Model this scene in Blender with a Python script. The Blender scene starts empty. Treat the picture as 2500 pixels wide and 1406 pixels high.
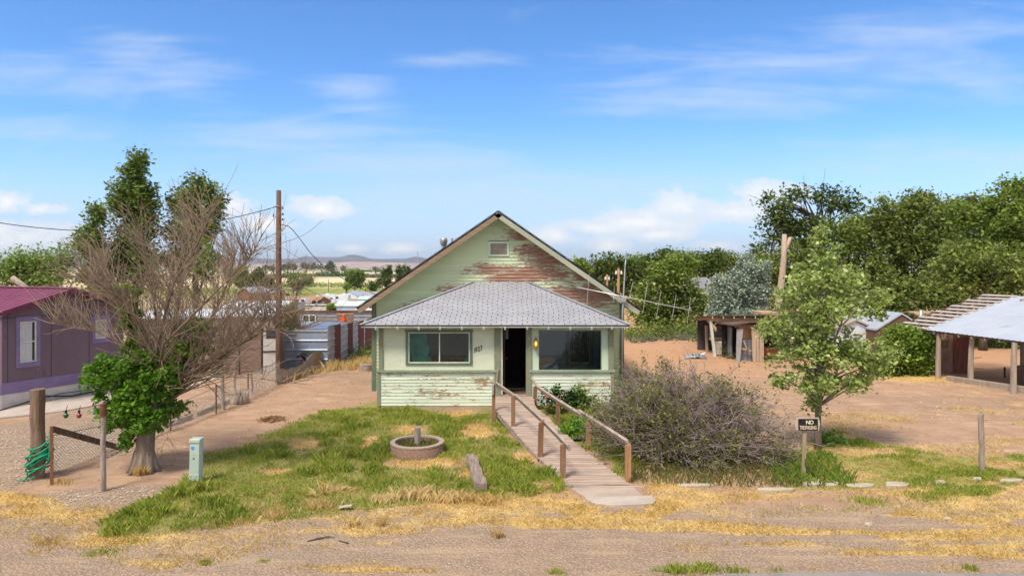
import bpy, math, random
import numpy as np
from mathutils import Vector, Matrix

# ---------------------------------------------------------------- camera, sky, sun, exposure
scene = bpy.context.scene
COL = scene.collection
F = 1667.0            # focal length in pixels of a 2500 px wide frame
CH = 4.2              # camera height above the yard
cam_data = bpy.data.cameras.new('camera')
cam_data.sensor_width = 36.0
cam_data.lens = F / 2500.0 * 36.0
cam_data.shift_y = -53.0 / 2500.0
cam_data.clip_start = 0.1
cam_data.clip_end = 40000
cam = bpy.data.objects.new('camera', cam_data)
cam.location = (0, 0, CH)
cam.rotation_euler = (math.radians(90), 0, 0)
COL.objects.link(cam)
scene.camera = cam
scene.view_settings.view_transform = 'Standard'
scene.view_settings.look = 'None'
scene.view_settings.gamma = 1
scene.view_settings.exposure = EXPO = 0.88

SUN_EL, SUN_AZ = math.radians(58), math.radians(215)   # azimuth clockwise from +Y
SUNDIR = Vector((math.sin(SUN_AZ) * math.cos(SUN_EL), math.cos(SUN_AZ) * math.cos(SUN_EL), math.sin(SUN_EL)))
sd = bpy.data.lights.new('sun', 'SUN')
sd.energy = 2.35
sd.angle = math.radians(14)
sd.color = (1.0, 0.915, 0.77)
so = bpy.data.objects.new('sun', sd)
so.rotation_euler = SUNDIR.to_track_quat('Z', 'Y').to_euler()
so.location = (0, 0, 30)
COL.objects.link(so)


class NT:
    """small helper for building node trees"""
    def __init__(s, tree):
        s.t = tree
        tree.nodes.clear()

    def n(s, typ, ins=None, **props):
        nd = s.t.nodes.new(typ)
        for k, v in props.items():
            setattr(nd, k, v)
        if ins:
            for k, v in ins.items():
                s.set(nd.inputs[k], v)
        return nd

    def set(s, sock, v):
        if isinstance(v, bpy.types.NodeSocket):
            s.t.links.new(v, sock)
        elif isinstance(v, (tuple, list)) and len(v) == 3 and sock.type == 'RGBA':
            sock.default_value = (*v, 1)
        else:
            sock.default_value = v

    def m(s, op, a, b=None, c=None, clamp=False):
        nd = s.t.nodes.new('ShaderNodeMath')
        nd.operation = op
        nd.use_clamp = clamp
        s.set(nd.inputs[0], a)
        if b is not None: s.set(nd.inputs[1], b)
        if c is not None: s.set(nd.inputs[2], c)
        return nd.outputs[0]

    def mix(s, fac, a, b, blend='MIX'):
        nd = s.t.nodes.new('ShaderNodeMix')
        nd.data_type = 'RGBA'
        nd.blend_type = blend
        s.set(nd.inputs[0], fac); s.set(nd.inputs[6], a); s.set(nd.inputs[7], b)
        return nd.outputs[2]

    def noise(s, vec, scale, detail=4, rough=0.55, dist=0.0):
        nd = s.n('ShaderNodeTexNoise', {'Scale': scale, 'Detail': detail, 'Roughness': rough, 'Distortion': dist})
        if vec is not None: s.set(nd.inputs['Vector'], vec)
        return nd.outputs[0]

    def vor(s, vec, scale, feature='F1', out=0):
        nd = s.n('ShaderNodeTexVoronoi', {'Scale': scale}, feature=feature)
        if vec is not None: s.set(nd.inputs['Vector'], vec)
        return nd.outputs[out]

    def mapv(s, vec, scale=(1, 1, 1), loc=(0, 0, 0), rot=(0, 0, 0)):
        return s.n('ShaderNodeMapping', {'Vector': vec, 'Scale': scale, 'Location': loc, 'Rotation': rot}).outputs[0]

    def step(s, v, lo, hi):
        nd = s.n('ShaderNodeMapRange', {'Value': v, 'From Min': lo, 'From Max': hi}, interpolation_type='SMOOTHSTEP')
        return nd.outputs[0]

    def sep(s, vec):
        return s.n('ShaderNodeSeparateXYZ', {0: vec}).outputs

    def blobs(s, x, y, lst):
        """soft union of ellipses (cx, cy, rx, ry): 1 in the middle, 0 at the rim, negative outside"""
        out = None
        for cx, cy, rx, ry in lst:
            a = s.m('MULTIPLY', s.m('SUBTRACT', x, cx), 1.0 / rx)
            b = s.m('MULTIPLY', s.m('SUBTRACT', y, cy), 1.0 / ry)
            d = s.m('SUBTRACT', 1.0, s.m('SQRT', s.m('ADD', s.m('MULTIPLY', a, a), s.m('MULTIPLY', b, b))))
            out = d if out is None else s.m('MAXIMUM', out, d)
        return out


# ---- world: Nishita sky with clouds placed by direction
world = bpy.data.worlds.new('World')
scene.world = world
world.use_nodes = True
w = NT(world.node_tree)
sky = w.n('ShaderNodeTexSky', sky_type='NISHITA', sun_disc=False)
sky.sun_elevation = SUN_EL
sky.sun_rotation = SUN_AZ
sky.altitude = 1500
sky.air_density = 1.0
sky.dust_density = 0.6
sky.ozone_density = 2.2
hs0 = w.n('ShaderNodeHueSaturation', {'Saturation': 1.16, 'Value': 1.0, 'Color': sky.outputs[0]})
hs = w.n('ShaderNodeMix', data_type='RGBA', blend_type='MULTIPLY')
w.set(hs.inputs[0], 1.0); w.set(hs.inputs[6], hs0.outputs[0]); w.set(hs.inputs[7], (0.86, 1.04, 1.2))
tc = w.n('ShaderNodeTexCoord')
dx, dy, dz = w.sep(tc.outputs['Generated'])
dyy = w.m('MAXIMUM', w.m('ABSOLUTE', dy), 0.05)
u = w.m('DIVIDE', dx, dyy)
v = w.m('DIVIDE', dz, dyy)
uv = w.n('ShaderNodeCombineXYZ', {0: u, 1: v, 2: dy}).outputs[0]
def cl(lst): return [((a - 1250) / F, (650 - b) / F, c / F, d / F) for a, b, c, d in lst]
cum = w.blobs(u, v, cl([(15, 492, 62, 30), (60, 580, 150, 42), (0, 560, 80, 30), (572, 500, 58, 34), (640, 545, 75, 22),
                         (785, 512, 85, 26), (1655, 503, 85, 42), (1580, 540, 150, 36), (1450, 556, 90, 20), (1610, 574, 75, 18),
                         (1360, 578, 75, 26), (1480, 600, 62, 22), (1875, 480, 100, 40), (1805, 512, 115, 36), (1750, 600, 60, 14),
                         (980, 608, 50, 14), (860, 606, 40, 12), (110, 510, 60, 16)]))
nn = w.noise(w.mapv(uv, (1, 1.6, 1)), 16, 7, 0.62)
nb = w.noise(w.mapv(uv, (1, 1.6, 1), (3, 1, 0)), 55, 4, 0.6)
cval = w.m('ADD', w.m('ADD', cum, w.m('MULTIPLY', w.m('SUBTRACT', nn, 0.5), 2.6)), w.m('MULTIPLY', w.m('SUBTRACT', nb, 0.5), 0.7))
cfac = w.m('MULTIPLY', w.step(cval, -0.22, 0.30), 0.97)
cir = w.blobs(u, v, cl([(60, 175, 160, 50), (250, 205, 190, 55), (420, 190, 180, 60), (1120, 148, 150, 22), (860, 218, 130, 34), (900, 268, 110, 26),
                         (1800, 230, 420, 70), (2300, 170, 300, 80), (960, 400, 330, 60), (700, 330, 330, 60), (2350, 385, 420, 55),
                         (1250, 470, 500, 70), (2250, 80, 320, 60), (100, 320, 260, 40), (330, 130, 150, 60), (1900, 160, 400, 70)]))
cn = w.noise(w.mapv(uv, (1.4, 10.0, 1), (0.4, 0.2, 0), (0, 0, 0.16)), 1.9, 8, 0.6, 1.6)
cn2 = w.noise(w.mapv(uv, (3.0, 11.0, 1), (0.4, 0.2, 0), (0, 0, -0.30)), 4.2, 6, 0.6, 0.5)
cf2 = w.m('MULTIPLY', w.step(w.m('ADD', w.m('MULTIPLY', w.m('MAXIMUM', cir, -0.6), 0.34), w.m('ADD', w.m('MULTIPLY', cn, 0.9), w.m('MULTIPLY', cn2, 0.4))), 0.52, 1.15), 0.52)
cloudcol = w.mix(w.step(w.m('SUBTRACT', cval, w.m('MULTIPLY', nn, 0.5)), 0.0, 0.9), (4.5, 5.0, 5.6), (5.9, 5.9, 5.9))
low = w.m('MULTIPLY', w.step(v, 0.23, -0.01), 0.88)
c0 = w.mix(low, hs.outputs[2], (3.2, 3.8, 5.0))
c1 = w.mix(cf2, c0, (3.8, 4.4, 5.4))
c2 = w.mix(cfac, c1, cloudcol)
# unseen bright cloud added overhead and behind the viewer as soft warm fill
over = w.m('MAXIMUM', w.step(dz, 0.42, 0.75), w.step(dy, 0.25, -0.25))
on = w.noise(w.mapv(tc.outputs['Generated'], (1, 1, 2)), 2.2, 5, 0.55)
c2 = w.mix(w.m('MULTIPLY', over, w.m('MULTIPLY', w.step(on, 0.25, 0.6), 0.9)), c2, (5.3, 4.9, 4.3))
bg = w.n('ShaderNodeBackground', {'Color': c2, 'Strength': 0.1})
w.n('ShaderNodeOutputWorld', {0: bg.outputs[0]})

# ---------------------------------------------------------------- helpers
rng = np.random.default_rng(7)
RR = random.Random(11)


def P(px, py, Y):
    return Vector(((px - 1250) * Y / F, Y, CH - (py - 650) * Y / F))


def wloc(o):
    l = Vector((0, 0, 0))
    while o is not None:
        l += o.location
        o = o.parent
    return l


def tag(o, label=None, cat=None, group=None, kind=None):
    if label: o['label'] = label
    if cat: o['category'] = cat
    if group: o['group'] = group
    if kind: o['kind'] = kind
    return o


def thing(name, label, cat, loc=(0, 0, 0), group=None, rz=0.0):
    o = bpy.data.objects.new(name, None)
    o.empty_display_size = 0.2
    COL.objects.link(o)
    o.location = loc
    o.rotation_euler = (0, 0, rz)
    return tag(o, label, cat, group)


def np_mesh(name, verts, faces, mat, parent=None, base=None, smooth=False, attrs=None):
    """verts Nx3, faces MxK arrays (world coordinates) -> ONE mesh object"""
    off = np.array(wloc(parent)) if parent is not None else np.array(base if base is not None else (0, 0, 0), float)
    verts = np.asarray(verts, float) - off
    me = bpy.data.meshes.new(name)
    nv, (nf, k) = len(verts), faces.shape
    me.vertices.add(nv); me.loops.add(nf * k); me.polygons.add(nf)
    me.vertices.foreach_set('co', verts.astype(np.float32).ravel())
    me.loops.foreach_set('vertex_index', faces.astype(np.int32).ravel())
    me.polygons.foreach_set('loop_start', np.arange(0, nf * k, k, dtype=np.int32))
    me.polygons.foreach_set('loop_total', np.full(nf, k, np.int32))
    if smooth: me.polygons.foreach_set('use_smooth', np.ones(nf, bool))
    me.update(calc_edges=True)
    if attrs:
        for an, arr in attrs.items():
            a = me.attributes.new(an, 'FLOAT_COLOR', 'POINT')
            a.data.foreach_set('color', arr.astype(np.float32).ravel())
    me.materials.append(mat)
    o = bpy.data.objects.new(name, me)
    COL.objects.link(o)
    if parent is not None: o.parent = parent
    else: o.location = off
    return o


class MB:
    """mesh builder in world coordinates"""
    def __init__(s): s.v, s.f, s.sm = [], [], False

    def add(s, vs, fs):
        b = len(s.v)
        s.v.extend([tuple(q) for q in vs])
        s.f.extend([tuple(b + i for i in f) for f in fs])
        return s

    def box(s, x0, x1, y0, y1, z0, z1):
        vs = [(x0, y0, z0), (x1, y0, z0), (x1, y1, z0), (x0, y1, z0), (x0, y0, z1), (x1, y0, z1), (x1, y1, z1), (x0, y1, z1)]
        return s.add(vs, [(0, 3, 2, 1), (4, 5, 6, 7), (0, 1, 5, 4), (1, 2, 6, 5), (2, 3, 7, 6), (3, 0, 4, 7)])

    def beam(s, p0, p1, w_, h_, up=(0, 0, 1), w1=None, h1=None):
        p0, p1 = Vector(p0), Vector(p1)
        d = (p1 - p0).normalized()
        up = Vector(up)
        if abs(d.dot(up)) > 0.98: up = Vector((0, 1, 0))
        a = d.cross(up).normalized(); b = a.cross(d).normalized()
        vs = []
        for p, ww, hh in ((p0, w_, h_), (p1, w1 or w_, h1 or h_)):
            for i, j in ((-1, -1), (1, -1), (1, 1), (-1, 1)):
                vs.append(p + a * ww / 2 * i + b * hh / 2 * j)
        return s.add(vs, [(0, 1, 2, 3), (7, 6, 5, 4), (0, 4, 5, 1), (1, 5, 6, 2), (2, 6, 7, 3), (3, 7, 4, 0)])

    def tube(s, pts, rad, n=8, cap=True):
        pts = [Vector(q) for q in pts]
        if not isinstance(rad, (list, tuple)): rad = [rad] * len(pts)
        b = len(s.v)
        d = (pts[1] - pts[0]).normalized()
        ref = Vector((0, 0, 1)) if abs(d.z) < 0.9 else Vector((1, 0, 0))
        a = d.cross(ref).normalized()
        for i, p in enumerate(pts):
            d = (pts[min(i + 1, len(pts) - 1)] - pts[max(i - 1, 0)])
            if d.length < 1e-9: d = Vector((0, 0, 1))
            d.normalize()
            a = (a - d * a.dot(d))
            if a.length < 1e-6: a = d.orthogonal()
            a.normalize()
            c = d.cross(a)
            for k in range(n):
                t = 2 * math.pi * k / n
                s.v.append(tuple(p + (a * math.cos(t) + c * math.sin(t)) * rad[i]))
        for i in range(len(pts) - 1):
            for k in range(n):
                q = b + i * n
                s.f.append((q + k, q + (k + 1) % n, q + n + (k + 1) % n, q + n + k))
        if cap:
            s.f.append(tuple(b + k for k in range(n))[::-1])
            s.f.append(tuple(b + (len(pts) - 1) * n + k for k in range(n)))
        return s

    def lathe(s, c, prof, n=24):
        """prof: list of (radius, z)"""
        c = Vector(c); b = len(s.v)
        for r, z in prof:
            for k in range(n):
                t = 2 * math.pi * k / n
                s.v.append((c.x + r * math.cos(t), c.y + r * math.sin(t), c.z + z))
        for i in range(len(prof) - 1):
            for k in range(n):
                q = b + i * n
                s.f.append((q + k, q + (k + 1) % n, q + n + (k + 1) % n, q + n + k))
        return s

    def prism(s, poly, off):
        """poly: list of 3d points (a flat outline), extruded by off"""
        off = Vector(off); n = len(poly)
        vs = [Vector(q) for q in poly] + [Vector(q) + off for q in poly]
        fs = [tuple(range(n))[::-1], tuple(range(n, 2 * n))] + [(i, (i + 1) % n, n + (i + 1) % n, n + i) for i in range(n)]
        return s.add(vs, fs)

    def jitter(s, a, seed=0):
        r = random.Random(seed)
        s.v = [(x + r.uniform(-a, a), y + r.uniform(-a, a), z + r.uniform(-a, a)) for x, y, z in s.v]
        return s

    def build(s, name, mat, parent=None, base=None, smooth=False, bevel=0.0):
        if parent is not None: off = wloc(parent)
        else:
            if base is None:
                a = np.array(s.v); base = ((a[:, 0].min() + a[:, 0].max()) / 2, (a[:, 1].min() + a[:, 1].max()) / 2, a[:, 2].min())
            off = Vector(base)
        me = bpy.data.meshes.new(name)
        me.from_pydata([(x - off.x, y - off.y, z - off.z) for x, y, z in s.v], [], s.f)
        me.materials.append(mat)
        if smooth:
            me.polygons.foreach_set('use_smooth', [True] * len(me.polygons))
        me.update()
        o = bpy.data.objects.new(name, me)
        COL.objects.link(o)
        if parent is not None: o.parent = parent
        else: o.location = off
        if bevel:
            md = o.modifiers.new('bevel', 'BEVEL'); md.width = bevel; md.segments = 2; md.limit_method = 'ANGLE'
        return o


def copy_tree(o, parent=None):
    c = o.copy(); COL.objects.link(c); c.parent = parent
    for ch in list(o.children): copy_tree(ch, c)
    return c


def text_obj(s, size, origin, mat, parent, name='lettering', rx=90, depth=0.004, xdir=None, spacing=1.0, bold=0.0, shear=0.0, tilt=0.0):
    cu = bpy.data.curves.new('t', 'FONT')
    cu.body = s; cu.size = size; cu.extrude = depth; cu.offset = bold; cu.space_character = spacing; cu.shear = shear
    cu.resolution_u = 3
    to = bpy.data.objects.new('t', cu)
    COL.objects.link(to)
    dg = bpy.context.evaluated_depsgraph_get()
    me = bpy.data.meshes.new_from_object(to.evaluated_get(dg))
    COL.objects.unlink(to); bpy.data.objects.remove(to)
    # letters lie in xy: stand them up facing -Y, or along xdir
    xd = Vector(xdir).normalized() if xdir is not None else Vector((1, 0, 0))
    up = Vector((0, 0, 1)); nrm = xd.cross(up)
    M = Matrix((xd, up, nrm)).transposed()
    M = M @ Matrix.Rotation(tilt, 3, 'Z')
    off = Vector(origin) - wloc(parent)
    for vv in me.vertices: vv.co = M @ vv.co + off
    me.materials.clear(); me.materials.append(mat)
    o = bpy.data.objects.new(name, me)
    COL.objects.link(o); o.parent = parent
    return o


# ---- numpy value noise
_perm = rng.random((256, 256))
def vnoise(x, y):
    xi, yi = np.floor(x).astype(int), np.floor(y).astype(int)
    fx, fy = x - xi, y - yi
    fx = fx * fx * (3 - 2 * fx); fy = fy * fy * (3 - 2 * fy)
    g = lambda i, j: _perm[i & 255, j & 255]
    return (g(xi, yi) * (1 - fx) + g(xi + 1, yi) * fx) * (1 - fy) + (g(xi, yi + 1) * (1 - fx) + g(xi + 1, yi + 1) * fx) * fy
def fbm(x, y, o=4):
    r = 0; a = 0.5; t = 0
    for i in range(o):
        r = r + a * vnoise(x * 2 ** i + 17.3 * i, y * 2 ** i + 5.1 * i); t += a; a *= 0.5
    return r / t
def sstep(a, b, x):
    t = np.clip((x - a) / (b - a), 0, 1)
    return t * t * (3 - 2 * t)

# ---- terrain height: level yard, falling away behind on the left into a wide valley
_TY = [0, 26, 33, 60, 115, 200, 345, 600, 1000, 2000, 4000, 20000]
_TZ = [0, 0, -.45, -2.2, -4.9, -7, -8.5, -9, -9, -8, -6, -6]
def H(x, y):
    x = np.asarray(x, float); y = np.asarray(y, float)
    z = np.interp(y, _TY, _TZ)
    wl = 1 - sstep(-6, 14, x - 0.0 * y)
    wl = np.maximum(wl, sstep(120, 260, y))
    z = z * wl
    z = z - 0.13 * np.exp(-(((x + 1.6) / 2.6) ** 2 + ((y - 20.2) / 1.7) ** 2))
    amp = 0.05 * sstep(11.5, 13, y) + 0.01
    z = z + (fbm(x * 0.5 + 9, y * 0.5) - 0.5) * amp * 1.4
    return z
def Hs(x, y): return float(H(x, y))
def G(px, py):
    """ground point seen at a pixel of the photograph"""
    lo, hi = 3.0, 3000.0
    for _ in range(50):
        mid = math.sqrt(lo * hi)
        z = Hs((px - 1250) * mid / F, mid)
        if 650 + (CH - z) / mid * F > py: lo = mid
        else: hi = mid
    x = (px - 1250) * lo / F
    return Vector((x, lo, Hs(x, lo)))
def GY(px, Y):
    x = (px - 1250) * Y / F
    return Vector((x, Y, Hs(x, Y)))

# ---------------------------------------------------------------- materials
def srgb(r, g, b):
    f = lambda c: (c / 255 / 12.92) if c / 255 <= 0.04045 else ((c / 255 + 0.055) / 1.055) ** 2.4
    return (f(r), f(g), f(b))

def newmat(name):
    m_ = bpy.data.materials.new(name); m_.use_nodes = True
    return m_, NT(m_.node_tree)

def simple(name, c1, c2=None, scale=6, rough=0.8, bump=0.0, bscale=40, stretch=(1, 1, 1), metal=0.0, c3=None, island=0.0, spec=0.3, lo=0.35, hi=0.65, c3lo=.6, c3hi=.7):
    m_, t = newmat(name)
    co = t.n('ShaderNodeTexCoord').outputs['Object']
    vec = t.mapv(co, stretch)
    col = c1
    if c2 is not None:
        col = t.mix(t.step(t.noise(vec, scale, 6, 0.6), lo, hi), c1, c2)
    if c3 is not None:
        col = t.mix(t.step(t.noise(t.mapv(vec, loc=(5, 2, 7)), scale * 1.7, 6, 0.65), c3lo, c3hi), col, c3)
    if island:
        rp = t.n('ShaderNodeNewGeometry').outputs['Random Per Island']
        col = t.n('ShaderNodeHueSaturation', {'Value': t.m('ADD', 1 - island, t.m('MULTIPLY', rp, 2 * island)), 'Color': col}).outputs[0]
    ins = {'Base Color': col, 'Roughness': rough, 'Metallic': metal, 'Specular IOR Level': spec}
    bs = t.n('ShaderNodeBsdfPrincipled', ins)
    if bump:
        b = t.n('ShaderNodeBump', {'Strength': bump, 'Distance': 0.02, 'Height': t.noise(vec, bscale, 5, 0.65)})
        t.set(bs.inputs['Normal'], b.outputs[0])
    t.n('ShaderNodeOutputMaterial', {0: bs.outputs[0]})
    return m_

def leafmat(name, ca, cb, cc=None, trans=0.36, clump=0.9, island=0.28, rough=0.55):
    """foliage: clump-sized tone changes plus leaf-to-leaf variation, some light coming through"""
    m_, t = newmat(name)
    co = t.n('ShaderNodeTexCoord').outputs['Object']
    rp = t.n('ShaderNodeNewGeometry').outputs['Random Per Island']
    col = t.mix(t.step(t.noise(co, clump, 3, 0.6), 0.36, 0.64), ca, cb)
    if cc is not None:
        col = t.mix(t.step(rp, 0.72, 0.95), col, cc)
    rp2 = t.m('FRACT', t.m('MULTIPLY', rp, 7.31))
    col = t.n('ShaderNodeHueSaturation', {'Value': t.m('ADD', 1 - island, t.m('MULTIPLY', rp2, 2 * island)), 'Color': col}).outputs[0]
    bs = t.n('ShaderNodeBsdfPrincipled', {'Base Color': col, 'Roughness': rough, 'Specular IOR Level': 0.25})
    tr = t.n('ShaderNodeBsdfTranslucent', {'Color': col})
    mx = t.n('ShaderNodeMixShader', {0: trans, 1: bs.outputs[0], 2: tr.outputs[0]})
    t.n('ShaderNodeOutputMaterial', {0: mx.outputs[0]})
    return m_

def wood(name, c1, c2, c3=None, axis=0, rough=0.85, scale=3.0, bump=0.6):
    st = [9, 9, 9]; st[axis] = 0.8
    return simple(name, c1, c2, scale, rough, bump, 6, tuple(st), c3=c3, island=0.1)

def corrugated(name, c1, c2, c3=None, metal=0.5, rough=0.5, scale=1.6):
    return simple(name, c1, c2, scale, rough, 0.15, 30, (1, 1, 1), metal, c3=c3, island=0.07, spec=0.5)

def paintmat(name, paint, paint2, woodc, woodc2, regions=None, amount=0.5, plane='xz', stretch=(1.6, 1.6, 13), bias=0.0, edge=(0.68, 0.68, 0.56), slope=1.0, board=0.0, bz=0.0):
    """old paint over boards, flaked off down to bare wood where `regions` (world x,z ellipses) say so"""
    m_, t = newmat(name)
    geo = t.n('ShaderNodeNewGeometry')
    pos = geo.outputs['Position']
    x, y, z = t.sep(pos)
    n1 = t.m('ADD', t.m('MULTIPLY', t.noise(t.mapv(pos, stretch), 2.0, 6, 0.68), 0.5), t.m('MULTIPLY', t.noise(t.mapv(pos, stretch, (9, 4, 1)), 5.5, 6, 0.72), 0.5))
    n2 = t.noise(t.mapv(pos, (stretch[0] * 2, stretch[1] * 2, stretch[2]), (3, 1, 5)), 3.0, 6, 0.6)
    nbig = t.noise(pos, 0.8, 3, 0.5)
    reg = bias
    if regions:
        reg = t.m('ADD', t.m('MULTIPLY', t.m('MAXIMUM', t.blobs(x, z, regions), -0.6), slope), bias)
    val = t.m('ADD', t.m('ADD', t.m('MULTIPLY', t.m('SUBTRACT', n1, 0.5), 4.6), t.m('MULTIPLY', t.m('SUBTRACT', n2, 0.5), 1.2)), reg)
    if board:
        bd = t.m('DIVIDE', t.m('SUBTRACT', z, bz), board)
        bi = t.m('FLOOR', bd); fr = t.m('SUBTRACT', bd, bi)
        bv = t.n('ShaderNodeCombineXYZ', {0: t.m('MULTIPLY', x, 1.4), 1: t.m('MULTIPLY', bi, 3.71), 2: 0.0}).outputs[0]
        val = t.m('ADD', val, t.m('MULTIPLY', t.m('SUBTRACT', t.noise(bv, 1.0, 5, 0.65), 0.5), 2.6))
        val = t.m('ADD', val, t.m('MULTIPLY', t.m('SUBTRACT', 0.4, fr), 0.35))
    bare = t.step(val, amount, amount + 0.10)
    edg = t.m('SUBTRACT', t.step(val, amount - 0.30, amount - 0.05), bare)
    rp = geo.outputs['Random Per Island']
    pc = t.mix(t.step(nbig, 0.35, 0.65), paint, paint2)
    pc = t.n('ShaderNodeHueSaturation', {'Value': t.m('ADD', 0.93, t.m('MULTIPLY', rp, 0.12)), 'Color': pc}).outputs[0]
    pc = t.mix(t.m('MULTIPLY', t.m('MAXIMUM', edg, 0.0), 0.75), pc, edge)
    wn = t.noise(t.mapv(pos, (stretch[0], stretch[1], stretch[2] * 1.3), (7, 3, 2)), 2.0, 6, 0.6)
    wc = t.mix(t.step(wn, 0.42, 0.62), woodc, woodc2)
    col = t.mix(bare, pc, wc)
    bs = t.n('ShaderNodeBsdfPrincipled', {'Base Color': col, 'Roughness': t.m('ADD', 0.6, t.m('MULTIPLY', bare, 0.3)), 'Specular IOR Level': 0.25})
    bp = t.n('ShaderNodeBump', {'Strength': 0.5, 'Distance': 0.01, 'Height': t.m('SUBTRACT', t.m('MULTIPLY', n2, 0.4), bare)})
    t.set(bs.inputs['Normal'], bp.outputs[0])
    t.n('ShaderNodeOutputMaterial', {0: bs.outputs[0]})
    return m_

def glassmat(name, tint, refl=0.25, rough=0.02, clear=0.7):
    m_, t = newmat(name)
    gl = t.n('ShaderNodeBsdfGlossy', {'Color': (0.9, 0.95, 1.0), 'Roughness': rough})
    tr = t.n('ShaderNodeBsdfTransparent', {'Color': (clear * tint[0], clear * tint[1], clear * tint[2])})
    nz = t.noise(t.n('ShaderNodeTexCoord').outputs['Object'], 2.0, 3)
    bp = t.n('ShaderNodeBump', {'Strength': 0.05, 'Distance': 0.02, 'Height': nz})
    t.set(gl.inputs['Normal'], bp.outputs[0])
    mx = t.n('ShaderNodeMixShader', {0: refl, 1: tr.outputs[0], 2: gl.outputs[0]})
    t.n('ShaderNodeOutputMaterial', {0: mx.outputs[0]})
    return m_

M = {}
MINT, MINT2 = (0.54, 0.645, 0.40), (0.60, 0.69, 0.45)
M['siding_gable'] = paintmat('old mint siding', MINT, MINT2, (0.30, 0.155, 0.105), (0.40, 0.27, 0.21),
    regions=[(2.1, 3.1, 2.3, .6), (.7, 3.95, 2.2, .42), (.1, 3.82, 1.5, .34), (-.6, 4.05, 1.3, .28), (2.7, 4.0, 1.3, .45), (.9, 4.72, 1.0, .34), (1.4, 4.4, 1.6, .30), (.7, 5.25, 1.3, .30), (-1.6, 3.4, 1.2, .26), (3.0, 3.3, 1.2, .5), (-2.9, 2.8, 1.0, .3)],
    board=.113, bz=-.02, amount=0.62, bias=0.24, slope=1.35)
M['siding_low'] = paintmat('worn mint siding', (0.65, 0.74, 0.60), (0.71, 0.78, 0.65), (0.30, 0.25, 0.18), (0.42, 0.24, 0.10), amount=0.86, bias=0.44, board=.098, bz=.02,
    regions=[(-2.2, .45, 1.6, .35), (0.3 - 3.2, .95, 1.2, .2), (2.4, .7, .8, .35), (-1, .8, 1.5, .3)], slope=0.5)
M['stucco'] = simple('pale mint stucco', (0.65, 0.715, 0.555), (0.71, 0.76, 0.62), 2.2, 0.85, 0.8, 26, (1, 1, 2.5), spec=0.2, c3=(0.54, 0.58, 0.44), c3lo=.64, c3hi=.72)
M['green_trim'] = paintmat('dark green trim', (0.10, 0.16, 0.12), (0.15, 0.20, 0.15), (0.22, 0.19, 0.14), (0.36, 0.17, 0.06), amount=0.75, bias=0.25, stretch=(9, 9, 1.2), edge=(.3, .3, .22))
M['green_trim_worn'] = paintmat('worn green trim', (0.19, 0.24, 0.17), (0.24, 0.28, 0.20), (0.27, 0.22, 0.16), (0.42, 0.20, 0.07), amount=0.5, bias=0.3, stretch=(9, 9, 1.2), edge=(.35, .34, .25))
M['sill_trim'] = paintmat('worn green sill', (0.26, 0.31, 0.22), (0.30, 0.36, 0.26), (0.25, 0.22, 0.17), (0.3, 0.2, 0.1), amount=0.6, bias=0.1)
M['white_paint'] = simple('white paint', (0.72, 0.76, 0.68), (0.58, 0.62, 0.52), 5, 0.6)
M['rake_wood'] = wood('bare rake board', (0.24, 0.165, 0.11), (0.33, 0.24, 0.17), (0.15, .1, .07), 0, scale=1.5)
M['rake_paint'] = paintmat('grey green rake board', (0.36, 0.38, 0.29), (0.42, 0.43, 0.34), (0.30, 0.22, 0.16), (0.22, 0.2, 0.17), amount=0.8, bias=0.2, stretch=(2, 2, 6))
M['dark_shingle'] = simple('dark shingle', (0.035, 0.035, 0.037), (0.07, 0.065, 0.06), 9, 0.95, 0.5, 60)
M['shingle'] = simple('grey shingle', (0.31, 0.315, 0.355), (0.36, 0.362, 0.40), 1.3, 0.93, 0.3, 120, island=0.045, spec=0.15)
M['shingle_gap'] = simple('shingle gap', (0.07, 0.07, 0.085), None, rough=0.95)
M['foundation'] = simple('tan concrete foundation', (0.45, 0.36, 0.26), (0.33, 0.28, 0.2), 3, 0.9, 0.4)
M['galv'] = simple('galvanised metal', (0.52, 0.53, 0.54), (0.40, 0.41, 0.42), 4, 0.45, 0.05, metal=0.5)
M['alu'] = simple('aluminium tube', (0.75, 0.76, 0.76), (0.6, 0.6, 0.6), 5, 0.35, metal=0.6)
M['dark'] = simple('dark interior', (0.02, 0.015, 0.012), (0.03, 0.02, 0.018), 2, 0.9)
M['floor_in'] = simple('porch floor', (0.16, 0.10, 0.07), (0.10, 0.07, 0.05), 4, 0.7)
M['wall_in'] = simple('porch interior', (0.30, 0.34, 0.26), (0.24, 0.27, 0.2), 2, 0.8)
M['teal'] = simple('teal cloth', (0.03, 0.38, 0.27), (0.015, 0.22, 0.16), 3, 0.8)
M['brown_cloth'] = simple('brown blind', (0.16, 0.10, 0.07), (0.10, 0.07, 0.05), 2, 0.8)
M['glass_dark'] = glassmat('window glass', (0.8, 0.9, 0.9), 0.05, clear=0.85)
M['glass_blue'] = glassmat('plate glass', (0.72, 0.85, 0.95), 0.08, clear=0.85)
M['glass_clear'] = glassmat('clear window glass', (1, 1, 1), 0.05, clear=0.98)
M['brass'] = simple('brass', (0.55, 0.36, 0.10), (0.40, 0.24, 0.06), 12, 0.35, metal=0.8)
M['black_iron'] = simple('black iron', (0.03, 0.025, 0.02), (0.06, 0.04, 0.03), 10, 0.7)
m_, t = newmat('lit lamp glass')
em = t.n('ShaderNodeEmission', {'Color': (1.0, 0.62, 0.16), 'Strength': 2.2}); t.n('ShaderNodeOutputMaterial', {0: em.outputs[0]}); M['lamp_glow'] = m_
m_, t = newmat('amber lamp glass')
bs = t.n('ShaderNodeBsdfPrincipled', {'Base Color': (0.8, 0.5, 0.12), 'Roughness': 0.2, 'Alpha': 0.55}); t.n('ShaderNodeOutputMaterial', {0: bs.outputs[0]}); M['amber'] = m_
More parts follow.
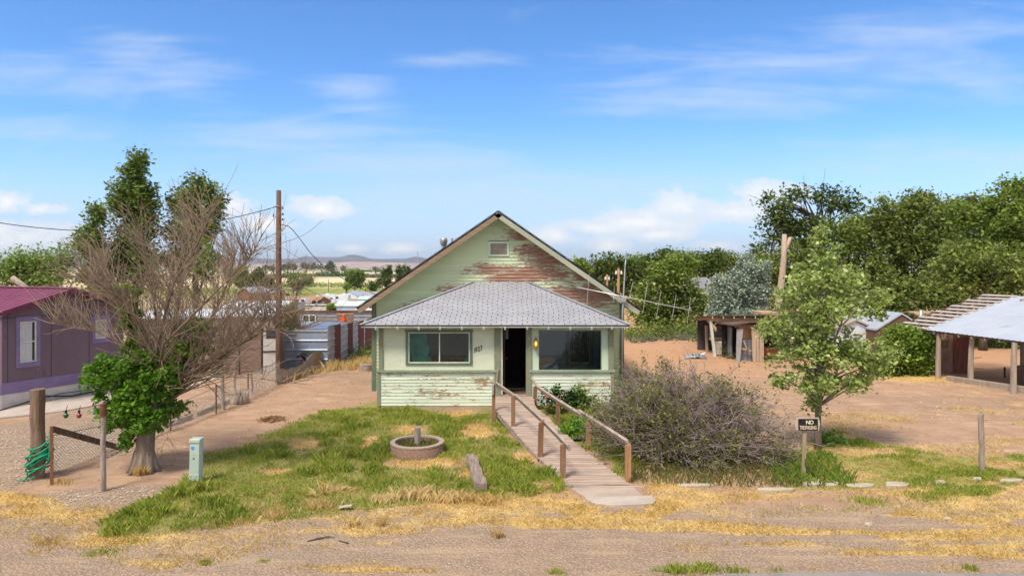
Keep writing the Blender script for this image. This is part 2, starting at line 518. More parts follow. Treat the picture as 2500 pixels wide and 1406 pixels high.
M['deck'] = wood('weathered deck plank', (0.36, 0.265, 0.215), (0.49, 0.385, 0.32), (0.25, 0.175, 0.135), 0, scale=1.6)
M['rail'] = wood('weathered rail', (0.31, 0.245, 0.205), (0.42, 0.345, 0.30), (0.22, 0.135, 0.09), 1, scale=1.5)
M['post_brown'] = wood('brown post', (0.22, 0.11, 0.06), (0.33, 0.20, 0.12), (0.15, 0.08, 0.05), 2, scale=1.5)
M['post_orange'] = wood('orange brown post', (0.36, 0.19, 0.09), (0.45, 0.26, 0.13), (0.22, 0.12, 0.07), 2, scale=1.5)
M['grey_wood'] = wood('grey weathered wood', (0.30, 0.24, 0.19), (0.40, 0.33, 0.28), (0.20, 0.15, 0.12), 2, scale=1.4)
M['grey_wood_x'] = wood('grey weathered wood along', (0.30, 0.25, 0.21), (0.42, 0.36, 0.31), (0.18, 0.13, 0.10), 0, scale=1.4)
M['grey_wood_y'] = wood('grey weathered slat', (0.40, 0.34, 0.32), (0.50, 0.44, 0.41), (0.30, 0.25, 0.22), 1, scale=1.4)
M['dark_wood'] = wood('dark wood', (0.10, 0.065, 0.045), (0.18, 0.12, 0.085), (0.06, 0.04, 0.03), 2)
M['old_post'] = wood('thick old post', (0.17, 0.11, 0.075), (0.27, 0.19, 0.14), (0.09, 0.06, 0.045), 2, scale=1.3, bump=1)
M['bark_post'] = simple('peeling bark post', (0.42, 0.36, 0.32), (0.28, 0.22, 0.19), 2.2, 0.9, 0.7, 14, (5, 5, 1.2), c3=(0.36, 0.17, 0.06))
M['rust'] = simple('rusty steel', (0.13, 0.06, 0.035), (0.2, 0.09, 0.05), 9, 0.85, 0.2)
M['hose'] = simple('green hose', (0.0, 0.27, 0.13), (0.01, 0.36, 0.19), 5, 0.4)
M['black_hose'] = simple('black hose', (0.025, 0.025, 0.03), (0.05, 0.045, 0.04), 5, 0.5)
M['pedestal'] = simple('pale green cabinet paint', (0.42, 0.53, 0.45), (0.47, 0.57, 0.50), 3, 0.55, 0.05)
M['blue_mark'] = simple('blue paint', (0.05, 0.3, 0.85), (0.08, 0.36, 0.9), 4, 0.6)
M['yellow_mark'] = simple('ochre numerals', (0.45, 0.30, 0.08), rough=0.6)
M['black_paint'] = simple('black paint', (0.012, 0.012, 0.014), (0.03, 0.03, 0.03), 6, 0.5)
M['cream_letter'] = simple('cream lettering', (0.80, 0.76, 0.68), (0.78, 0.60, 0.38), 5, 0.6, lo=.4, hi=.6)
M['aggregate'] = simple('exposed aggregate concrete', (0.34, 0.215, 0.165), (0.20, 0.12, 0.09), 45, 0.95, 0.9, 60, c3=(0.45, 0.36, 0.32))
M['agg_rim'] = simple('concrete rim', (0.42, 0.33, 0.28), (0.34, 0.26, 0.22), 30, 0.95, 0.5, 60)
M['concrete'] = simple('concrete slab', (0.50, 0.43, 0.38), (0.42, 0.36, 0.31), 2.5, 0.9, 0.3, 50, c3=(0.40, 0.31, 0.2), c3lo=.62)
M['stonepale'] = simple('pale concrete fragment', (0.50, 0.44, 0.35), (0.38, 0.32, 0.24), 5, 0.9, 0.4, 40)
M['purple_wall'] = simple('dusky purple wall', (0.155, 0.11, 0.14), (0.18, 0.132, 0.172), 1.0, 0.85, 0.1, 40, (1.5, 1.5, .5), c3=(0.10, 0.074, 0.09))
M['purple_trim'] = simple('violet trim', (0.20, 0.15, 0.30), (0.24, 0.185, 0.345), 3, 0.75)
M['skirting'] = simple('white skirting', (0.60, 0.58, 0.57), (0.48, 0.46, 0.46), 2, 0.7)
M['magenta_roof'] = simple('magenta metal roof', (0.33, 0.095, 0.17), (0.27, 0.075, 0.14), 2, 0.4, metal=0.1, spec=0.5)
M['magenta_dark'] = simple('magenta fascia', (0.16, 0.035, 0.07), (0.13, 0.03, 0.06), 2, 0.5)
M['curtain'] = simple('white curtain', (0.68, 0.71, 0.75), (0.55, 0.58, 0.63), 3, 0.85, 0.4, 6, (8, 8, .5))
M['rv_tan'] = simple('tan trailer siding', (0.36, 0.27, 0.225), (0.42, 0.33, 0.28), 1.5, 0.6, spec=0.4)
M['rv_brown'] = simple('brown trailer siding', (0.25, 0.165, 0.13), (0.29, 0.20, 0.16), 1.5, 0.6, spec=0.4)
M['rv_white'] = simple('off white trailer siding', (0.62, 0.60, 0.56), (0.52, 0.50, 0.46), 1.0, 0.55, spec=0.4)
M['rv_grey'] = simple('plum grey trailer siding', (0.20, 0.16, 0.185), (0.24, 0.19, 0.21), 1.0, 0.5)
M['white_metal'] = simple('white metal', (0.74, 0.77, 0.82), (0.64, 0.68, 0.74), 1.0, 0.45, spec=0.5)
M['blue_white'] = simple('pale blue siding', (0.50, 0.58, 0.72), (0.44, 0.52, 0.66), 1.0, 0.6)
M['black_win'] = simple('dark window glass', (0.03, 0.035, 0.045), (0.06, 0.065, 0.075), 2, 0.15, spec=0.6)
M['corr_grey'] = corrugated('grey corrugated sheet', (0.20, 0.225, 0.27), (0.29, 0.31, 0.35), (0.16, 0.15, 0.16), 0.3, 0.55)
M['corr_blue'] = corrugated('bluish corrugated sheet', (0.27, 0.33, 0.45), (0.36, 0.42, 0.52), (0.25, 0.24, 0.27), 0.3, 0.5)
M['corr_pale'] = corrugated('pale corrugated sheet', (0.42, 0.43, 0.45), (0.30, 0.29, 0.30), (0.24, 0.14, 0.10), 0.2, 0.6)
M['roof_metal'] = corrugated('light metal roof', (0.46, 0.50, 0.58), (0.52, 0.56, 0.63), (0.40, 0.42, 0.47), 0.25, 0.42, 0.8)
M['red_boards'] = wood('faded red boards', (0.17, 0.055, 0.045), (0.24, 0.11, 0.085), (0.20, 0.13, 0.10), 2)
M['rust_boards'] = wood('rust red boards', (0.14, 0.035, 0.025), (0.18, 0.06, 0.04), None, 2)
M['plywood'] = simple('weathered plywood', (0.42, 0.27, 0.13), (0.32, 0.21, 0.12), 2, 0.85, 0.2, c3=(0.28, 0.22, 0.17))
M['tan_wood'] = wood('tan lumber', (0.45, 0.28, 0.15), (0.52, 0.36, 0.22), (0.32, 0.20, 0.12), 0)
M['tan_wood_z'] = wood('tan lumber upright', (0.40, 0.29, 0.20), (0.50, 0.39, 0.29), (0.30, 0.21, 0.15), 2)
M['orange'] = simple('orange cloth', (0.85, 0.10, 0.02), (0.75, 0.07, 0.01), 5, 0.7)
M['tin'] = simple('crumpled tin', (0.62, 0.66, 0.70), (0.42, 0.45, 0.48), 6, 0.35, metal=0.6)
M['fridge'] = simple('old white enamel', (0.66, 0.61, 0.56), (0.55, 0.49, 0.44), 3, 0.5)
M['rust_brown'] = simple('rust brown panel', (0.30, 0.11, 0.05), (0.22, 0.08, 0.04), 3, 0.8)
M['pole'] = simple('brown utility pole', (0.125, 0.075, 0.055), (0.19, 0.12, 0.09), 1.6, 0.9, 0.7, 8, (8, 8, .8), c3=(0.08, 0.05, 0.04))
M['fence_wire'] = simple('galvanised wire', (0.34, 0.33, 0.32), (0.25, 0.24, 0.23), 6, 0.5, metal=0.4)
M['bark'] = simple('grey brown bark', (0.20, 0.155, 0.125), (0.28, 0.22, 0.18), 2.0, 0.95, 0.9, 10, (6, 6, 1.0), c3=(0.12, 0.09, 0.07))
M['bark_dark'] = simple('dark bark', (0.075, 0.06, 0.045), (0.12, 0.095, 0.07), 2.0, 0.95, 0.6, 10, (5, 5, 1))
M['twig'] = simple('bare twig', (0.34, 0.25, 0.175), (0.22, 0.16, 0.115), 0.9, 0.9, c3=(0.44, 0.335, 0.20))
M['limb'] = simple('bare limb bark', (0.22, 0.165, 0.13), (0.13, 0.095, 0.075), 1.2, 0.95, 0.6, 12)
M['twig_grey'] = simple('grey bush twig', (0.36, 0.29, 0.28), (0.24, 0.185, 0.175), 1.6, 0.9, c3=(0.46, 0.39, 0.37))
M['stump'] = wood('pale dead trunk', (0.40, 0.30, 0.23), (0.50, 0.39, 0.31), (0.30, 0.21, 0.15), 2)
M['leaf_sprout'] = leafmat('bright sprout leaves', (0.11, 0.25, 0.02), (0.16, 0.33, 0.03), (0.24, 0.40, 0.06), clump=3)
M['leaf_young'] = leafmat('pale young leaves', (0.29, 0.38, 0.085), (0.40, 0.49, 0.15), (0.54, 0.60, 0.30), clump=1.6)
M['leaf_elm'] = leafmat('elm leaves', (0.115, 0.16, 0.03), (0.24, 0.295, 0.065), (0.33, 0.39, 0.12), clump=0.7)
M['leaf_elm2'] = leafmat('fresh elm leaves', (0.13, 0.20, 0.03), (0.25, 0.335, 0.06), (0.34, 0.42, 0.11), clump=0.7)
M['leaf_dark'] = leafmat('dark leaves', (0.075, 0.12, 0.025), (0.13, 0.185, 0.035), (0.18, 0.24, 0.05), clump=0.7)
M['leaf_poplar'] = leafmat('poplar leaves', (0.10, 0.17, 0.03), (0.19, 0.27, 0.045), (0.27, 0.35, 0.08), clump=0.9)
M['leaf_silver'] = leafmat('silver leaves', (0.28, 0.36, 0.27), (0.38, 0.455, 0.36), (0.48, 0.53, 0.44), clump=1.2, trans=0.15)
M['leaf_yellow'] = leafmat('yellow green leaves', (0.20, 0.27, 0.03), (0.27, 0.33, 0.05), (0.33, 0.36, 0.06), clump=0.8)
M['leaf_haze'] = leafmat('willow leaves', (0.17, 0.27, 0.05), (0.25, 0.36, 0.08), (0.33, 0.42, 0.13), clump=0.6)
M['leaf_bush'] = leafmat('olive bush leaves', (0.13, 0.155, 0.035), (0.20, 0.215, 0.055), (0.30, 0.28, 0.08), clump=1.5)
M['leaf_grey'] = leafmat('sage leaves', (0.17, 0.19, 0.12), (0.23, 0.24, 0.16), None, clump=0.1)
M['leaf_lime'] = leafmat('lime leaves', (0.13, 0.24, 0.03), (0.2, 0.3, 0.04), (0.3, 0.36, 0.06), clump=1.2)
M['grass'] = leafmat('green grass', (0.25, 0.33, 0.045), (0.36, 0.42, 0.065), (0.52, 0.48, 0.14), trans=0.3, clump=0.9, island=0.25)
M['straw'] = leafmat('dry grass', (0.68, 0.51, 0.20), (0.80, 0.65, 0.34), (0.56, 0.37, 0.12), trans=0.4, clump=0.8, island=0.18)
M['flower'] = simple('orange flower', (0.8, 0.25, 0.08), rough=0.7)
M['flower_white'] = simple('white flower', (0.8, 0.8, 0.75), rough=0.7)
M['asphalt'] = simple('old asphalt', (0.24, 0.215, 0.21), (0.30, 0.27, 0.26), 3, 0.95, 0.5, 80)

# ---------------------------------------------------------------- ground zones (outlines on the level yard, metres)
def flat(pts):
    out = []
    for px, py in pts:
        Y = CH * F / (py - 650)
        out.append(((px - 1250) * Y / F, Y))
    return np.array(out)

def inside_soft(x, y, poly, soft):
    """1 inside the outline, 0 outside, blended over +-soft metres"""
    inside = np.zeros(x.shape, bool)
    dist = np.full(x.shape, 1e9)
    n = len(poly)
    for i in range(n):
        x0, y0 = poly[i]; x1, y1 = poly[(i + 1) % n]
        cond = ((y0 > y) != (y1 > y))
        xi = (x1 - x0) * (y - y0) / ((y1 - y0) if abs(y1 - y0) > 1e-9 else 1e-9) + x0
        inside ^= cond & (x < xi)
        ex, ey = x1 - x0, y1 - y0
        t = np.clip(((x - x0) * ex + (y - y0) * ey) / (ex * ex + ey * ey + 1e-12), 0, 1)
        dist = np.minimum(dist, np.hypot(x - x0 - t * ex, y - y0 - t * ey))
    sd_ = np.where(inside, dist, -dist)
    return sstep(-soft, soft, sd_)

LAWN = flat([(262, 1300), (265, 1262), (480, 1185), (492, 1110), (600, 1085), (690, 1040), (760, 1012), (860, 990), (925, 975), (1210, 975),
             (1262, 1075), (1330, 1140), (1395, 1190), (1340, 1205), (1180, 1208), (900, 1245), (640, 1268), (420, 1295)])
LAWN2 = flat([(1940, 1185), (1990, 1060), (2060, 1050), (2130, 1085), (2220, 1105), (2400, 1112), (2700, 1105), (2700, 1222), (2350, 1222), (2200, 1228), (2080, 1200)])
LAWN3 = flat([(1230, 985), (1480, 985), (1560, 1090), (1540, 1180), (1490, 1150), (1400, 1075), (1300, 1000)])
STRAW = flat([(-300, 1230), (60, 1190), (150, 1215), (240, 1250), (270, 1290), (420, 1292), (640, 1262), (900, 1230), (1180, 1200), (1290, 1185), (1390, 1195),
              (1430, 1240), (1605, 1240), (1560, 1188), (1950, 1195), (2080, 1190), (2800, 1200), (2800, 1300), (2200, 1265), (1900, 1258), (1560, 1262), (1250, 1262),
              (1000, 1290), (760, 1312), (650, 1335), (560, 1375), (360, 1398), (200, 1375), (100, 1330), (-300, 1300)])
GRAV = flat([(-400, 1060), (60, 1030), (240, 985), (330, 980), (330, 1040), (300, 1115), (180, 1130), (60, 1190), (-400, 1220)])
GRAV2 = flat([(80, 1235), (120, 1200), (300, 1180), (400, 1190), (330, 1225), (200, 1250)])
BLOBS_DRY = [(1165, 1050, 70, 28), (1040, 1130, 130, 18), (1000, 1050, 60, 14), (740, 1085, 60, 16), (1285, 1120, 50, 22), (680, 1150, 50, 10), (900, 1085, 25, 22), (1150, 1160, 60, 14), (590, 1080, 60, 16), (1120, 1000, 50, 10)]

def blobs_at(x, y, lst):
    r = np.zeros(x.shape)
    for px, py, rx, ry in lst:
        Y = CH * F / (py - 650); X = (px - 1250) * Y / F
        r = np.maximum(r, np.exp(-(((x - X) / (rx * Y / F)) ** 2 + ((y - Y) / (ry * Y * Y / (F * CH))) ** 2)))
    return r

RC = []   # filled with ramp points below
def zones(x, y):
    nz = fbm(x * 1.3, y * 1.3, 4) - 0.5
    nz2 = fbm(x * 0.5 + 40, y * 1.6 + 9, 4) - 0.5
    nz3 = fbm(x * 2.6 + 70, y * 3.4 + 31, 3) - 0.5
    wx, wy = x + nz * 0.9, y + nz * 0.9
    dry = blobs_at(x, y, BLOBS_DRY)
    g = inside_soft(wx, wy, LAWN, 0.35)
    g = g * (1 - np.clip(dry * 1.0 + nz2 * 1.0 - 0.05 + 0.16 * sstep(-.05, .2, nz3), 0, 1))
    g2 = inside_soft(wx, wy, LAWN2, 0.3) * sstep(-0.12, 0.12, nz2 + nz * .6 + 0.03)
    g3 = inside_soft(wx, wy, LAWN3, 0.2) * 0.8
    grass = np.clip(np.maximum(np.maximum(g, g2), g3), 0, 1)
    lawnall = np.maximum(inside_soft(wx, wy, LAWN, 0.3) * np.maximum(dry, sstep(0.02, .2, nz3) * .7), inside_soft(wx, wy, LAWN2, 0.3) * 0.75)
    s = inside_soft(wx, wy * 1.0, STRAW, 0.22)
    # thin dry streaks along the gravel shoulder
    road = sstep(12.2, 11.6, y) * sstep(-12, -9, x + 0 * y)
    st = sstep(0.10, 0.24, fbm(x * 0.35 + 3, y * 2.6 + 1, 4) - 0.5 + 0.16 * np.exp(-((y - 10.9) / 0.35) ** 2) * (x > 0) + 0.14 * np.exp(-((y - 9.45) / .12) ** 2)) * 0.8
    farright = sstep(7, 9, x) * sstep(0.0, 0.12, fbm(x * .5 + 9, y * 1.1 + 3, 4) - 0.46) * sstep(13.5, 15, y) * sstep(26, 22, y) * 0.45
    carp = np.exp(-(((x - 15.5) / 2.2) ** 2 + ((y - 25.6) / 1.6) ** 2)) * .85
    side = np.exp(-(((x + 5.9) / 1.0) ** 2 + ((y - 30.5) / 2.5) ** 2)) * 1.2
    yard = sstep(0.1, 0.25, fbm(x * .8 + 19, y * .9 + 13, 4) - 0.5) * 0.5 * sstep(-12, -10, -np.abs(x + 4)) * (y < 24)
    straw = np.clip(np.maximum.reduce([s * (0.62 + nz2 * 1.6), lawnall * 0.8, road * st, farright, carp, side, yard * 0.5]), 0, 1)
    # gravel
    gv = np.maximum(inside_soft(wx, wy, GRAV, 0.3), inside_soft(wx, wy, GRAV2, 0.2))
    rd = sstep(12.3, 11.7, y + nz * 0.9 + 0.35 * sstep(-3, -8, x))
    gv = np.maximum(gv, rd)
    return grass, straw, gv

def axis(segs):
    out = [segs[0][0]]
    for a, b, st in segs:
        n = max(1, int(round((b - a) / st)))
        out.extend(list(np.linspace(a, b, n + 1)[1:]))
    return np.array(out)
xs = axis([(-12000, -3000, 1500), (-3000, -600, 300), (-600, -120, 40), (-120, -40, 8), (-40, -16, 1.0), (-16, 16, 0.11), (16, 40, 0.8), (40, 120, 8), (120, 600, 60), (600, 3000, 400), (3000, 12000, 1500)])
ys = axis([(-60, 4, 8), (4, 8.5, 0.5), (8.5, 17, 0.085), (17, 34, 0.2), (34, 60, 0.8), (60, 200, 5), (200, 800, 12), (800, 2500, 80), (2500, 14000, 1200)])
gx, gy = np.meshgrid(xs, ys)
gz = H(gx, gy)
near = (np.abs(gx) < 60) & (gy > 4) & (gy < 60)
Zg = np.zeros(gx.shape); Zs = np.zeros(gx.shape); Zv = np.zeros(gx.shape)
a_, b_, c_ = zones(gx[near], gy[near]); Zg[near], Zs[near], Zv[near] = a_, b_, c_
gz = gz + near * (Zg * 0.02 + (fbm(gx * 5, gy * 5, 3) - 0.5) * 0.02 * (1 - Zv))
# valley floor zones: green strip, tan fields, grey sage
far = gy > 140
fn = fbm(gx * 0.006 + 3, gy * 0.004, 4)
fgreen = np.where(far, sstep(250, 300, gy) * sstep(440, 400, gy + (fn - .5) * 120), 0)
ftan = np.where(far, np.maximum(sstep(430, 460, gy + (fn - .5) * 160) * sstep(760, 700, gy + (fn - .5) * 300), sstep(1050, 1150, gy + (fn - .5) * 500) * sstep(1800, 1500, gy)), 0)
fsage = np.where(far, 1.0, 0) * (1 - fgreen) * (1 - ftan) * sstep(440, 500, gy)
attr = np.stack([Zg, Zs, Zv, np.ones_like(Zg)], -1).reshape(-1, 4)
attr2 = np.stack([fgreen, ftan, fsage, np.ones_like(Zg)], -1).reshape(-1, 4)
nx_, ny_ = len(xs), len(ys)
ii, jj = np.meshgrid(np.arange(nx_ - 1), np.arange(ny_ - 1))
q = (jj * nx_ + ii).ravel()
faces = np.stack([q, q + 1, q + 1 + nx_, q + nx_], 1)

m_, t = newmat('ground')
geo = t.n('ShaderNodeNewGeometry'); pos = geo.outputs['Position']
x, y, z = t.sep(pos)
A1 = t.sep(t.n('ShaderNodeAttribute', attribute_name='zone').outputs['Vector'])
A2 = t.sep(t.n('ShaderNodeAttribute', attribute_name='zone_far').outputs['Vector'])
n_big = t.noise(pos, 0.22, 4, 0.55)
n_mid = t.noise(pos, 1.6, 6, 0.65)
n_fine = t.noise(pos, 14, 5, 0.7)
n_tiny = t.noise(pos, 70, 3, 0.7)
streak = t.noise(t.mapv(pos, (0.5, 2.6, 1)), 1.2, 6, 0.6)
dirt = t.mix(t.step(n_mid, 0.3, 0.7), (0.36, 0.225, 0.15), (0.45, 0.30, 0.205))
dirt = t.mix(t.step(streak, 0.52, 0.72), dirt, (0.53, 0.36, 0.24))
dirt = t.mix(t.m('MULTIPLY', t.step(n_fine, 0.56, 0.72), 0.55), dirt, (0.25, 0.16, 0.11))
# the yard on the right is a warmer orange further back
warm = t.m('MULTIPLY', t.step(x, 1.0, 5.0), t.step(y, 21.0, 33.0))
dirt = t.mix(t.m('MULTIPLY', warm, 0.75), dirt, t.mix(n_mid, (0.50, 0.26, 0.14), (0.53, 0.31, 0.18)))
moist = t.m('MULTIPLY', t.step(n_big, 0.5, 0.64), 0.35)
dirt = t.mix(moist, dirt, (0.27, 0.185, 0.135))
peb = t.n('ShaderNodeTexVoronoi', {'Vector': pos, 'Scale': 26.0})
pv = t.sep(peb.outputs['Color'])[0]
grav = t.mix(pv, (0.34, 0.245, 0.18), (0.47, 0.355, 0.265))
grav = t.mix(t.step(peb.outputs['Distance'], 0.32, 0.6), grav, (0.29, 0.21, 0.155))
grav = t.mix(t.m('MULTIPLY', t.step(n_mid, 0.4, 0.75), 0.5), grav, (0.44, 0.30, 0.20))
ruts = t.noise(t.mapv(pos, (0.12, 3.2, 1)), 1.0, 4, 0.55)
grav = t.mix(t.m('MULTIPLY', t.step(ruts, 0.52, 0.66), 0.55), grav, (0.30, 0.225, 0.17))
grav = t.mix(t.m('MULTIPLY', t.step(streak, 0.5, 0.66), 0.5), grav, (0.50, 0.365, 0.24))
strawc = t.mix(t.step(n_fine, 0.3, 0.7), (0.50, 0.30, 0.08), (0.66, 0.46, 0.16))
strawc = t.mix(t.step(n_mid, 0.45, 0.7), strawc, (0.68, 0.50, 0.21))
grassc = t.mix(t.step(n_fine, 0.35, 0.65), (0.19, 0.205, 0.05), (0.31, 0.30, 0.09))
grassc = t.mix(t.step(n_mid, 0.55, 0.75), grassc, (0.34, 0.26, 0.12))
mixn = t.m('ADD', t.m('MULTIPLY', t.m('SUBTRACT', n_fine, 0.5), 1.3), t.m('MULTIPLY', t.m('SUBTRACT', n_mid, 0.5), 0.9))
mixn = t.m('ADD', mixn, t.m('MULTIPLY', t.m('SUBTRACT', n_tiny, 0.5), 0.9))
def zf(a, lo=0.38, hi=0.62, k=1.0): return t.step(t.m('ADD', a, t.m('MULTIPLY', mixn, k)), lo, hi)
c = t.mix(zf(A1[2]), dirt, grav)
c = t.mix(t.m('MULTIPLY', zf(A1[1], 0.40, 0.75), 0.9), c, strawc)
c = t.mix(t.m('MULTIPLY', zf(A1[0], 0.35, 0.75, 0.9), 0.75), c, grassc)
# valley
vl = t.noise(t.mapv(pos, (0.02, 0.012, 1)), 1.0, 6, 0.65)
vcol = t.mix(t.step(vl, 0.4, 0.62), (0.33, 0.27, 0.16), (0.42, 0.34, 0.21))
vcol = t.mix(A2[0], vcol, t.mix(t.step(vl, .35, .6), (0.15, 0.20, 0.035), (0.30, 0.31, 0.07)))
vcol = t.mix(A2[1], vcol, t.mix(t.step(vl, .35, .6), (0.60, 0.47, 0.28), (0.72, 0.58, 0.36)))
vcol = t.mix(A2[2], vcol, t.mix(t.step(vl, .4, .6), (0.30, 0.32, 0.25), (0.42, 0.38, 0.29)))
c = t.mix(t.step(y, 60, 130), c, vcol)
hgt = t.m('ADD', t.m('MULTIPLY', n_fine, 0.7), t.m('ADD', t.m('MULTIPLY', n_tiny, 0.35), t.m('MULTIPLY', t.m('MULTIPLY', peb.outputs['Distance'], A1[2]), -0.9)))
bs = t.n('ShaderNodeBsdfPrincipled', {'Base Color': c, 'Roughness': 0.96, 'Specular IOR Level': 0.15})
bp = t.n('ShaderNodeBump', {'Strength': 0.7, 'Distance': 0.035, 'Height': hgt})
t.set(bs.inputs['Normal'], bp.outputs[0])
t.n('ShaderNodeOutputMaterial', {0: bs.outputs[0]})
M['ground'] = m_
go = np_mesh('ground', np.stack([gx, gy, gz], -1).reshape(-1, 3), faces, m_, smooth=True, attrs={'zone': attr, 'zone_far': attr2})
tag(go, kind='structure')

# road: a strip of old asphalt across the bottom right corner, beyond it the shoulder
rp_ = MB()
xsr = np.linspace(-30, 30, 61)
edge = [9.31 + 0.02 * math.sin(k * 1.7) + 0.015 * math.sin(k * 4.1) - (0.2 if k < 3 else 0) for k in xsr]
rp_.add([(k, -20, 0.03) for k in xsr] + [(k, e, 0.03) for k, e in zip(xsr, edge)], [(i, i + 1, 62 + i, 61 + i) for i in range(60)])
rp_.add([(k, e, 0.03) for k, e in zip(xsr, edge)] + [(k, e + 0.03, -0.02) for k, e in zip(xsr, edge)], [(i, i + 1, 62 + i, 61 + i) for i in range(60)])
tag(rp_.build('road', M['asphalt'], base=(0, 0, 0)), kind='structure')

# concrete driveway beside the purple house
def PH(tt, ss, zz): return Vector((-15 + .42 * tt - .91 * ss, 20 + .91 * tt + .42 * ss, zz))
dpoly = [(-16.5, 17.0), (-12.9, 19.6), (-11.55, 22.3), (-10.9, 25.4), (-12.2, 25.8), (-13.2, 23.2), (-14.85, 19.9), (-17.5, 18.6)]
dm = MB(); dm.prism([(a, b, Hs(a, b) - 0.03) for a, b in dpoly], (0, 0, 0.07))
tag(dm.build('path', M['concrete'], base=(-13, 21, 0)), kind='structure')

# hills far beyond the valley
def hills(name, prof, Y0, depth, seed, col_a, col_b):
    px_ = np.array([p[0] for p in prof], float); py_ = np.array([p[1] for p in prof], float)
    X = np.linspace((px_[0] - 1250) * Y0 / F, (px_[-1] - 1250) * Y0 / F, 360)
    ridge = np.interp(X, (px_ - 1250) * Y0 / F, CH + (650 - py_) * Y0 / F)
    rows = 26; V = []
    for j in range(rows):
        f = j / (rows - 1)
        yy = Y0 - depth + depth * f * 1.4
        k = np.clip(f * 1.4, 0, 1)
        prof_h = np.where(f * 1.4 <= 1, k ** 1.9, 1 - (f * 1.4 - 1) * 1.2)
        nzz = (fbm(X * 0.004 + seed, np.full_like(X, yy * 0.003), 5) - 0.5)
        zz = -9 + (ridge + 9) * prof_h * (1 + nzz * 0.35 * (1 - prof_h)) + nzz * 12 * prof_h * (1 - prof_h)
        V.append(np.stack([X, np.full_like(X, yy), zz - 3 * (j == 0)], -1))
    V = np.array(V).reshape(-1, 3)
    n = 360
    i2, j2 = np.meshgrid(np.arange(n - 1), np.arange(rows - 1)); q2 = (j2 * n + i2).ravel()
    fc = np.stack([q2, q2 + 1, q2 + 1 + n, q2 + n], 1)
    mm = simple(name + ' scrub', col_a, col_b, 0.004, 0.95, lo=.4, hi=.6)
    o = np_mesh('hills', V, fc, mm, smooth=True)
    tag(o, kind='structure')
hills('far hills', [(-900, 652), (-300, 640), (0, 634), (150, 630), (330, 632), (480, 640), (560, 634), (600, 628), (660, 632), (725, 631), (735, 626), (800, 627.5), (835, 627),
       (852, 621.5), (872, 622.5), (892, 627), (903, 631.5), (940, 632), (990, 631), (1012, 626), (1035, 629), (1070, 640), (1150, 640), (1390, 638), (1420, 634.5), (1460, 637), (1600, 650), (2500, 655)],
      6800, 1300, 2, (0.13, 0.125, 0.15), (0.18, 0.16, 0.18))
hills('near hills', [(-900, 655), (0, 648), (300, 647), (560, 647), (700, 641), (800, 643), (860, 638), (930, 640), (1000, 642), (1100, 645), (1300, 655)],
      5200, 1800, 5, (0.36, 0.25, 0.225), (0.48, 0.36, 0.30))

# ---------------------------------------------------------------- blades of grass
def blades(name, x, y, z, hgt, wid, lean, mat):
    n = len(x)
    a = rng.uniform(0, 2 * np.pi, n)
    dx_, dy_ = np.cos(a) * wid, np.sin(a) * wid * 0.6
    la = rng.uniform(0, 2 * np.pi, n); l = lean * hgt * rng.uniform(0.2, 1.3, n)
    lx, ly = np.cos(la) * l, np.sin(la) * l
    v0 = np.stack([x - dx_, y - dy_, z - 0.01], -1); v1 = np.stack([x + dx_, y + dy_, z - 0.01], -1)
    v2 = np.stack([x + dx_ * .7 + lx * .4, y + dy_ * .7 + ly * .4, z + hgt * .6], -1)
    v3 = np.stack([x + lx, y + ly, z + hgt * (1 - .2 * lean)], -1)
    V = np.stack([v0, v1, v2, v3], 1).reshape(-1, 3)
    fc = np.arange(4 * n).reshape(n, 4)
    return np_mesh(name, V, fc, mat, base=(0, 0, 0))
N_ = 800000
bx = rng.uniform(-10, 14, N_); by = 8.8 + rng.uniform(0, 1, N_) ** 1.15 * 13.5
g_, s_, v_ = zones(bx, by)
tuft = fbm(bx * 3.2, by * 3.2, 3)
tuft2 = fbm(bx * .9 + 5, by * .9 + 8, 3)
zz = H(bx, by)
in_planter = (np.hypot(bx + 2.13, by - 15.35) < 0.62)
onr = (np.abs(bx - np.interp(by, [13.0, 15.0, 16.4, 19.1, 20.5], [1.66, 1.07, .71, .05, .05])) < 0.62) & (by > 12.4)
ok = (rng.random(N_) < g_ * (0.3 + 1.3 * tuft)) & ~in_planter & ~onr & (by < 20.35) & (g_ > 0.25)
hh = (0.07 + 0.17 * sstep(0.35, 0.7, tuft) * sstep(0.25, .7, tuft2)) * rng.uniform(0.4, 1.3, N_) * (0.5 + 0.5 * g_) * np.where(bx > 5, 0.55, 1.0)
o = blades('grass', bx[ok], by[ok], zz[ok], hh[ok], rng.uniform(0.003, 0.007, ok.sum()), 0.55, M['grass'])
tag(o, 'green grass growing over the front yard and the right verge', 'grass', kind='stuff')
oks = (rng.random(N_) < s_ * (0.1 + .8 * tuft)) & ~in_planter & ~onr & (by < 20.35) & (s_ > 0.22)
fringe = np.exp(-((by - 12.75 - 0.03 * bx) / 0.28) ** 2) * (bx > -5.5) * (bx < .6)
fr2 = sstep(.5, .7, fbm(bx * 1.7 + 3, by * .5, 3))
hh = (0.035 + 0.03 * tuft + 0.14 * fringe * (0.4 + fr2)) * rng.uniform(0.5, 1.3, N_)
flat_ = 1.6
o = blades('dry_grass', bx[oks], by[oks], zz[oks], hh[oks], rng.uniform(0.0025, 0.006, oks.sum()), 1.1, M['straw'])
tag(o, 'dry yellow grass matted along the verge and in the yard', 'dry grass', kind='stuff')

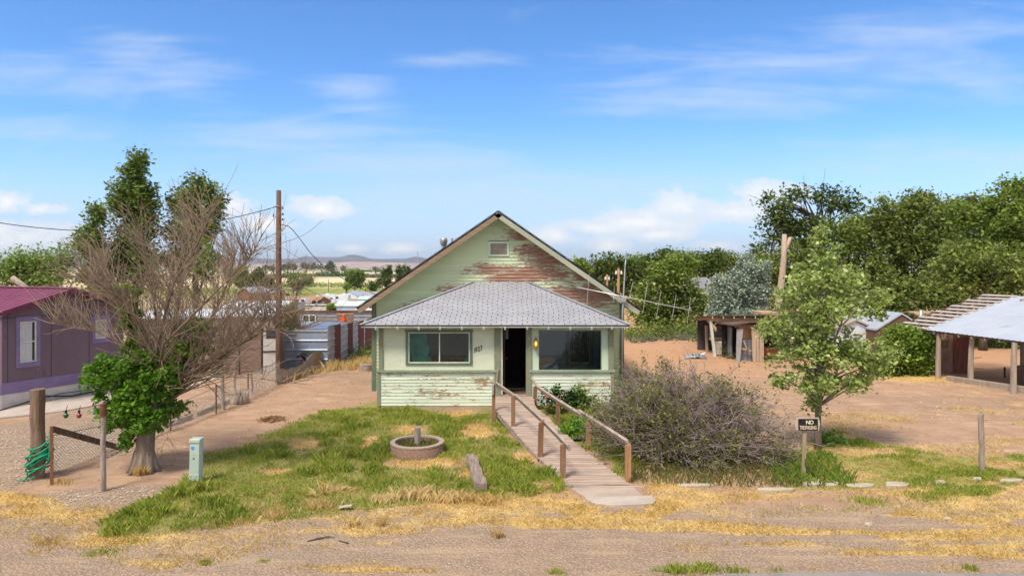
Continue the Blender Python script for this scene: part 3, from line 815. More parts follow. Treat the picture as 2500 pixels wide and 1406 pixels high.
# loose pebbles
N2 = 26000
px2 = rng.uniform(-13, 10, N2); py2 = rng.uniform(8.6, 17.5, N2)
_, s2, v2 = zones(px2, py2)
inG = np.maximum(inside_soft(px2, py2, GRAV, .2), inside_soft(px2, py2, GRAV2, .15))
k2 = rng.random(N2) < np.maximum(inG, v2 * 0.35 * (1 - s2))
px2, py2, inG = px2[k2], py2[k2], inG[k2]
r2 = rng.uniform(0.008, 0.022, len(px2)) * (0.8 + inG * 0.7)
zz2 = H(px2, py2) + r2 * 0.3
ang = rng.uniform(0, 6.28, len(px2))
oct_ = np.array([(1, 0, 0), (0, 1, 0), (-1, 0, 0), (0, -1, 0), (0, 0, .7)])
V = []
for ox, oy, oz in oct_:
    V.append(np.stack([px2 + (ox * np.cos(ang) - oy * np.sin(ang)) * r2, py2 + (ox * np.sin(ang) + oy * np.cos(ang)) * r2 * .8, zz2 + oz * r2], -1))
V = np.stack(V, 1).reshape(-1, 3)
b5 = np.arange(len(px2))[:, None] * 5
fc = np.concatenate([b5 + np.array([[0, 1, 4]]), b5 + np.array([[1, 2, 4]]), b5 + np.array([[2, 3, 4]]), b5 + np.array([[3, 0, 4]])])
M['pebble'] = simple('pebbles', (0.36, 0.275, 0.225), (0.46, 0.37, 0.31), 3, 0.9, island=0.28)
o = np_mesh('gravel', V, fc, M['pebble'], base=(0, 0, 0))
tag(o, 'loose pinkish gravel strewn by the fence posts and road shoulder', 'gravel', kind='stuff')

# scattered tufts on the shoulder and the dirt
def tufts(name, label, cat, spots, mt, kind='stuff'):
    X_, Y_, Hh = [], [], []
    for (px, py, r_t, h_, n_) in spots:
        g = G(px, py); X_.append(rng.normal(g.x, r_t, n_)); Y_.append(rng.normal(g.y, r_t * .6, n_)); Hh.append(rng.uniform(.3, 1, n_) * h_)
    X_, Y_, Hh = map(np.concatenate, (X_, Y_, Hh))
    return tag(blades(name, X_, Y_, H(X_, Y_), Hh, rng.uniform(.003, .006, len(X_)), .6, mt), label, cat, kind=kind)
tufts('weeds', 'small green weed tufts scattered on the gravel shoulder', 'weeds', [(1655, 1396, .09, .14, 260), (1720, 1392, .12, .12, 300), (1800, 1395, .10, .08, 200), (1355, 1398, .06, .08, 120), (502, 1376, .05, .09, 90), (240, 1352, .12, .07, 220),
    (640, 1370, .05, .05, 90), (1900, 1392, .08, .06, 90), (2370, 1390, .05, .10, 90), (330, 1320, .14, .06, 200), (1605, 1392, .05, .06, 60), (280, 1345, .1, .05, 120), (2120, 1225, .2, .10, 420), (2260, 1215, .25, .10, 520), (1005, 1116, .34, .09, 500), (470, 1180, .12, .10, 200), (1155, 1205, .12, .14, 260), (1330, 1165, .25, .14, 400), (1225, 1040, .2, .14, 400), (1990, 1240, .1, .05, 90), (2070, 1245, .12, .05, 90)], M['grass'])
tufts('straw_tufts', 'upright straw stalks at the edge of the lawn and shoulder', 'dry grass', [(860, 1285, .07, .26, 60), (930, 1282, .05, .22, 40), (1220, 1312, .05, .26, 40), (1020, 1215, .2, .26, 500), (1100, 1222, .2, .24, 500), (940, 1225, .15, .20, 300), (1190, 1225, .15, .20, 300),
    (780, 1240, .15, .2, 240), (660, 1262, .18, .18, 240), (560, 1280, .2, .14, 240), (1690, 1340, .2, .07, 240), (2330, 1388, .2, .07, 200), (1990, 1388, .2, .05, 150), (150, 1180, .12, .12, 160), (230, 1245, .18, .10, 260), (110, 1325, .12, .10, 200)], M['straw'])
N3 = 5200
x3 = rng.uniform(-10, 16, N3); y3 = rng.uniform(13, 36, N3); g3, s3, v3 = zones(x3, y3)
k3 = (g3 < .2) & ((x3 < -4.6) | (x3 > 2.6)) & (fbm(x3 * .7, y3 * .7, 3) > .42)
x3, y3 = x3[k3], y3[k3]
tag(blades('dead_stalks', x3, y3, H(x3, y3), rng.uniform(.015, .06, len(x3)), rng.uniform(.006, .02, len(x3)), 2.2, M['straw']), 'bits of dead straw and stalks scattered over the bare dirt', 'debris', kind='stuff')
N4 = 5000
x4 = rng.uniform(-10, 16, N4); y4 = rng.uniform(12.5, 36, N4); g4, s4, v4 = zones(x4, y4); k4 = (g4 < .2) & ((x4 < -4.6) | (x4 > 2.6))
x4, y4 = x4[k4], y4[k4]; r4 = rng.uniform(.01, .035, len(x4)) ; V = []
for ox, oy, oz in oct_: V.append(np.stack([x4 + ox * r4 * 1.2, y4 + oy * r4, H(x4, y4) + r4 * .1 + oz * r4 * .7], -1))
V = np.stack(V, 1).reshape(-1, 3); b5 = np.arange(len(x4))[:, None] * 5
fc = np.concatenate([b5 + np.array([[0, 1, 4]]), b5 + np.array([[1, 2, 4]]), b5 + np.array([[2, 3, 4]]), b5 + np.array([[3, 0, 4]])])
M['clod'] = simple('dirt clods', (0.30, 0.18, 0.11), (0.44, 0.30, 0.2), 3, 0.95, island=0.4)
tag(np_mesh('pebbles', V, fc, M['clod'], base=(0, 0, 0)), 'scattered clods and pebbles on the bare dirt yard', 'pebbles', kind='stuff')

# ================================================================ the mint house
HX0, HX1, HY = -4.70, 3.73, 23.05
AX, AZ = -0.45, 6.02
EX0, EZ0, EX1, EZ1 = -5.13, 2.82, 4.25, 2.77
house = thing('house', 'weathered mint green wooden house with peeling paint, gabled roof and enclosed porch', 'house', ((HX0 + HX1) / 2, HY, 0))

def roof_z(x):
    return EZ0 + (x - EX0) / (AX - EX0) * (AZ - EZ0) if x < AX else AZ + (x - AX) / (EX1 - AX) * (EZ1 - AZ)

def siding(mb, z0, z1, h, xl, xr, Y, holes=(), lip=0.020, face=-1):
    """lap boards facing -Y; xl(z), xr(z) give the ends; holes = (x0,x1,z0,z1)"""
    z = z0
    while z < z1 - 0.01:
        zt = min(z + h, z1)
        segs = [(xl(z), xl(zt), xr(z), xr(zt))]
        out = []
        for a0, a1, b0, b1 in segs:
            cuts = [(hx0, hx1) for hx0, hx1, hz0, hz1 in holes if hz0 < zt - h * .4 and hz1 > z + h * .4]
            cur0, cur1 = a0, a1
            for hx0, hx1 in sorted(cuts):
                if hx0 > cur0: out.append((cur0, cur1, hx0, hx0))
                cur0 = cur1 = hx1
            if b0 > cur0: out.append((cur0, cur1, b0, b1))
        for a0, a1, b0, b1 in out:
            # split into random board lengths
            L = b0 - a0
            cutx = [a0]
            while L > 0 and cutx[-1] + 3.8 < b0: cutx.append(cutx[-1] + RR.uniform(1.6, 3.6))
            cutx.append(b0)
            for i in range(len(cutx) - 1):
                p, q_ = cutx[i], cutx[i + 1]
                pt = a1 if i == 0 else p; qt = b1 if i == len(cutx) - 2 else q_
                e = RR.uniform(-.003, .003)
                mb.add([(p, Y - lip + e, z + e), (q_, Y - lip - e, z - e), (qt, Y - .002, zt), (pt, Y - .002, zt), (p, Y + .01, z + e), (q_, Y + .01, z - e)],
                       [(0, 1, 2, 3), (4, 5, 1, 0)])
        z += h

# ---- main body
mb = MB()
# gable wall solid + side walls
g = 0.0
poly = [(HX0, HY, -.2), (HX1, HY, -.2), (HX1, HY, roof_z(HX1) - .12), (AX, HY, AZ - .16), (HX0, HY, roof_z(HX0) - .12)]
# wall with openings left where the porch door and inner window are: porch hides the rest
mb.prism(poly, (0, 0.12, 0))
mb.box(HX0, HX0 + .12, HY + .12, 32, -.3, 2.95)
mb.box(HX1 - .12, HX1, HY + .12, 32, -.2, 2.95)
mb.prism([(a, 32, b) for a, _, b in poly], (0, -.12, 0))
mb.build('wall', M['wall_in'], house)
sd_ = MB()
def gl(z): return HX0 + .1 if z < roof_z(HX0) - .13 else EX0 + (z + .13 - EZ0) / (AZ - EZ0) * (AX - EX0)
def gr(z): return HX1 - .1 if z < roof_z(HX1) - .13 else AX + (AZ - z - .13) / (AZ - EZ1) * (EX1 - AX)
VX0, VX1, VZ0, VZ1 = (1192 - 1250) * HY / F, (1243 - 1250) * HY / F, 4.2 + (650 - 626) * HY / F, 4.2 + (650 - 590) * HY / F
siding(sd_, -.02, AZ - .22, .113, gl, gr, HY, [(VX0, VX1, VZ0, VZ1)], lip=.026)
sd_.build('gable_siding', M['siding_gable'], house)
cb = MB()
cb.box(HX0 - .03, HX0 + .12, HY - .035, HY + .1, -.12, roof_z(HX0) - .06)
cb.build('corner_board', M['green_trim'], house)
cb = MB()
cb.box(HX1 - .10, HX1 + .05, HY - .035, HY + .1, -.1, roof_z(HX1) - .06)
cb.build('corner_board', M['green_trim'], house)
# vent
vf = MB(); fw = .075
vf.box(VX0, VX1, HY - .045, HY + .01, VZ1 - fw, VZ1); vf.box(VX0, VX1, HY - .045, HY + .01, VZ0, VZ0 + fw * .8)
vf.box(VX0, VX0 + fw, HY - .045, HY + .01, VZ0 + fw * .8, VZ1 - fw); vf.box(VX1 - fw, VX1, HY - .045, HY + .01, VZ0 + fw * .8, VZ1 - fw)
vent = vf.build('gable_vent', simple('mint vent frame', (0.55, 0.66, 0.47), (0.60, 0.70, 0.52), 4, .7), house)
lv = MB()
for k in range(6):
    z = VZ0 + .08 + k * .056
    lv.add([(VX0 + fw, HY - .04, z), (VX1 - fw, HY - .04, z), (VX1 - fw, HY - .01, z + .038), (VX0 + fw, HY - .01, z + .038)], [(0, 1, 2, 3)])
    lv.add([(VX0 + fw, HY - .04, z), (VX1 - fw, HY - .04, z), (VX1 - fw, HY - .03, z - .008), (VX0 + fw, HY - .03, z - .008)], [(3, 2, 1, 0)])
lv.build('louvre', simple('pinkish louvre slats', (0.42, 0.34, 0.29), (0.52, 0.46, 0.38), 8, .8), vent)
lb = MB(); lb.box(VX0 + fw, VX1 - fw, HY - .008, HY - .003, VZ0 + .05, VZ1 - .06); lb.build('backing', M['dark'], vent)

# ---- main roof
YF, YB = 22.5, 32.4
rf = MB()
th = .09
for (xa, za, xb, zb) in ((EX0, EZ0, AX, AZ), (AX, AZ, EX1, EZ1)):
    d = Vector((xb - xa, 0, zb - za)).normalized(); nrm = Vector((-d.z, 0, d.x))
    rf.prism([(xa, YF, za), (xb, YF, zb), Vector((xb, YF, zb)) - nrm * .05, Vector((xa, YF, za)) - nrm * .05], (0, YB - YF, 0))
# slightly uneven shingle edge
roof = rf.build('roof', M['dark_shingle'], house)
lump = MB()
for k in range(64):
    f = (k + .5) / 64
    xx = EX0 + (AX - EX0) * f; d = Vector((AX - EX0, 0, AZ - EZ0)).normalized(); nn_ = Vector((-d.z, 0, d.x))
    L = (AX - EX0) / 64 / d.x * .5
    c_ = Vector((xx, YF - .02, roof_z(xx))) + nn_ * (.012 + .004 * math.sin(k * 1.3))
    lump.beam(c_ - d * L, c_ + d * L + nn_ * .006, .05, .018, up=nn_)
    xx = AX + (EX1 - AX) * f; d = Vector((EX1 - AX, 0, EZ1 - AZ)).normalized(); nn_ = Vector((-d.z, 0, d.x))
    c_ = Vector((xx, YF - .02, roof_z(xx))) + nn_ * (.012 + .004 * math.sin(k * 1.7))
    lump.beam(c_ + d * L, c_ - d * L + nn_ * .006, .05, .018, up=nn_)
lump.build('shingle_edge', M['dark_shingle'], roof)
for nm, (xa, za, xb, zb) in (('l', (EX0, EZ0, AX, AZ)), ('r', (AX, AZ, EX1, EZ1))):
    fb = MB()
    d = Vector((xb - xa, 0, zb - za)).normalized(); nrm = Vector((-d.z, 0, d.x))
    a = Vector((xa, YF - .035, za)) - nrm * .055; b = Vector((xb, YF - .035, zb)) - nrm * .055
    fb.prism([a, b, b - nrm * .15 + (Vector((0, 0, 0))), a - nrm * .15], (0, .035, 0))
    o = fb.build('rake_board', M['rake_wood'] if nm == 'l' else M['rake_paint'], house)
    tag(o, 'bare brown rake board' if nm == 'l' else 'grey green painted rake board')
    sf = MB()
    sf.prism([a, b, b - nrm * .02, a - nrm * .02], (0, HY - YF + .02, 0))
    sf.v = [(x_, y_ + .036, z_ - .003) for x_, y_, z_ in sf.v]
    sf.build('soffit', simple('green soffit boards ' + nm, (0.36, 0.42, 0.26), (0.30, 0.34, 0.22), 3, .8), house)
# exposed rafter tails beneath the eaves
for sgn in (0, 1):
    for k in range(9):
        yy = 23.2 + k * 1.1
        m2 = MB()
        if sgn == 0: m2.beam((EX0 + .05, yy, EZ0 - .10), (HX0 + .05, yy, roof_z(HX0) - .12), .06, .10)
        else: m2.beam((EX1 - .05, yy, EZ1 - .10), (HX1 - .05, yy, roof_z(HX1) - .12), .06, .10)
        m2.build('rafter_tail', M['white_paint'], house)
# flue with cap
fl = MB()
px_, pz = (1083 - 1250) * 27 / F, 4.2 + 72 * 27 / F
fl.lathe((px_, 27, 4.1), [(.085, 0), (.085, pz - 4.1 - .32)], 16)
flue = fl.build('flue_pipe', M['galv'], house, smooth=True)
fc_ = MB(); fc_.lathe((px_, 27, pz - .36), [(.085, 0), (.135, .06), (.135, .12), (.15, .14), (.15, .26), (.12, .31), (.05, .34), (0, .345)], 18)
fc_.build('cap', M['galv'], flue, smooth=True)
fl2 = MB(); fl2.tube([(-2.38, 27, 4.4), (-2.38, 27, 5.25), (-2.34, 27, 5.3)], [.03, .03, .04], 8)
fl2.build('vent_pipe', M['grey_wood'], house)

# ---- porch
PX0, PX1, PY = -4.0, 3.01, 20.5
s = PY / F
def pxX(px): return (px - 1250) * s
def pyZ(py): return CH - (py - 650) * s
FLOOR = 0.33
DX0, DX1 = pxX(1224), pxX(1284)
# structural walls around the openings: low walls, panels, header
WL = (pxX(991), pxX(1153), pyZ(891), pyZ(807))     # left window
WR = (pxX(1316), pxX(1467), pyZ(903), pyZ(807))    # right window
zt = 2.40; zs = pyZ(908)
up = MB()
def panel(x0, x1, z0, z1, mbb, y0=PY, y1=PY + .1): mbb.box(x0, x1, y0, y1, z0, z1)
panel(PX0 + .05, WL[0], zs, zt, up); panel(WL[1], pxX(1208), zs, zt, up)
panel(WL[0], WL[1], zs, WL[2], up); panel(WL[0], WL[1], WL[3], zt, up)
up.build('stucco_panel', M['stucco'], house)
up = MB()
panel(pxX(1297), WR[0], zs, zt, up); panel(WR[1], PX1 - .05, zs, zt, up); panel(WR[0], WR[1], zs - .0, WR[2], up); panel(WR[0], WR[1], WR[3], zt, up)
up.build('stucco_panel', simple('smooth mint panel', (0.52, 0.66, 0.50), (0.57, 0.70, 0.54), 1.5, .75, .1), house)
lo = MB()
lo.box(PX0, pxX(1222), PY + .005, PY + .1, -.2, zs); lo.box(pxX(1286), PX1, PY + .005, PY + .1, -.2, zs)
lo.box(PX0, PX0 + .1, PY + .1, HY - .04, -.25, zt); lo.box(PX1 - .1, PX1, PY + .1, HY - .04, -.2, zt)
lo.build('porch_wall', M['wall_in'], house)
ls = MB()
siding(ls, .02, pyZ(908), .098, lambda z: PX0 + .03, lambda z: pxX(1209), PY, lip=.016)
siding(ls, .02, pyZ(908), .098, lambda z: pxX(1297), lambda z: PX1 - .03, PY, lip=.016)
ls.build('porch_siding', M['siding_low'], house)
fo = MB(); fo.box(PX0 + .05, pxX(1222), PY - .004, PY + .2, -.4, .018); fo.box(pxX(1286), PX1 - .02, PY - .004, PY + .2, -.4, .018)
fo.build('foundation', M['foundation'], house)
fo = MB(); fo.box(HX0 + .02, HX1 - .02, HY - .01, HY + .1, -.5, -.02); fo.build('foundation', M['foundation'], house)
# sills
for a, b in ((pxX(921), pxX(1214)), (pxX(1293), pxX(1501))):
    si = MB(); si.box(a, b, PY - .07, PY + .02, pyZ(908) - .005, pyZ(903) + .005); si.build('sill', M['sill_trim'], house, bevel=.006)
# corner boards and door posts
for a, b, z0, z1, mt in ((925, 936, pyZ(902), pyZ(803), 'green_trim_worn'), (1485, 1498, pyZ(904), pyZ(803), 'green_trim_worn'), (921, 929, .0, pyZ(909), 'green_trim_worn'), (1491, 1499, .0, pyZ(909), 'green_trim_worn'),
                         (1207, 1223, FLOOR - .05, pyZ(800), 'green_trim_worn'), (1284, 1298, FLOOR - .05, pyZ(800), 'green_trim_worn')):
    c_ = MB(); c_.box(pxX(a), pxX(b), PY - (.045 if b - a < 13 else .05), PY + .12, z0, z1)
    c_.build('corner_board' if a in (925, 1485, 921, 1491) else 'door_post', M[mt], house, bevel=.006)
j = MB(); j.box(pxX(1223), pxX(1227), PY - .02, PY + .10, FLOOR, pyZ(800)); j.build('door_jamb', M['white_paint'], house)
hd = MB(); hd.box(PX0 + .02, PX1 - .02, PY + .005, PY + .1, zt, 2.52); hd.build('header', M['stucco'], house)
# front door swung inward
dr = MB(); dr.box(DX0 + .06, DX0 + .10, PY + .12, PY + .90, FLOOR + .01, 2.34)
door = dr.build('door', simple('dark red brown door', (0.07, 0.02, 0.015), (0.05, 0.015, 0.012), 3, .5), house)
kn = MB(); kn.lathe((0, 0, 0), [(.0, 0), (.018, .005), (.018, .03), (.03, .045), (.032, .06), (.02, .075), (0, .08)], 12)
kn.v = [(DX0 + .10 + z_, PY + .82 + x_, FLOOR + 1.0 + y_) for x_, y_, z_ in kn.v]
kn.build('handle', M['brass'], door, smooth=True)
st_ = MB(); st_.box(pxX(1234), pxX(1241), PY + .14, PY + .16, pyZ(829), 2.36); st_.build('hanging_strip', simple('grey strip', (.12, .12, .12), rough=.8), house)
# interior of the porch
fi = MB(); fi.box(PX0 + .1, PX1 - .1, PY + .1, HY - .03, FLOOR - .06, FLOOR); fi.build('floor', M['floor_in'], house)
fi = MB(); fi.box(DX0 - .08, DX1 + .05, PY - .02, PY + .1, FLOOR - .06, FLOOR + .012); fi.build('threshold', M['deck'], house)
ci = MB(); ci.box(PX0 + .1, PX1 - .1, PY + .1, HY - .03, 2.44, 2.47); ci.build('ceiling', M['wall_in'], house)
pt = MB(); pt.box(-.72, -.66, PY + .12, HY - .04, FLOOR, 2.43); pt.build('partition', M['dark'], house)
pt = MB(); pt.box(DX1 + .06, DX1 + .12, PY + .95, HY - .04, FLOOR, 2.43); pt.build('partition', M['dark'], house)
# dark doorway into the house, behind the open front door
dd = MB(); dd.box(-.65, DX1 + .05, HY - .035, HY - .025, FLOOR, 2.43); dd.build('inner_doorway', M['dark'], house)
th_ = MB(); th_.box(-.3, DX1 + .04, PY + 1.0, PY + 1.06, FLOOR, FLOOR + .03); th_.build('floor_strip', simple('metal strip', (.3, .28, .24), rough=.4), house)

def window(x0, x1, z0, z1, y, trim, trim_m, frame_m, glass, mull=None, name='window', fw=.028, par=house, depth=.04):
    t_ = MB()
    e = trim
    t_.box(x0 - e - .015, x1 + e + .015, y - .035, y + .0, z1, z1 + e); t_.box(x0 - e, x1 + e, y - .03, y + .0, z0 - e * .75, z0)
    t_.box(x0 - e, x0, y - .03, y + .0, z0, z1); t_.box(x1, x1 + e, y - .03, y + .0, z0, z1)
    w_ = t_.build(name, trim_m, par)
    f_ = MB()
    yf0, yf1 = y - .015, y + depth
    f_.box(x0, x1, yf0, yf1, z1 - fw, z1); f_.box(x0, x1, yf0, yf1, z0, z0 + fw)
    f_.box(x0, x0 + fw, yf0, yf1, z0 + fw, z1 - fw); f_.box(x1 - fw, x1, yf0, yf1, z0 + fw, z1 - fw)
    if mull:
        for mx in mull[0]: f_.box(mx - fw / 2, mx + fw / 2, yf0 + .003, yf1, z0 + fw, z1 - fw)
        for mz in mull[1]: f_.box(x0 + fw, x1 - fw, yf0 + .005, yf1, mz - fw / 2, mz + fw / 2)
    f_.build('frame', frame_m, w_)
    g_ = MB(); g_.box(x0 + fw * .5, x1 - fw * .5, y + .012, y + .017, z0 + fw * .5, z1 - fw * .5)
    g_.build('pane', glass, w_)
    return w_
wl = window(pxX(997), pxX(1147), pyZ(886), pyZ(811), PY, .078, M['green_trim'], M['white_paint'], M['glass_dark'], ([pxX(1073)], []), fw=.03)
for c_ in wl.children: pass
tcur = MB()
tc_poly = [(pxX(990), pyZ(815)), (pxX(1040), pyZ(815)), (pxX(1041), pyZ(835)), (pxX(1048), pyZ(850)), (pxX(1044), pyZ(868)), (pxX(1052), pyZ(880)), (pxX(1050), pyZ(900)), (pxX(990), pyZ(900))]
tcur.prism([(a, PY + .13, b) for a, b in tc_poly], (0, .05, 0)); tcur.build('curtain', M['teal'], wl)
tcur = MB(); tcur.prism([(pxX(1133), PY + .2, pyZ(900)), (pxX(1133), PY + .2, pyZ(880)), (pxX(1142), PY + .2, pyZ(862)), (pxX(1150), PY + .2, pyZ(872)), (pxX(1150), PY + .2, pyZ(900))], (0, .06, 0)); tcur.build('curtain', M['teal'], wl)
tb = MB(); tb.box(pxX(1046), pxX(1142), PY + .3, PY + .34, pyZ(905), pyZ(812)); tb.build('blind', M['brown_cloth'], wl)
tb = MB(); tb.box(pxX(1141), pxX(1152), PY + .25, PY + .28, pyZ(900), pyZ(812)); tb.build('side_curtain', M['wall_in'], wl)
# big right pane
wr = MB(); e = .012
wr.box(WR[0] - e, WR[0], PY - .02, PY + .02, WR[2], WR[3]); wr.box(WR[1], WR[1] + e, PY - .02, PY + .02, WR[2], WR[3])
wr.box(WR[0] - e, WR[1] + e, PY - .02, PY + .02, WR[3], WR[3] + e); wr.box(WR[0] - e, WR[1] + e, PY - .02, PY + .02, WR[2] - e, WR[2])
wrw = wr.build('window', M['sill_trim'], house)
g_ = MB(); g_.box(WR[0], WR[1], PY + .0, PY + .006, WR[2], WR[3]); g_.build('pane', M['glass_blue'], wrw)
# inner window and inner siding seen through the big pane
si = MB(); siding(si, FLOOR, 2.42, .113, lambda z: DX1 + .14, lambda z: PX1 - .12, HY - .03, [(1.9 - .1, 2.75, .75, 2.15)], lip=.02)
si.build('inner_siding', simple('inner mint siding', (.58, .66, .52), (.5, .6, .46), 3, .8), house)
window(1.92, 2.62, .95, 2.08, HY - .06, .12, M['green_trim_worn'], M['white_paint'], M['black_win'], None, depth=.03, name='inner_window')
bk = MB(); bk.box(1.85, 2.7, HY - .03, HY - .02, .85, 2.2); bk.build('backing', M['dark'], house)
# wall lamp, lit
lx, lz = pxX(1308), pyZ(838)
lt = MB()
lt.lathe((lx, PY - .11, lz - .15), [(0, -.075), (.012, -.06), (.01, -.045), (.02, -.035), (.012, -.02), (.035, 0), (.045, .02)], 12)
for k in range(6):
    a = k * math.pi / 3
    lt.tube([(lx + math.cos(a) * r, PY - .11 + math.sin(a) * r, lz + z_) for r, z_ in ((.045, -.13), (.078, -.03), (.072, .06), (.035, .12))], .005, 5)
lt.lathe((lx, PY - .11, lz + .11), [(.05, 0), (.035, .025), (.028, .05), (.012, .065), (0, .07)], 12)
lt.tube([(lx, PY - .11, lz + .17), (lx, PY - .09, lz + .215), (lx, PY - .03, lz + .2), (lx, PY - .003, lz + .12)], .008, 6)
lt.box(lx - .035, lx + .035, PY - .012, PY, lz - .16, lz + .14)
lamp = lt.build('wall_lamp', M['brass'], house, smooth=True)
lg = MB(); lg.lathe((lx, PY - .11, lz), [(.04, -.125), (.07, -.03), (.064, .06), (.03, .11)], 14); lg.build('lamp_glass', M['amber'], lamp, smooth=True)
lg = MB(); lg.lathe((lx, PY - .11, lz), [(0, -.06), (.022, -.05), (.032, -.01), (.022, .035), (.01, .06), (0, .065)], 12); lg.build('bulb', M['lamp_glow'], lamp, smooth=True)
# house number, nailed on unevenly
for ch, px, py, tl in (('1', 1157.5, 860.5, -.10), ('0', 1163.5, 858.5, .02), ('2', 1170.5, 857, .12), ('7', 1176.5, 855, .12)):
    nu = text_obj(ch, .20, (pxX(px) - .035, PY - .012, pyZ(py)), M['black_iron'], house, 'house_numeral', depth=.006, bold=.004, tilt=tl)
    xo = min(q_.co.x for q_ in nu.data.vertices)
    for q_ in nu.data.vertices: q_.co.x = xo + (q_.co.x - xo) * .55

# ---- porch roof with real shingles
RX0, RX1, RY0, RZ0 = -4.46, 3.46, 20.08, 2.47
QX0, QX1, RZ1 = -1.31, .55, 3.66
def rp3(x, f): return Vector((x, RY0 + (HY - .02 - RY0) * f, RZ0 + (RZ1 - RZ0) * f))
base = MB()
A_, B_, C_, D_ = rp3(RX0, 0), rp3(RX1, 0), rp3(QX1, 1), rp3(QX0, 1)
A2_, B2_ = Vector((RX0, HY - .02, RZ0)), Vector((RX1, HY - .02, RZ0))
dn = Vector((0, 0, .035))
base.add([A_, B_, C_, D_, A2_, B2_, A_ - dn, B_ - dn, A2_ - dn, B2_ - dn], [(0, 1, 2, 3), (0, 3, 4), (1, 5, 2), (6, 7, 1, 0), (8, 6, 0, 4), (7, 9, 5, 1), (6, 8, 9, 7)])
proof = base.build('porch_roof', M['shingle_gap'], house)
sh = MB()
rows = 26
nrm = (B_ - A_).cross(D_ - A_).normalized()
for r in range(rows):
    f0, f1 = r / rows, (r + 1) / rows
    xl0, xr0 = RX0 + (QX0 - RX0) * f0, RX1 + (QX1 - RX1) * f0
    xl1, xr1 = RX0 + (QX0 - RX0) * f1, RX1 + (QX1 - RX1) * f1
    x = -6.2 + (r % 2) * .155 + (.03 if (r // 5) % 2 else 0)
    while x < xr0:
        a, b = x + .010, x + .31 - .010
        a0, b0 = max(a, xl0), min(b, xr0); a1, b1 = max(a, xl1), min(b, xr1)
        if b > xl0 and b0 - a0 > .03:
            if b1 - a1 < .0:
                a1 = b1 = min(max((a0 + b0) / 2, xl1), xr1)
            l0, l1 = .008 + RR.uniform(0, .002), .004
            jx = RR.uniform(-.004, .004)
            v0, v1 = rp3(a0, f0) + nrm * l0, rp3(b0, f0) + nrm * l0
            e_ = Vector((0, -.012 if r == 0 else 0, 0))
            sh.add([v0 + e_, v1 + e_, rp3(b1, f1 + .003) + nrm * l1, rp3(a1, f1 + .003) + nrm * l1, v0 + e_ - nrm * l0, v1 + e_ - nrm * l0], [(0, 1, 2, 3), (4, 5, 1, 0)])
        x += .31
# side slopes
for sx, e0, q0 in ((-1, RX0, QX0), (1, RX1, QX1)):
    for r in range(rows):
        f0, f1 = r / rows, (r + 1) / rows
        xa, xb = e0 + (q0 - e0) * f0, e0 + (q0 - e0) * f1
        za, zb = RZ0 + (RZ1 - RZ0) * f0 + .014, RZ0 + (RZ1 - RZ0) * f1 + .006
        y0 = RY0 + (HY - .02 - RY0) * f0; y1 = HY - .02
        yy = y0 + (r % 2) * .15
        p = y0
        while p < y1 - .02:
            q_ = min(yy + .31, y1)
            yt = max(p, RY0 + (HY - .02 - RY0) * f1)
            if q_ - p > .03 and q_ > yt: sh.add([(xa, p + .008, za), (xa, q_ - .008, za), (xb, q_ - .008, zb), (xb, min(yt + .008, q_), zb)], [(0, 1, 2, 3) if sx > 0 else (3, 2, 1, 0)])
            p = q_; yy = q_
sh.build('shingles', M['shingle'], proof)
for e0, q0 in ((RX0, QX0), (RX1, QX1)):
    hc = MB()
    n_ = 26
    for k in range(n_):
        a = rp3(e0 + (q0 - e0) * k / n_, k / n_); b = rp3(e0 + (q0 - e0) * (k + 1.12) / n_, min(1, (k + 1.12) / n_))
        u_ = Vector((0.35 * (1 if e0 > 0 else -1), -.35, 1)).normalized()
        hc.beam(a + u_ * .026, b + u_ * .018, .15, .008, up=u_)
    hc.build('hip_caps', M['shingle'], proof)
fa = MB(); fa.box(RX0 + .02, RX1 - .02, RY0 + .01, RY0 + .035, RZ0 - .075, RZ0 - .003); fa.build('fascia', simple('pale eave edge', (.55, .56, .55), (.45, .46, .42), 6, .8), proof)
rt_px = [918, 971, 1023, 1075, 1128, 1181, 1233, 1287, 1339, 1392, 1444, 1493]
for px in rt_px:
    X = (px - 1250) * 20.15 / F
    r_ = MB(); r_.beam((X, RY0 + .0, RZ0 - .10), (X, PY + .02, RZ0 + .06), .05, .085); r_.build('rafter_tail', M['white_paint'], proof)
so_ = MB(); so_.add([(RX0 + .02, RY0 + .04, RZ0 - .02), (RX1 - .02, RY0 + .04, RZ0 - .02), (RX1 - .02, PY - .0, RZ0 + .09), (RX0 + .02, PY - .0, RZ0 + .09)], [(3, 2, 1, 0)])
so_.build('soffit', simple('soffit boards', (.42, .46, .34), (.36, .40, .3), 3, .8), proof)

# ---- antenna on its mast at the right corner
ay = 22.38
ant = thing('antenna', 'tall thin television antenna on a mast at the right gable corner', 'antenna', (P(1517, 905, ay).x, ay, 0))
m2 = MB(); m2.tube([(P(1517, 905, ay).x, ay, -.05), P(1520, 760, ay), P(1526, 650, ay), P(1528, 633, ay)], [.03, .028, .022, .016], 8); m2.build('mast', M['galv'], ant, smooth=True)
m2 = MB(); m2.tube([P(1408, 701, ay - .06), P(1690, 758, ay - .06)], .016, 8); m2.build('boom', M['alu'], ant, smooth=True)
for a, b in (((1438, 669), (1433, 745)), ((1546, 688), (1537, 722)), ((1580, 697), (1569, 765)), ((1614, 710), (1602, 776)), ((1651, 719), (1640, 781)), ((1686, 726), (1678, 788)), ((1500, 700), (1497, 738))):
    m2 = MB(); m2.tube([P(a[0], a[1], ay - .08), P(b[0], b[1], ay - .08)], .007, 6); m2.build('element', M['alu'], ant)
m2 = MB(); m2.box(P(1516, 0, ay).x, P(1528, 0, ay).x, ay - .07, ay + .05, P(0, 737, ay).z, P(0, 724, ay).z); m2.build('clamp', M['galv'], ant)

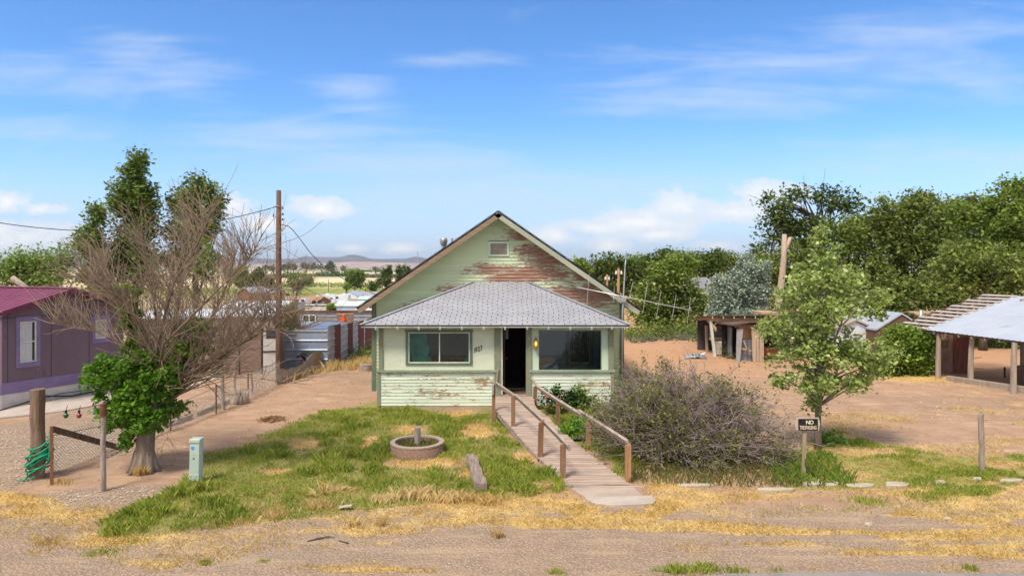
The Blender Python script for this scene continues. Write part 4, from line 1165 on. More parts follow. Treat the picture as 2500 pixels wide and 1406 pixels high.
# ---------------------------------------------------------------- ramp
rampL = [(1211, 20.45, .33), (1211, 18.84, .30)]
cl_y = [20.46, 19.1, 16.4, 15.0, 13.05]; cl_x = [.06, .05, .71, 1.07, 1.66]; cl_z = [.315, .30, .17, .11, .045]
ramp = thing('ramp', 'long weathered plank ramp with handrails leading up to the open front door', 'ramp', (.9, 16.5, 0))
pl = MB(); y = 20.44
k = 0
while y > 13.05:
    y0 = y - .135
    xc = np.interp((y + y0) / 2, cl_y[::-1], cl_x[::-1]); zc = np.interp((y + y0) / 2, cl_y[::-1], cl_z[::-1]); zc1 = np.interp(y0, cl_y[::-1], cl_z[::-1])
    w_ = .59 + RR.uniform(-.015, .02); jz = RR.uniform(-.004, .004); sk = RR.uniform(-.006, .006)
    pl.add([(xc - w_, y0 + .006 + sk, zc1 + jz), (xc + w_, y0 + .006 - sk, zc1 + jz), (xc + w_, y - .006 - sk, zc + (zc - zc1) / 2 + jz), (xc - w_, y - .006 + sk, zc + (zc - zc1) / 2 + jz),
            (xc - w_, y0 + .006 + sk, zc1 - .035), (xc + w_, y0 + .006 - sk, zc1 - .035), (xc + w_, y - .006 - sk, zc - .035), (xc - w_, y - .006 + sk, zc - .035)],
           [(0, 1, 2, 3), (4, 5, 1, 0), (5, 6, 2, 1), (7, 4, 0, 3), (6, 7, 3, 2)])
    y = y0; k += 1
pl.build('planks', M['deck'], ramp)
for sx in (-.56, .56):
    sg = MB()
    for i in range(4):
        a = (cl_x[i] + sx, cl_y[i], cl_z[i] - .10); b = (cl_x[i + 1] + sx, cl_y[i + 1], cl_z[i + 1] - .10)
        sg.beam(a, b, .04, .13)
    sg.build('stringer', M['rail'], ramp)
def post(x, y, ztop, w_, mt, slant=.03, lean=0):
    p = MB()
    zb = -.25
    h = w_ / 2
    p.add([(x - h, y - h, zb), (x + h, y - h, zb), (x + h, y + h, zb), (x - h, y + h, zb), (x - h + lean, y - h, ztop - slant), (x + h + lean, y - h, ztop), (x + h + lean, y + h, ztop), (x - h + lean, y + h, ztop - slant)],
          [(0, 3, 2, 1), (4, 5, 6, 7), (0, 1, 5, 4), (1, 2, 6, 5), (2, 3, 7, 6), (3, 0, 4, 7)])
    return p.build('post', mt, ramp, bevel=.006)
post(-.50, 18.6, .99, .09, M['post_brown'], 0.0)
post(.03, 17.1, .97, .10, M['post_brown'], .0)
post(.60, 14.74, .90, .115, M['post_brown'], .09, .03)
post(1.0, 13.4, .78, .11, M['post_brown'], .1)
post(.68, 20.1, .66, .11, M['post_brown'], .0)
post(1.2, 17.8, .66, .11, M['post_brown'], .0)
post(1.76, 15.7, .62, .105, M['post_orange'], .0)
post(2.25, 13.25, .76, .11, M['post_orange'], .03)
def rail(pts, w_=.045, h_=.13, up=(0, 0, 1)):
    r_ = MB()
    for a, b in zip(pts[:-1], pts[1:]): r_.beam(a, b, w_, h_, up=up)
    return r_.build('handrail', M['rail'], ramp, bevel=.004)
rail([(-.43, 18.75, .97), (.11, 17.05, .92)], .05, .12, (-.3, 0, 1)); rail([(.10, 17.05, .955), (.72, 14.7, .82), (1.10, 13.2, .70)], .05, .13, (-.4, 0, 1))
b_ = MB(); b_.beam((-.52, 18.52, .72), (-.52, 18.52, 1.0), .05, .03); b_.build('bracket', M['galv'], ramp)
rail([(.60, 20.25, .86), (.74, 19.5, .74), (1.2, 17.75, .70), (1.62, 16.0, .71)], .06, .12, (-.5, 0, 1)); rail([(1.60, 16.2, .75), (1.77, 15.65, .73), (2.24, 13.2, .79)], .06, .13, (-.5, 0, 1))
# loose upright boards beside the door
lb = MB(); lb.beam(P(1211, 938, 20.38), P(1216, 897, 20.40), .045, .02); tag(lb.build('wood_strip', M['grey_wood']), 'thin pale wooden strip leaning against the left door post', 'wood strip')
# small gravelly litter line on the deck
def slab(name, pts, z0, z1, mt, label, cat, group=None, bev=.01):
    m2 = MB(); m2.prism([(a, b, z0) for a, b in pts], (0, 0, z1 - z0)); o = m2.build(name, mt, bevel=bev)
    return tag(o, label, cat, group)
fp = lambda pts: [tuple(q) for q in flat(pts)]
slab('concrete_slab', fp([(1396, 1196), (1398, 1193), (1545, 1191), (1572, 1214), (1430, 1217)]), -.05, .035, simple('buff slab', (.46, .37, .31), (.38, .30, .25), 2, .9, .3), 'buff concrete slab right at the foot of the ramp', 'slab')
slab('concrete_slab', fp([(1428, 1219), (1590, 1214), (1602, 1226), (1594, 1234), (1500, 1238), (1450, 1233)]), -.05, .045, M['concrete'], 'pale grey concrete slab nearest the road below the ramp', 'slab')
tb_ = MB(); tb_.beam((.11, 12.98, .05), (1.15, 12.95, .045), .09, .07); tb_.beam((1.15, 12.96, .03), (2.6, 12.93, .025), .04, .03)
tag(tb_.build('edging_board', M['grey_wood_x'], bevel=.01), 'thin grey timber edging at the left foot of the ramp', 'timber edging')

# ---------------------------------------------------------------- yard objects
pc = (-2.13, 15.35)
pln = thing('planter', 'round exposed aggregate concrete planter ring on the front lawn', 'planter', (pc[0], pc[1], 0))
m2 = MB(); m2.lathe((pc[0], pc[1], 0), [(.585, -.1), (.595, .24), (.55, .265), (.505, .24), (.49, -.05)], 48); m2.build('ring', M['aggregate'], pln, smooth=True)
m2 = MB(); m2.lathe((pc[0], pc[1], 0), [(.60, .235), (.602, .27), (.498, .275), (.496, .235)], 48); m2.build('rim', M['agg_rim'], pln)
m2 = MB(); m2.lathe((pc[0], pc[1], .12), [(.5, 0), (.3, .03), (0, .05)], 24); m2.build('soil', simple('planter soil', (.25, .18, .11), (.33, .25, .13), 9, .95, .6), pln)
n9 = 1000; aa = rng.uniform(0, 6.28, n9); rr = np.sqrt(rng.uniform(0, 1, n9)) * .47
o = blades('weeds', pc[0] + rr * np.cos(aa), pc[1] + rr * np.sin(aa), np.full(n9, .14), rng.uniform(.03, .15, n9), np.full(n9, .004), .6, M['leaf_bush']); tag(o, 'thin weeds growing inside the round planter', 'weeds', kind='stuff')
m2 = MB(); m2.lathe((pc[0] - .005, pc[1] + .08, .1), [(.075, 0), (.07, .3), (.068, .46), (.055, .48), (0, .48)], 14); m2.jitter(.004, 2)
tag(m2.build('wooden_stub', simple('grey wooden stub', (.36, .32, .28), (.26, .22, .2), 4, .9, .5, 20, (5, 5, 1)), bevel=.004), 'short grey wooden stub standing inside the round planter', 'post')
# railway sleeper
g0, g1 = G(1150, 1128), G(1170, 1208)
m2 = MB(); q0_, q1_ = Vector((g0.x, g0.y + .05, .08)), Vector((g1.x + .03, g1.y + .06, .09)); n_ = 12; ring = []
r_ = random.Random(31)
for k in range(n_ + 1):
    c_ = q0_.lerp(q1_, k / n_); hw, hh_ = .115 * r_.uniform(.9, 1.05), .10 * r_.uniform(.9, 1.05)
    for a, b in ((-1, -1), (0, -1.05), (1, -1), (1.04, 0), (1, .9), (.3, 1.02), (-.2, .9), (-.9, 1), (-1.05, .2)): ring.append((c_.x + a * hw + r_.uniform(-.012, .012), c_.y, c_.z + b * hh_ + r_.uniform(-.012, .012)))
m2.add(ring, [(k * 9 + j, k * 9 + (j + 1) % 9, k * 9 + 9 + (j + 1) % 9, k * 9 + 9 + j) for k in range(n_) for j in range(9)] + [tuple(range(9)), tuple(range(n_ * 9, n_ * 9 + 9))[::-1]])
sl = m2.build('timber_beam', wood('old sleeper', (.22, .16, .135), (.34, .27, .23), (.08, .05, .04), 1, scale=2, bump=1)); tag(sl, 'short cracked old timber beam lying on the lawn', 'timber')
# utility pedestal
gp = G(477, 1182)
ped = thing('utility_pedestal', 'pale green utility pedestal with a blue paint spot', 'utility box', gp)
m2 = MB(); m2.box(gp.x - .095, gp.x + .095, gp.y - .07, gp.y + .1, -.1, .80); m2.v = [(x_ + .02 * z_, y_, z_) for x_, y_, z_ in m2.v]; m2.build('body', M['pedestal'], ped, bevel=.012)
m2 = MB(); m2.box(gp.x - .09, gp.x + .125, gp.y - .085, gp.y + .115, .79, .875); m2.build('cap', M['pedestal'], ped, bevel=.02)
m2 = MB(); m2.box(gp.x + .095, gp.x + .105, gp.y - .05, gp.y + .08, .02, .78); m2.v = [(x_ + .02 * z_, y_, z_) for x_, y_, z_ in m2.v]; m2.build('side_flange', M['pedestal'], ped)
m2 = MB(); m2.box(gp.x - .098, gp.x + .099, gp.y - .074, gp.y + .104, -.05, .20); m2.build('skirt', M['pedestal'], ped, bevel=.004)
m2 = MB(); m2.prism([(gp.x - .02 + .034 * math.cos(a), gp.y - .071, .70 + .036 * math.sin(a)) for a in [k * .5236 for k in range(12)]], (0, -.003, 0)); m2.build('paint_spot', M['blue_mark'], ped)
text_obj('176', .055, (gp.x - .045, gp.y - .0705, .545), M['yellow_mark'], ped, 'lettering', depth=.001, spacing=1.15)
text_obj('N', .05, (gp.x - .02, gp.y - .0705, .48), M['black_paint'], ped, 'lettering', depth=.001, bold=.002)
for a, b in ((-.05, .155), (.05, .155), (.03, .06), (.0, .02)):
    m2 = MB(); m2.lathe((0, 0, 0), [(.008, 0), (.008, .006), (0, .006)], 8); m2.v = [(gp.x + a + x_, gp.y - .075 - z_, b + y_) for x_, y_, z_ in m2.v]; m2.build('bolt', M['black_iron'], ped)


# NO TRESPASSING sign
gs = G(1964, 1170); sy = gs.y
sg_ = thing('sign', 'black no trespassing sign on a wooden stake beside the bush', 'sign', gs)
m2 = MB(); m2.box(gs.x - .036, gs.x + .036, sy - .02, sy + .02, -.1, P(0, 1045, sy).z); m2.v = [(x_ - .02 * (z_ < 0), y_, z_) for x_, y_, z_ in m2.v]; m2.build('stake', wood('sign stake', (.33, .27, .16), (.40, .33, .22), (.2, .16, .1), 2), sg_, bevel=.003)
bx0, bx1, bz0, bz1 = P(1938, 0, sy).x, P(2000, 0, sy).x, P(0, 1048.5, sy).z, P(0, 1018, sy).z
hz = (bz0 + bz1) / 2
m2 = MB(); m2.prism([(bx0 + .03, sy - .045, bz0), (bx1 - .02, sy - .045, bz0), (bx1 - .015, sy - .045, bz0 + .06), (bx1, sy - .045, hz), (bx1 - .015, sy - .045, bz1 - .05), (bx1 - .03, sy - .045, bz1), (bx0 + .025, sy - .045, bz1), (bx0 + .02, sy - .045, bz1 - .07), (bx0, sy - .045, hz), (bx0 + .015, sy - .045, bz0 + .05)], (0, .024, 0))
brd = m2.build('board', wood('sign board', (.48, .40, .33), (.58, .50, .43), (.36, .28, .22), 0), sg_, bevel=.003)
m2 = MB(); nx0, nx1 = P(1946.5, 0, sy).x, P(1994, 0, sy).x; m2.box(nx0, nx1, sy - .052, sy - .046, bz0 - .004, bz1 - .022); m2.build('plate', M['black_paint'], sg_)
text_obj('NO', .105, (P(1964.5, 0, sy).x, sy - .0525, P(0, 1033.5, sy).z), M['cream_letter'], sg_, 'lettering', depth=.001, bold=.003, spacing=.8)
t2 = text_obj('TRESPASSING', .083, (0, 0, 0), M['cream_letter'], sg_, 'lettering', depth=.001, bold=.0012, spacing=1.05)
xsx = [v_.co.x for v_ in t2.data.vertices]; w0 = max(xsx) - min(xsx); W0 = (nx1 - nx0) * .86; mn = min(xsx)
for v_ in t2.data.vertices: v_.co.x = (v_.co.x - mn) * W0 / w0 + nx0 + (nx1 - nx0) * .07 - gs.x; v_.co.y = sy - .0525 + (v_.co.y + gs.y) - gs.y; v_.co.z = (v_.co.z + gs.z) * 1.25 + P(0, 1046.2, sy).z - gs.z
# black cable by the sign
m2 = MB(); m2.tube([P(1966, 1120, sy - .03), P(1966, 1135, sy - .04), P(1975, 1150, sy - .1), (G(1995, 1165) + Vector((0, 0, .03))), (G(2030, 1181) + Vector((0, 0, .02))), (G(2060, 1188) + Vector((0, 0, .02))), (G(2120, 1187) + Vector((0, 0, .015)))], .009, 6); tag(m2.build('cable', M['black_hose'], smooth=True), 'black cable trailing from the sign stake across the grass', 'cable')
# weathered fence post on the right
gq = G(2398, 1157)
def rough_post(name, g, top, r0, r1, mt, label, cat, seed, n=12, fork=False, group=None, lean=0.0, parent=None, seg=9):
    r_ = random.Random(seed); m2 = MB(); pts = []; rad = []
    for k in range(seg):
        f = k / (seg - 1); pts.append((g.x + lean * f + r_.uniform(-.008, .008), g.y + r_.uniform(-.008, .008), g.z - .15 + (top - g.z + .15) * f)); rad.append((r0 + (r1 - r0) * f) * r_.uniform(.93, 1.06))
    m2.tube(pts, rad, n)
    m2.jitter(min(r0, r1) * .08, seed)
    if fork:
        m2.tube([(g.x + lean - .01, g.y, top - .18), (g.x + lean - .055, g.y, top - .05), (g.x + lean - .06, g.y, top - .02)], [.03, .022, .012], 7)
        m2.tube([(g.x + lean + .01, g.y, top - .05), (g.x + lean + .0, g.y, top + .05)], [.04, .02], 7)
    o = m2.build(name, mt, parent, base=None if parent else g)
    if not parent: tag(o, label, cat, group)
    return o
rough_post('fence_post', gq, 4.2 - (1010 - 650) * gq.y / F, .055, .048, M['grey_wood'], 'weathered grey fence post alone on the right verge', 'post', 3, fork=True, lean=-.02)
# flat concrete fragments edging the right lawn
frag = [((1655, 1185), (1745, 1190), 1180, 'narrow pale kerb piece beneath the front of the bush'), ((1840, 1196), (1942, 1203), 1198, 'long thin pale kerb piece right of the bush foot'),
        ((1957, 1175), (2008, 1190), 1180, 'pale concrete fragment at the foot of the sign stake'), ((2012, 1178), (2048, 1190), 1183, 'pale concrete fragment just right of the sign, with a rounded end'),
        ((2062, 1186), (2140, 1194), 1189, 'long flat concrete fragment midway along the edging row'), ((2158, 1183), (2222, 1194), 1187, 'wedge shaped concrete fragment left of the largest one'),
        ((2237, 1175), (2310, 1187), 1180, 'largest pale concrete fragment in the edging row'), ((2375, 1170), (2398, 1177), 1173, 'small pale stone fragment below the lone fence post'), ((2440, 1176), (2498, 1182), 1179, 'thin pale fragment at the right edge of the frame')]
for i, ((xa, ya), (xb, yb), ym, lb_) in enumerate(frag):
    r_ = random.Random(i); cxp, cyp = (xa + xb) / 2, (ya + yb) / 2; pts = []
    for k in range(9):
        a = k * 2 * math.pi / 9 + r_.uniform(-.2, .2)
        ex_ = abs(math.cos(a)) ** .5 * (1 if math.cos(a) > 0 else -1); ey_ = abs(math.sin(a)) ** .5 * (1 if math.sin(a) > 0 else -1)
        pts.append((cxp + (xb - xa) / 2 * ex_ * r_.uniform(.85, 1.05), cyp + (yb - ya) / 2 * ey_ * r_.uniform(.8, 1.1)))
    slab('concrete_fragment', fp(pts), -.04, .05 + .012 * (i % 3), M['stonepale'], lb_, 'concrete fragment', 'broken concrete pieces edging the verge', .015)
# small litter on the gravel
for (px, py), r_, lb_ in (((2314, 1268), .065, 'small white stone on the gravel at lower right'), ((2120, 1281), .06, 'small flat buff stone on the gravel below the right lawn')):
    g = G(px, py); m2 = MB(); m2.lathe((g.x, g.y, g.z), [(r_, 0), (r_ * 1.05, .015), (r_ * .7, .04), (0, .05)], 9); m2.jitter(.006, 4); tag(m2.build('stone', M['stonepale']), lb_, 'stone')
m2 = MB(); m2.tube([G(750, 1322) + Vector((0, 0, .01)), G(775, 1317) + Vector((0, 0, .02)), G(800, 1314) + Vector((0, 0, .03)), G(818, 1313) + Vector((0, 0, .015))], [.008, .014, .012, .004], 6); m2.tube([G(826, 1320) + Vector((0, 0, .01)), G(850, 1328) + Vector((0, 0, .02))], [.006, .012], 6)
tag(m2.build('stick', M['bark_dark']), 'dark broken stick lying on the gravel shoulder', 'stick')
m2 = MB(); g = G(845, 1246); m2.beam(g + Vector((-.12, 0, .06)), g + Vector((.1, 0, .09)), .1, .012); tag(m2.build('paper_scrap', M['stonepale']), 'pale paper scrap at the front edge of the lawn', 'litter')

# ================================================================ vegetation builders
def leaf_quads(C, size, up=0.75, asp=0.62):
    n = len(C)
    a = rng.normal(size=(n, 3)); a[:, 2] *= 0.7; a /= np.linalg.norm(a, axis=1)[:, None]
    r = rng.normal(size=(n, 3)); r[:, 2] += up * 2
    b = np.cross(a, r); b /= np.linalg.norm(b, axis=1)[:, None] + 1e-9
    L = (size * rng.uniform(0.45, 1.55, n))[:, None]
    V = np.stack([C - a * L * .5, C + b * L * asp * .5 - a * L * .05, C + a * L * .5, C - b * L * asp * .5 - a * L * .05], 1).reshape(-1, 3)
    return V, np.arange(4 * n).reshape(n, 4)

def clusters(lobes, k_per, m_per, sig, bias=.62, flat=0.8):
    """lobes: (x,y,z,rx,ry,rz,weight). returns cluster centres and leaf positions"""
    cc = []; pts = []
    for (x, y, z, rx, ry, rz, wt) in lobes:
        k = max(2, int(k_per * wt))
        d = rng.normal(size=(k, 3)); d /= np.linalg.norm(d, axis=1)[:, None]
        rr = rng.uniform(bias ** 2, 1, k) ** .5
        c = np.array([x, y, z]) + d * rr[:, None] * np.array([rx, ry, rz])
        cc.append(c)
        m = rng.integers(int(m_per * .5), int(m_per * 1.5) + 1, k)
        idx = np.repeat(np.arange(k), m)
        sg = sig * rng.uniform(.6, 1.4, k)
        pts.append(c[idx] + np.clip(rng.normal(size=(len(idx), 3)), -1.7, 1.7) * sg[idx][:, None] * np.array([1, 1, flat]))
    return np.concatenate(cc), np.concatenate(pts)

def make_tree(name, label, cat, base, lobes, k_per, m_per, sig, lsize, leafm, barkm, r0, group=None, limbs=14, bias=.62, lean=(0, 0), seed=0, twigs=0, trunk_top=None, crown_only=False):
    base = Vector(base); r_ = random.Random(seed)
    root = thing(name, label, cat, base, group)
    cc, pts = clusters(lobes, k_per, m_per, sig, bias)
    pts = pts[pts[:, 2] > base.z + .02]
    V, Fc = leaf_quads(pts, lsize)
    np_mesh('crown', V, Fc, leafm, root)
    if not crown_only:
        zmin = min(l[2] - l[5] for l in lobes); zc = sum(l[2] for l in lobes) / len(lobes)
        top = Vector((base.x + lean[0], base.y + lean[1], trunk_top if trunk_top else zc))
        mbt = MB()
        npt = 7; ptsT = [base.lerp(top, k / (npt - 1)) + Vector((r_.uniform(-1, 1), r_.uniform(-1, 1), 0)) * r0 * .35 * (k > 0) for k in range(npt)]
        ptsT[0] -= Vector((0, 0, .2))
        mbt.tube(ptsT, [r0 * (1.25 if k == 0 else 1 - .6 * k / npt) for k in range(npt)], 9)
        sel = r_.sample(range(len(cc)), min(limbs, len(cc)))
        for i in sel:
            tip = Vector(cc[i]); k0 = r_.randint(2, npt - 1); st_ = ptsT[k0]
            if tip.z < st_.z + .15 * (top.z - base.z):
                st_ = ptsT[max(2, min(k0, int((tip.z - base.z) / max(.1, top.z - base.z) * npt) - 1))]
            mid = st_.lerp(tip, .5) + Vector((r_.uniform(-.2, .2), r_.uniform(-.2, .2), r_.uniform(0, .3))) * (tip - st_).length * .4
            mbt.tube([st_, st_.lerp(mid, .6), mid, tip], [r0 * .4, r0 * .28, r0 * .2, r0 * .07], 6)
            for _ in range(twigs):
                e = tip + Vector((r_.gauss(0, 1), r_.gauss(0, 1), r_.gauss(0.2, 1))) * sig * 2
                mbt.tube([mid.lerp(tip, r_.uniform(.2, .9)), e], [r0 * .09, r0 * .03], 4)
        mbt.build('trunk', barkm, root, smooth=True)
    return root

def L(px, py, rx, ry, Y, dY=None, wt=1.0):
    """crown lobe from its centre and half sizes in the photograph at depth Y"""
    p = P(px, py, Y); k = Y / F
    return (p.x, p.y, p.z, rx * k, (dY if dY else rx * k * .9), ry * k, wt)

def grow(mbt, p, d, length, r, depth, r_, n=5, spread=.55, upb=.12, kids=(3, 5), minr=.004, jit=.10, tips=None, shrink=.62):
    seg = max(3, int(4 - depth * .3)); pts = [p]; rad = [r]; dd = Vector(d)
    for k in range(seg):
        dd = (dd + Vector((r_.gauss(0, jit), r_.gauss(0, jit), r_.gauss(0, jit) + upb * .3))).normalized()
        pts.append(pts[-1] + dd * length / seg); rad.append(max(minr * .7, r * (1 - .55 * (k + 1) / seg)))
    mbt.tube(pts, rad, n if depth < 2 else (4 if depth == 2 else 3), cap=False)
    if depth <= 0 if False else (r < minr or depth >= 4):
        if tips is not None: tips.append(pts[-1])
        return
    for k in range(r_.randint(*kids)):
        f = r_.uniform(.3, 1.0); i = min(int(f * seg), seg - 1); q = pts[i].lerp(pts[i + 1], f * seg - i)
        a = Vector((r_.gauss(0, 1), r_.gauss(0, 1), r_.gauss(0, 1)))
        nd = (dd + a.normalized() * spread + Vector((0, 0, upb))).normalized()
        grow(mbt, q, nd, length * r_.uniform(.45, .8), rad[i] * shrink, depth + 1, r_, n, spread, upb, kids, minr, jit, tips, shrink)
    if tips is not None: tips.append(pts[-1])

# ================================================================ left foreground tree (half dead)
tb0 = G(352, 1150); TY = tb0.y
dt = thing('tree', 'half dead tree, bare branches fanned out above a bright green leafy clump', 'tree', tb0)
r_ = random.Random(5)
tk = MB()
def PT(px, py, dY=0): return P(px, py, TY + dY)
tk.tube([tb0 + Vector((0, 0, -.2)), tb0 + Vector((0, 0, .05)), PT(353, 1110), PT(357, 1060), PT(366, 1000, .1), PT(385, 960, .15), PT(400, 930, .2)], [.30, .24, .185, .165, .17, .16, .15], 14)
for k in range(9):
    a = k * .7
    tk.tube([tb0 + Vector((math.cos(a) * .33, math.sin(a) * .3, -.03)), tb0 + Vector((math.cos(a) * .21, math.sin(a) * .2, .12)), tb0 + Vector((math.cos(a) * .14, math.sin(a) * .13, .45))], [.04, .06, .05], 6)
tk.jitter(.008, 3)
tk.build('trunk', M['bark'], dt, smooth=True)
lm = MB(); lk = MB(); tips = []
mains = [  # (points px,py,dY), start radius
    ([(395, 985, .1), (430, 965, .2), (470, 920, .3), (540, 868, .4), (600, 800, .5), (650, 735, .6)], .085),
    ([(410, 955, .15), (455, 915, 0), (520, 880, -.2), (585, 840, -.3), (640, 790, -.4), (700, 760, -.5)], .055),
    ([(405, 950, .2), (445, 880, .3), (490, 820, .5), (530, 750, .8), (560, 680, 1.0), (575, 620, 1.1)], .075),
    ([(400, 940, .2), (415, 860, .4), (430, 780, .6), (440, 700, .8), (450, 620, .9), (470, 530, 1.1)], .07),
    ([(385, 940, .2), (390, 850, .5), (380, 760, .7), (368, 700, .8), (358, 640, .9), (348, 585, 1.0)], .05),
    ([(375, 950, .2), (370, 870, 0), (350, 800, -.2), (310, 740, -.4), (260, 705, -.5), (195, 680, -.6)], .05),
    ([(370, 950, .2), (365, 880, .6), (340, 820, 1.0), (310, 770, 1.3), (280, 735, 1.5), (240, 700, 1.6)], .04),
    ([(380, 930, .1), (385, 840, -.3), (405, 760, -.5), (425, 690, -.7), (480, 600, -.8), (520, 510, -.9)], .06),
    ([(385, 930, .1), (400, 840, -.6), (460, 780, -.9), (520, 720, -1.1), (600, 640, -1.2), (625, 610, -1.3)], .045),
    ([(360, 900, .1), (330, 830, .3), (300, 750, .4), (280, 700, .5), (262, 665, .6), (250, 635, .6)], .03),
    ([(370, 920, .1), (330, 860, -.6), (290, 835, -.8), (240, 812, -.9), (190, 800, -1.0), (130, 790, -1.0)], .02),
    ([(425, 955, .2), (500, 900, -.1), (570, 850, -.2), (640, 810, -.3), (700, 795, -.4), (745, 805, -.5)], .045),
    ([(430, 900, .3), (500, 840, .6), (560, 770, .8), (620, 730, 1.0), (680, 700, 1.1), (720, 690, 1.2)], .04),
    ([(405, 960, 0), (470, 930, -.7), (540, 915, -.9), (600, 920, -1.0), (680, 930, -1.1), (760, 940, -1.1)], .022),
]
for pts_, r0 in mains:
    pp = [PT(*q) for q in pts_]
    lk.tube(pp, [r0 * (1 - .82 * k / 5) * .68 for k in range(6)], 7)
    for i in range(1, 6):
        nk = 7 if r0 > .03 else 2
        for _ in range(nk):
            q = pp[i - 1].lerp(pp[i], r_.random()); d = (pp[i] - pp[i - 1]).normalized()
            a = Vector((r_.gauss(0, 1), r_.gauss(0, 1), r_.gauss(.25, .8))).normalized()
            nd = (d * .8 + a * .65 + Vector((-.08, 0, .15))).normalized()
            if q.z < 1.5 and nd.z < 0: nd.z *= -.5
            grow(lm, q, nd, r_.uniform(.65, 1.15) * (1.15 - .08 * i) * (.6 if r0 < .03 else 1), max(.010, r0 * (1 - .14 * i) * .30), 1, r_, 4, .66, .10, (2, 4), .0056, .13, tips, .66)
# long fine whips rising to the upper left, matching the wind-blown look
for k in range(800):
    i = r_.randrange(len(mains) - 2); pp = [PT(*q) for q in mains[i][0]]; j_ = r_.choice((2, 3, 4, 4)); q = pp[j_].lerp(pp[j_ + 1], r_.random())
    d = Vector((-.35 + r_.gauss(0, .38), r_.gauss(0, .35), .85 + r_.gauss(0, .2))).normalized()
    Ln = r_.uniform(.5, 1.15); side = Vector((r_.gauss(-.05, .12), r_.gauss(0, .1), 0))
    lm.tube([q, q + d * Ln * .4 + side * .3, q + (d + side).normalized() * Ln * .75, q + (d + side * 2).normalized() * Ln], [.007, .006, .0048, .003], 3, cap=False)
for k in range(50):   # drooping wisps near the base
    q = PT(r_.uniform(330, 420), r_.uniform(985, 1110)); a = r_.uniform(0, 6.28)
    e = q + Vector((math.cos(a) * r_.uniform(.2, .8), math.sin(a) * .5 - .1, -r_.uniform(.1, .6))); e.z = max(e.z, .02)
    lm.tube([q, q.lerp(e, .5) + Vector((0, 0, .08)), e], [.004, .0035, .002], 3, cap=False)
lk.jitter(.004, 2); lk.build('limbs', M['limb'], dt, smooth=True)
o = lm.build('twigs', M['twig'], dt, smooth=True)
print('dead tree faces', len(lm.f))
lobes = [L(330, 935, 100, 70, TY, .75, 1.5), L(300, 1010, 68, 60, TY, .55, .8), L(360, 1010, 50, 50, TY - .1, .5, .7), L(250, 905, 45, 42, TY, .4, .5), L(405, 920, 42, 48, TY, .4, .45), L(310, 1075, 22, 22, TY - .1, .2, .12), L(345, 880, 60, 25, TY, .5, .4)]
cc, pts = clusters(lobes, 95, 34, .062, .25)
V, Fc = leaf_quads(pts, .085); np_mesh('crown', V, Fc, M['leaf_sprout'], dt)
lobes = [L(300, 715, 38, 14, TY + .3, .3, .25), L(318, 770, 20, 55, TY + .3, .25, .4), L(325, 835, 25, 25, TY + .2, .25, .25), L(455, 850, 55, 22, TY + .3, .4, .4), L(470, 800, 40, 25, TY + .4, .3, .15), L(420, 998, 40, 14, TY + .3, .3, .3), L(505, 600, 25, 60, TY + .9, .4, .08)]
cc, pts = clusters(lobes, 110, 26, .07, .2)
V, Fc = leaf_quads(pts, .075); np_mesh('vine_leaves', V, Fc, M['leaf_lime'], dt)
x9 = rng.normal(tb0.x + .05, .07, 160); y9 = rng.normal(tb0.y - .24, .04, 160)
tag(blades('dry_tuft', x9, y9, H(x9, y9), rng.uniform(.1, .24, 160), np.full(160, .006), .5, M['straw']), 'golden tuft of dry grass at the foot of the half dead tree', 'dry grass', kind='stuff')

# ---- fence line posts and wire
bp_ = G(92, 1165)
rough_post('fence_post', bp_, 4.2 - (950 - 650) * bp_.y / F, .135, .125, M['old_post'], 'thick old wooden post with a green hose coiled on it', 'post', 8, n=16, seg=8)
hs_ = MB(); r_ = random.Random(12)
for k in range(10):
    zc = .20 + .045 * k + r_.uniform(-.05, .05); tilt = r_.uniform(.2, 1.0); R_ = r_.uniform(.175, .25); ph = r_.uniform(-.3, .3)
    pts_ = []
    for j in range(25):
        a = 2 * math.pi * j / 24
        pts_.append((bp_.x + .03 + R_ * math.cos(a) * (1.05), bp_.y + R_ * math.sin(a) * .95, max(.02, zc + tilt * R_ * math.cos(a + ph) * 1.1 + .02 * math.sin(a * 3 + k))))
    hs_.tube(pts_, .015, 6, cap=False)
hs_.tube([(bp_.x + .26, bp_.y - .05, .95), (bp_.x + .31, bp_.y - .1, .75), (bp_.x + .30, bp_.y - .12, .4), (bp_.x + .2, bp_.y - .2, .15)], .012, 6)
hs_.tube([(bp_.x + .1, bp_.y - .22, .1), (bp_.x - .1, bp_.y - .25, .04), (bp_.x - .25, bp_.y - .2, .02)], .011, 6)
tag(hs_.build('garden_hose', M['hose'], smooth=True), 'green garden hose coiled in loops around the thick old post', 'hose')
ri = G(126, 1183)
m2 = MB(); zt_ = 4.2 - (1040 - 650) * ri.y / F
m2.box(ri.x - .03, ri.x + .03, ri.y - .004, ri.y + .004, -.2, zt_); m2.box(ri.x - .004, ri.x + .004, ri.y + .0045, ri.y + .045, -.2, zt_); tag(m2.build('fence_post', M['rust']), 'thin rusty steel post right beside the hose', 'post')
bq = G(252, 1198)
fp0 = rough_post('fence_post', bq, 4.2 - (985 - 650) * bq.y / F - .1, .052, .045, M['bark_post'], 'slim post with peeling pale bark and a rusty sleeve on top', 'post', 9, n=10, lean=-.0)
m2 = MB(); zt_ = 4.2 - (985 - 650) * bq.y / F; m2.lathe((bq.x, bq.y, 0), [(.058, zt_ - .24), (.06, zt_), (0, zt_ + .002)], 10)
m2.build('sleeve', M['rust'], fp0)
A9 = P(128, 1047, 13.75); B9 = G(296, 1100) + Vector((0, 0, .06))
m2 = MB(); m2.beam(A9, B9, .05, .12); tag(m2.build('brace_beam', M['dark_wood'], bevel=.006), 'brown timber brace slanting from the thick post down to the ground', 'timber')
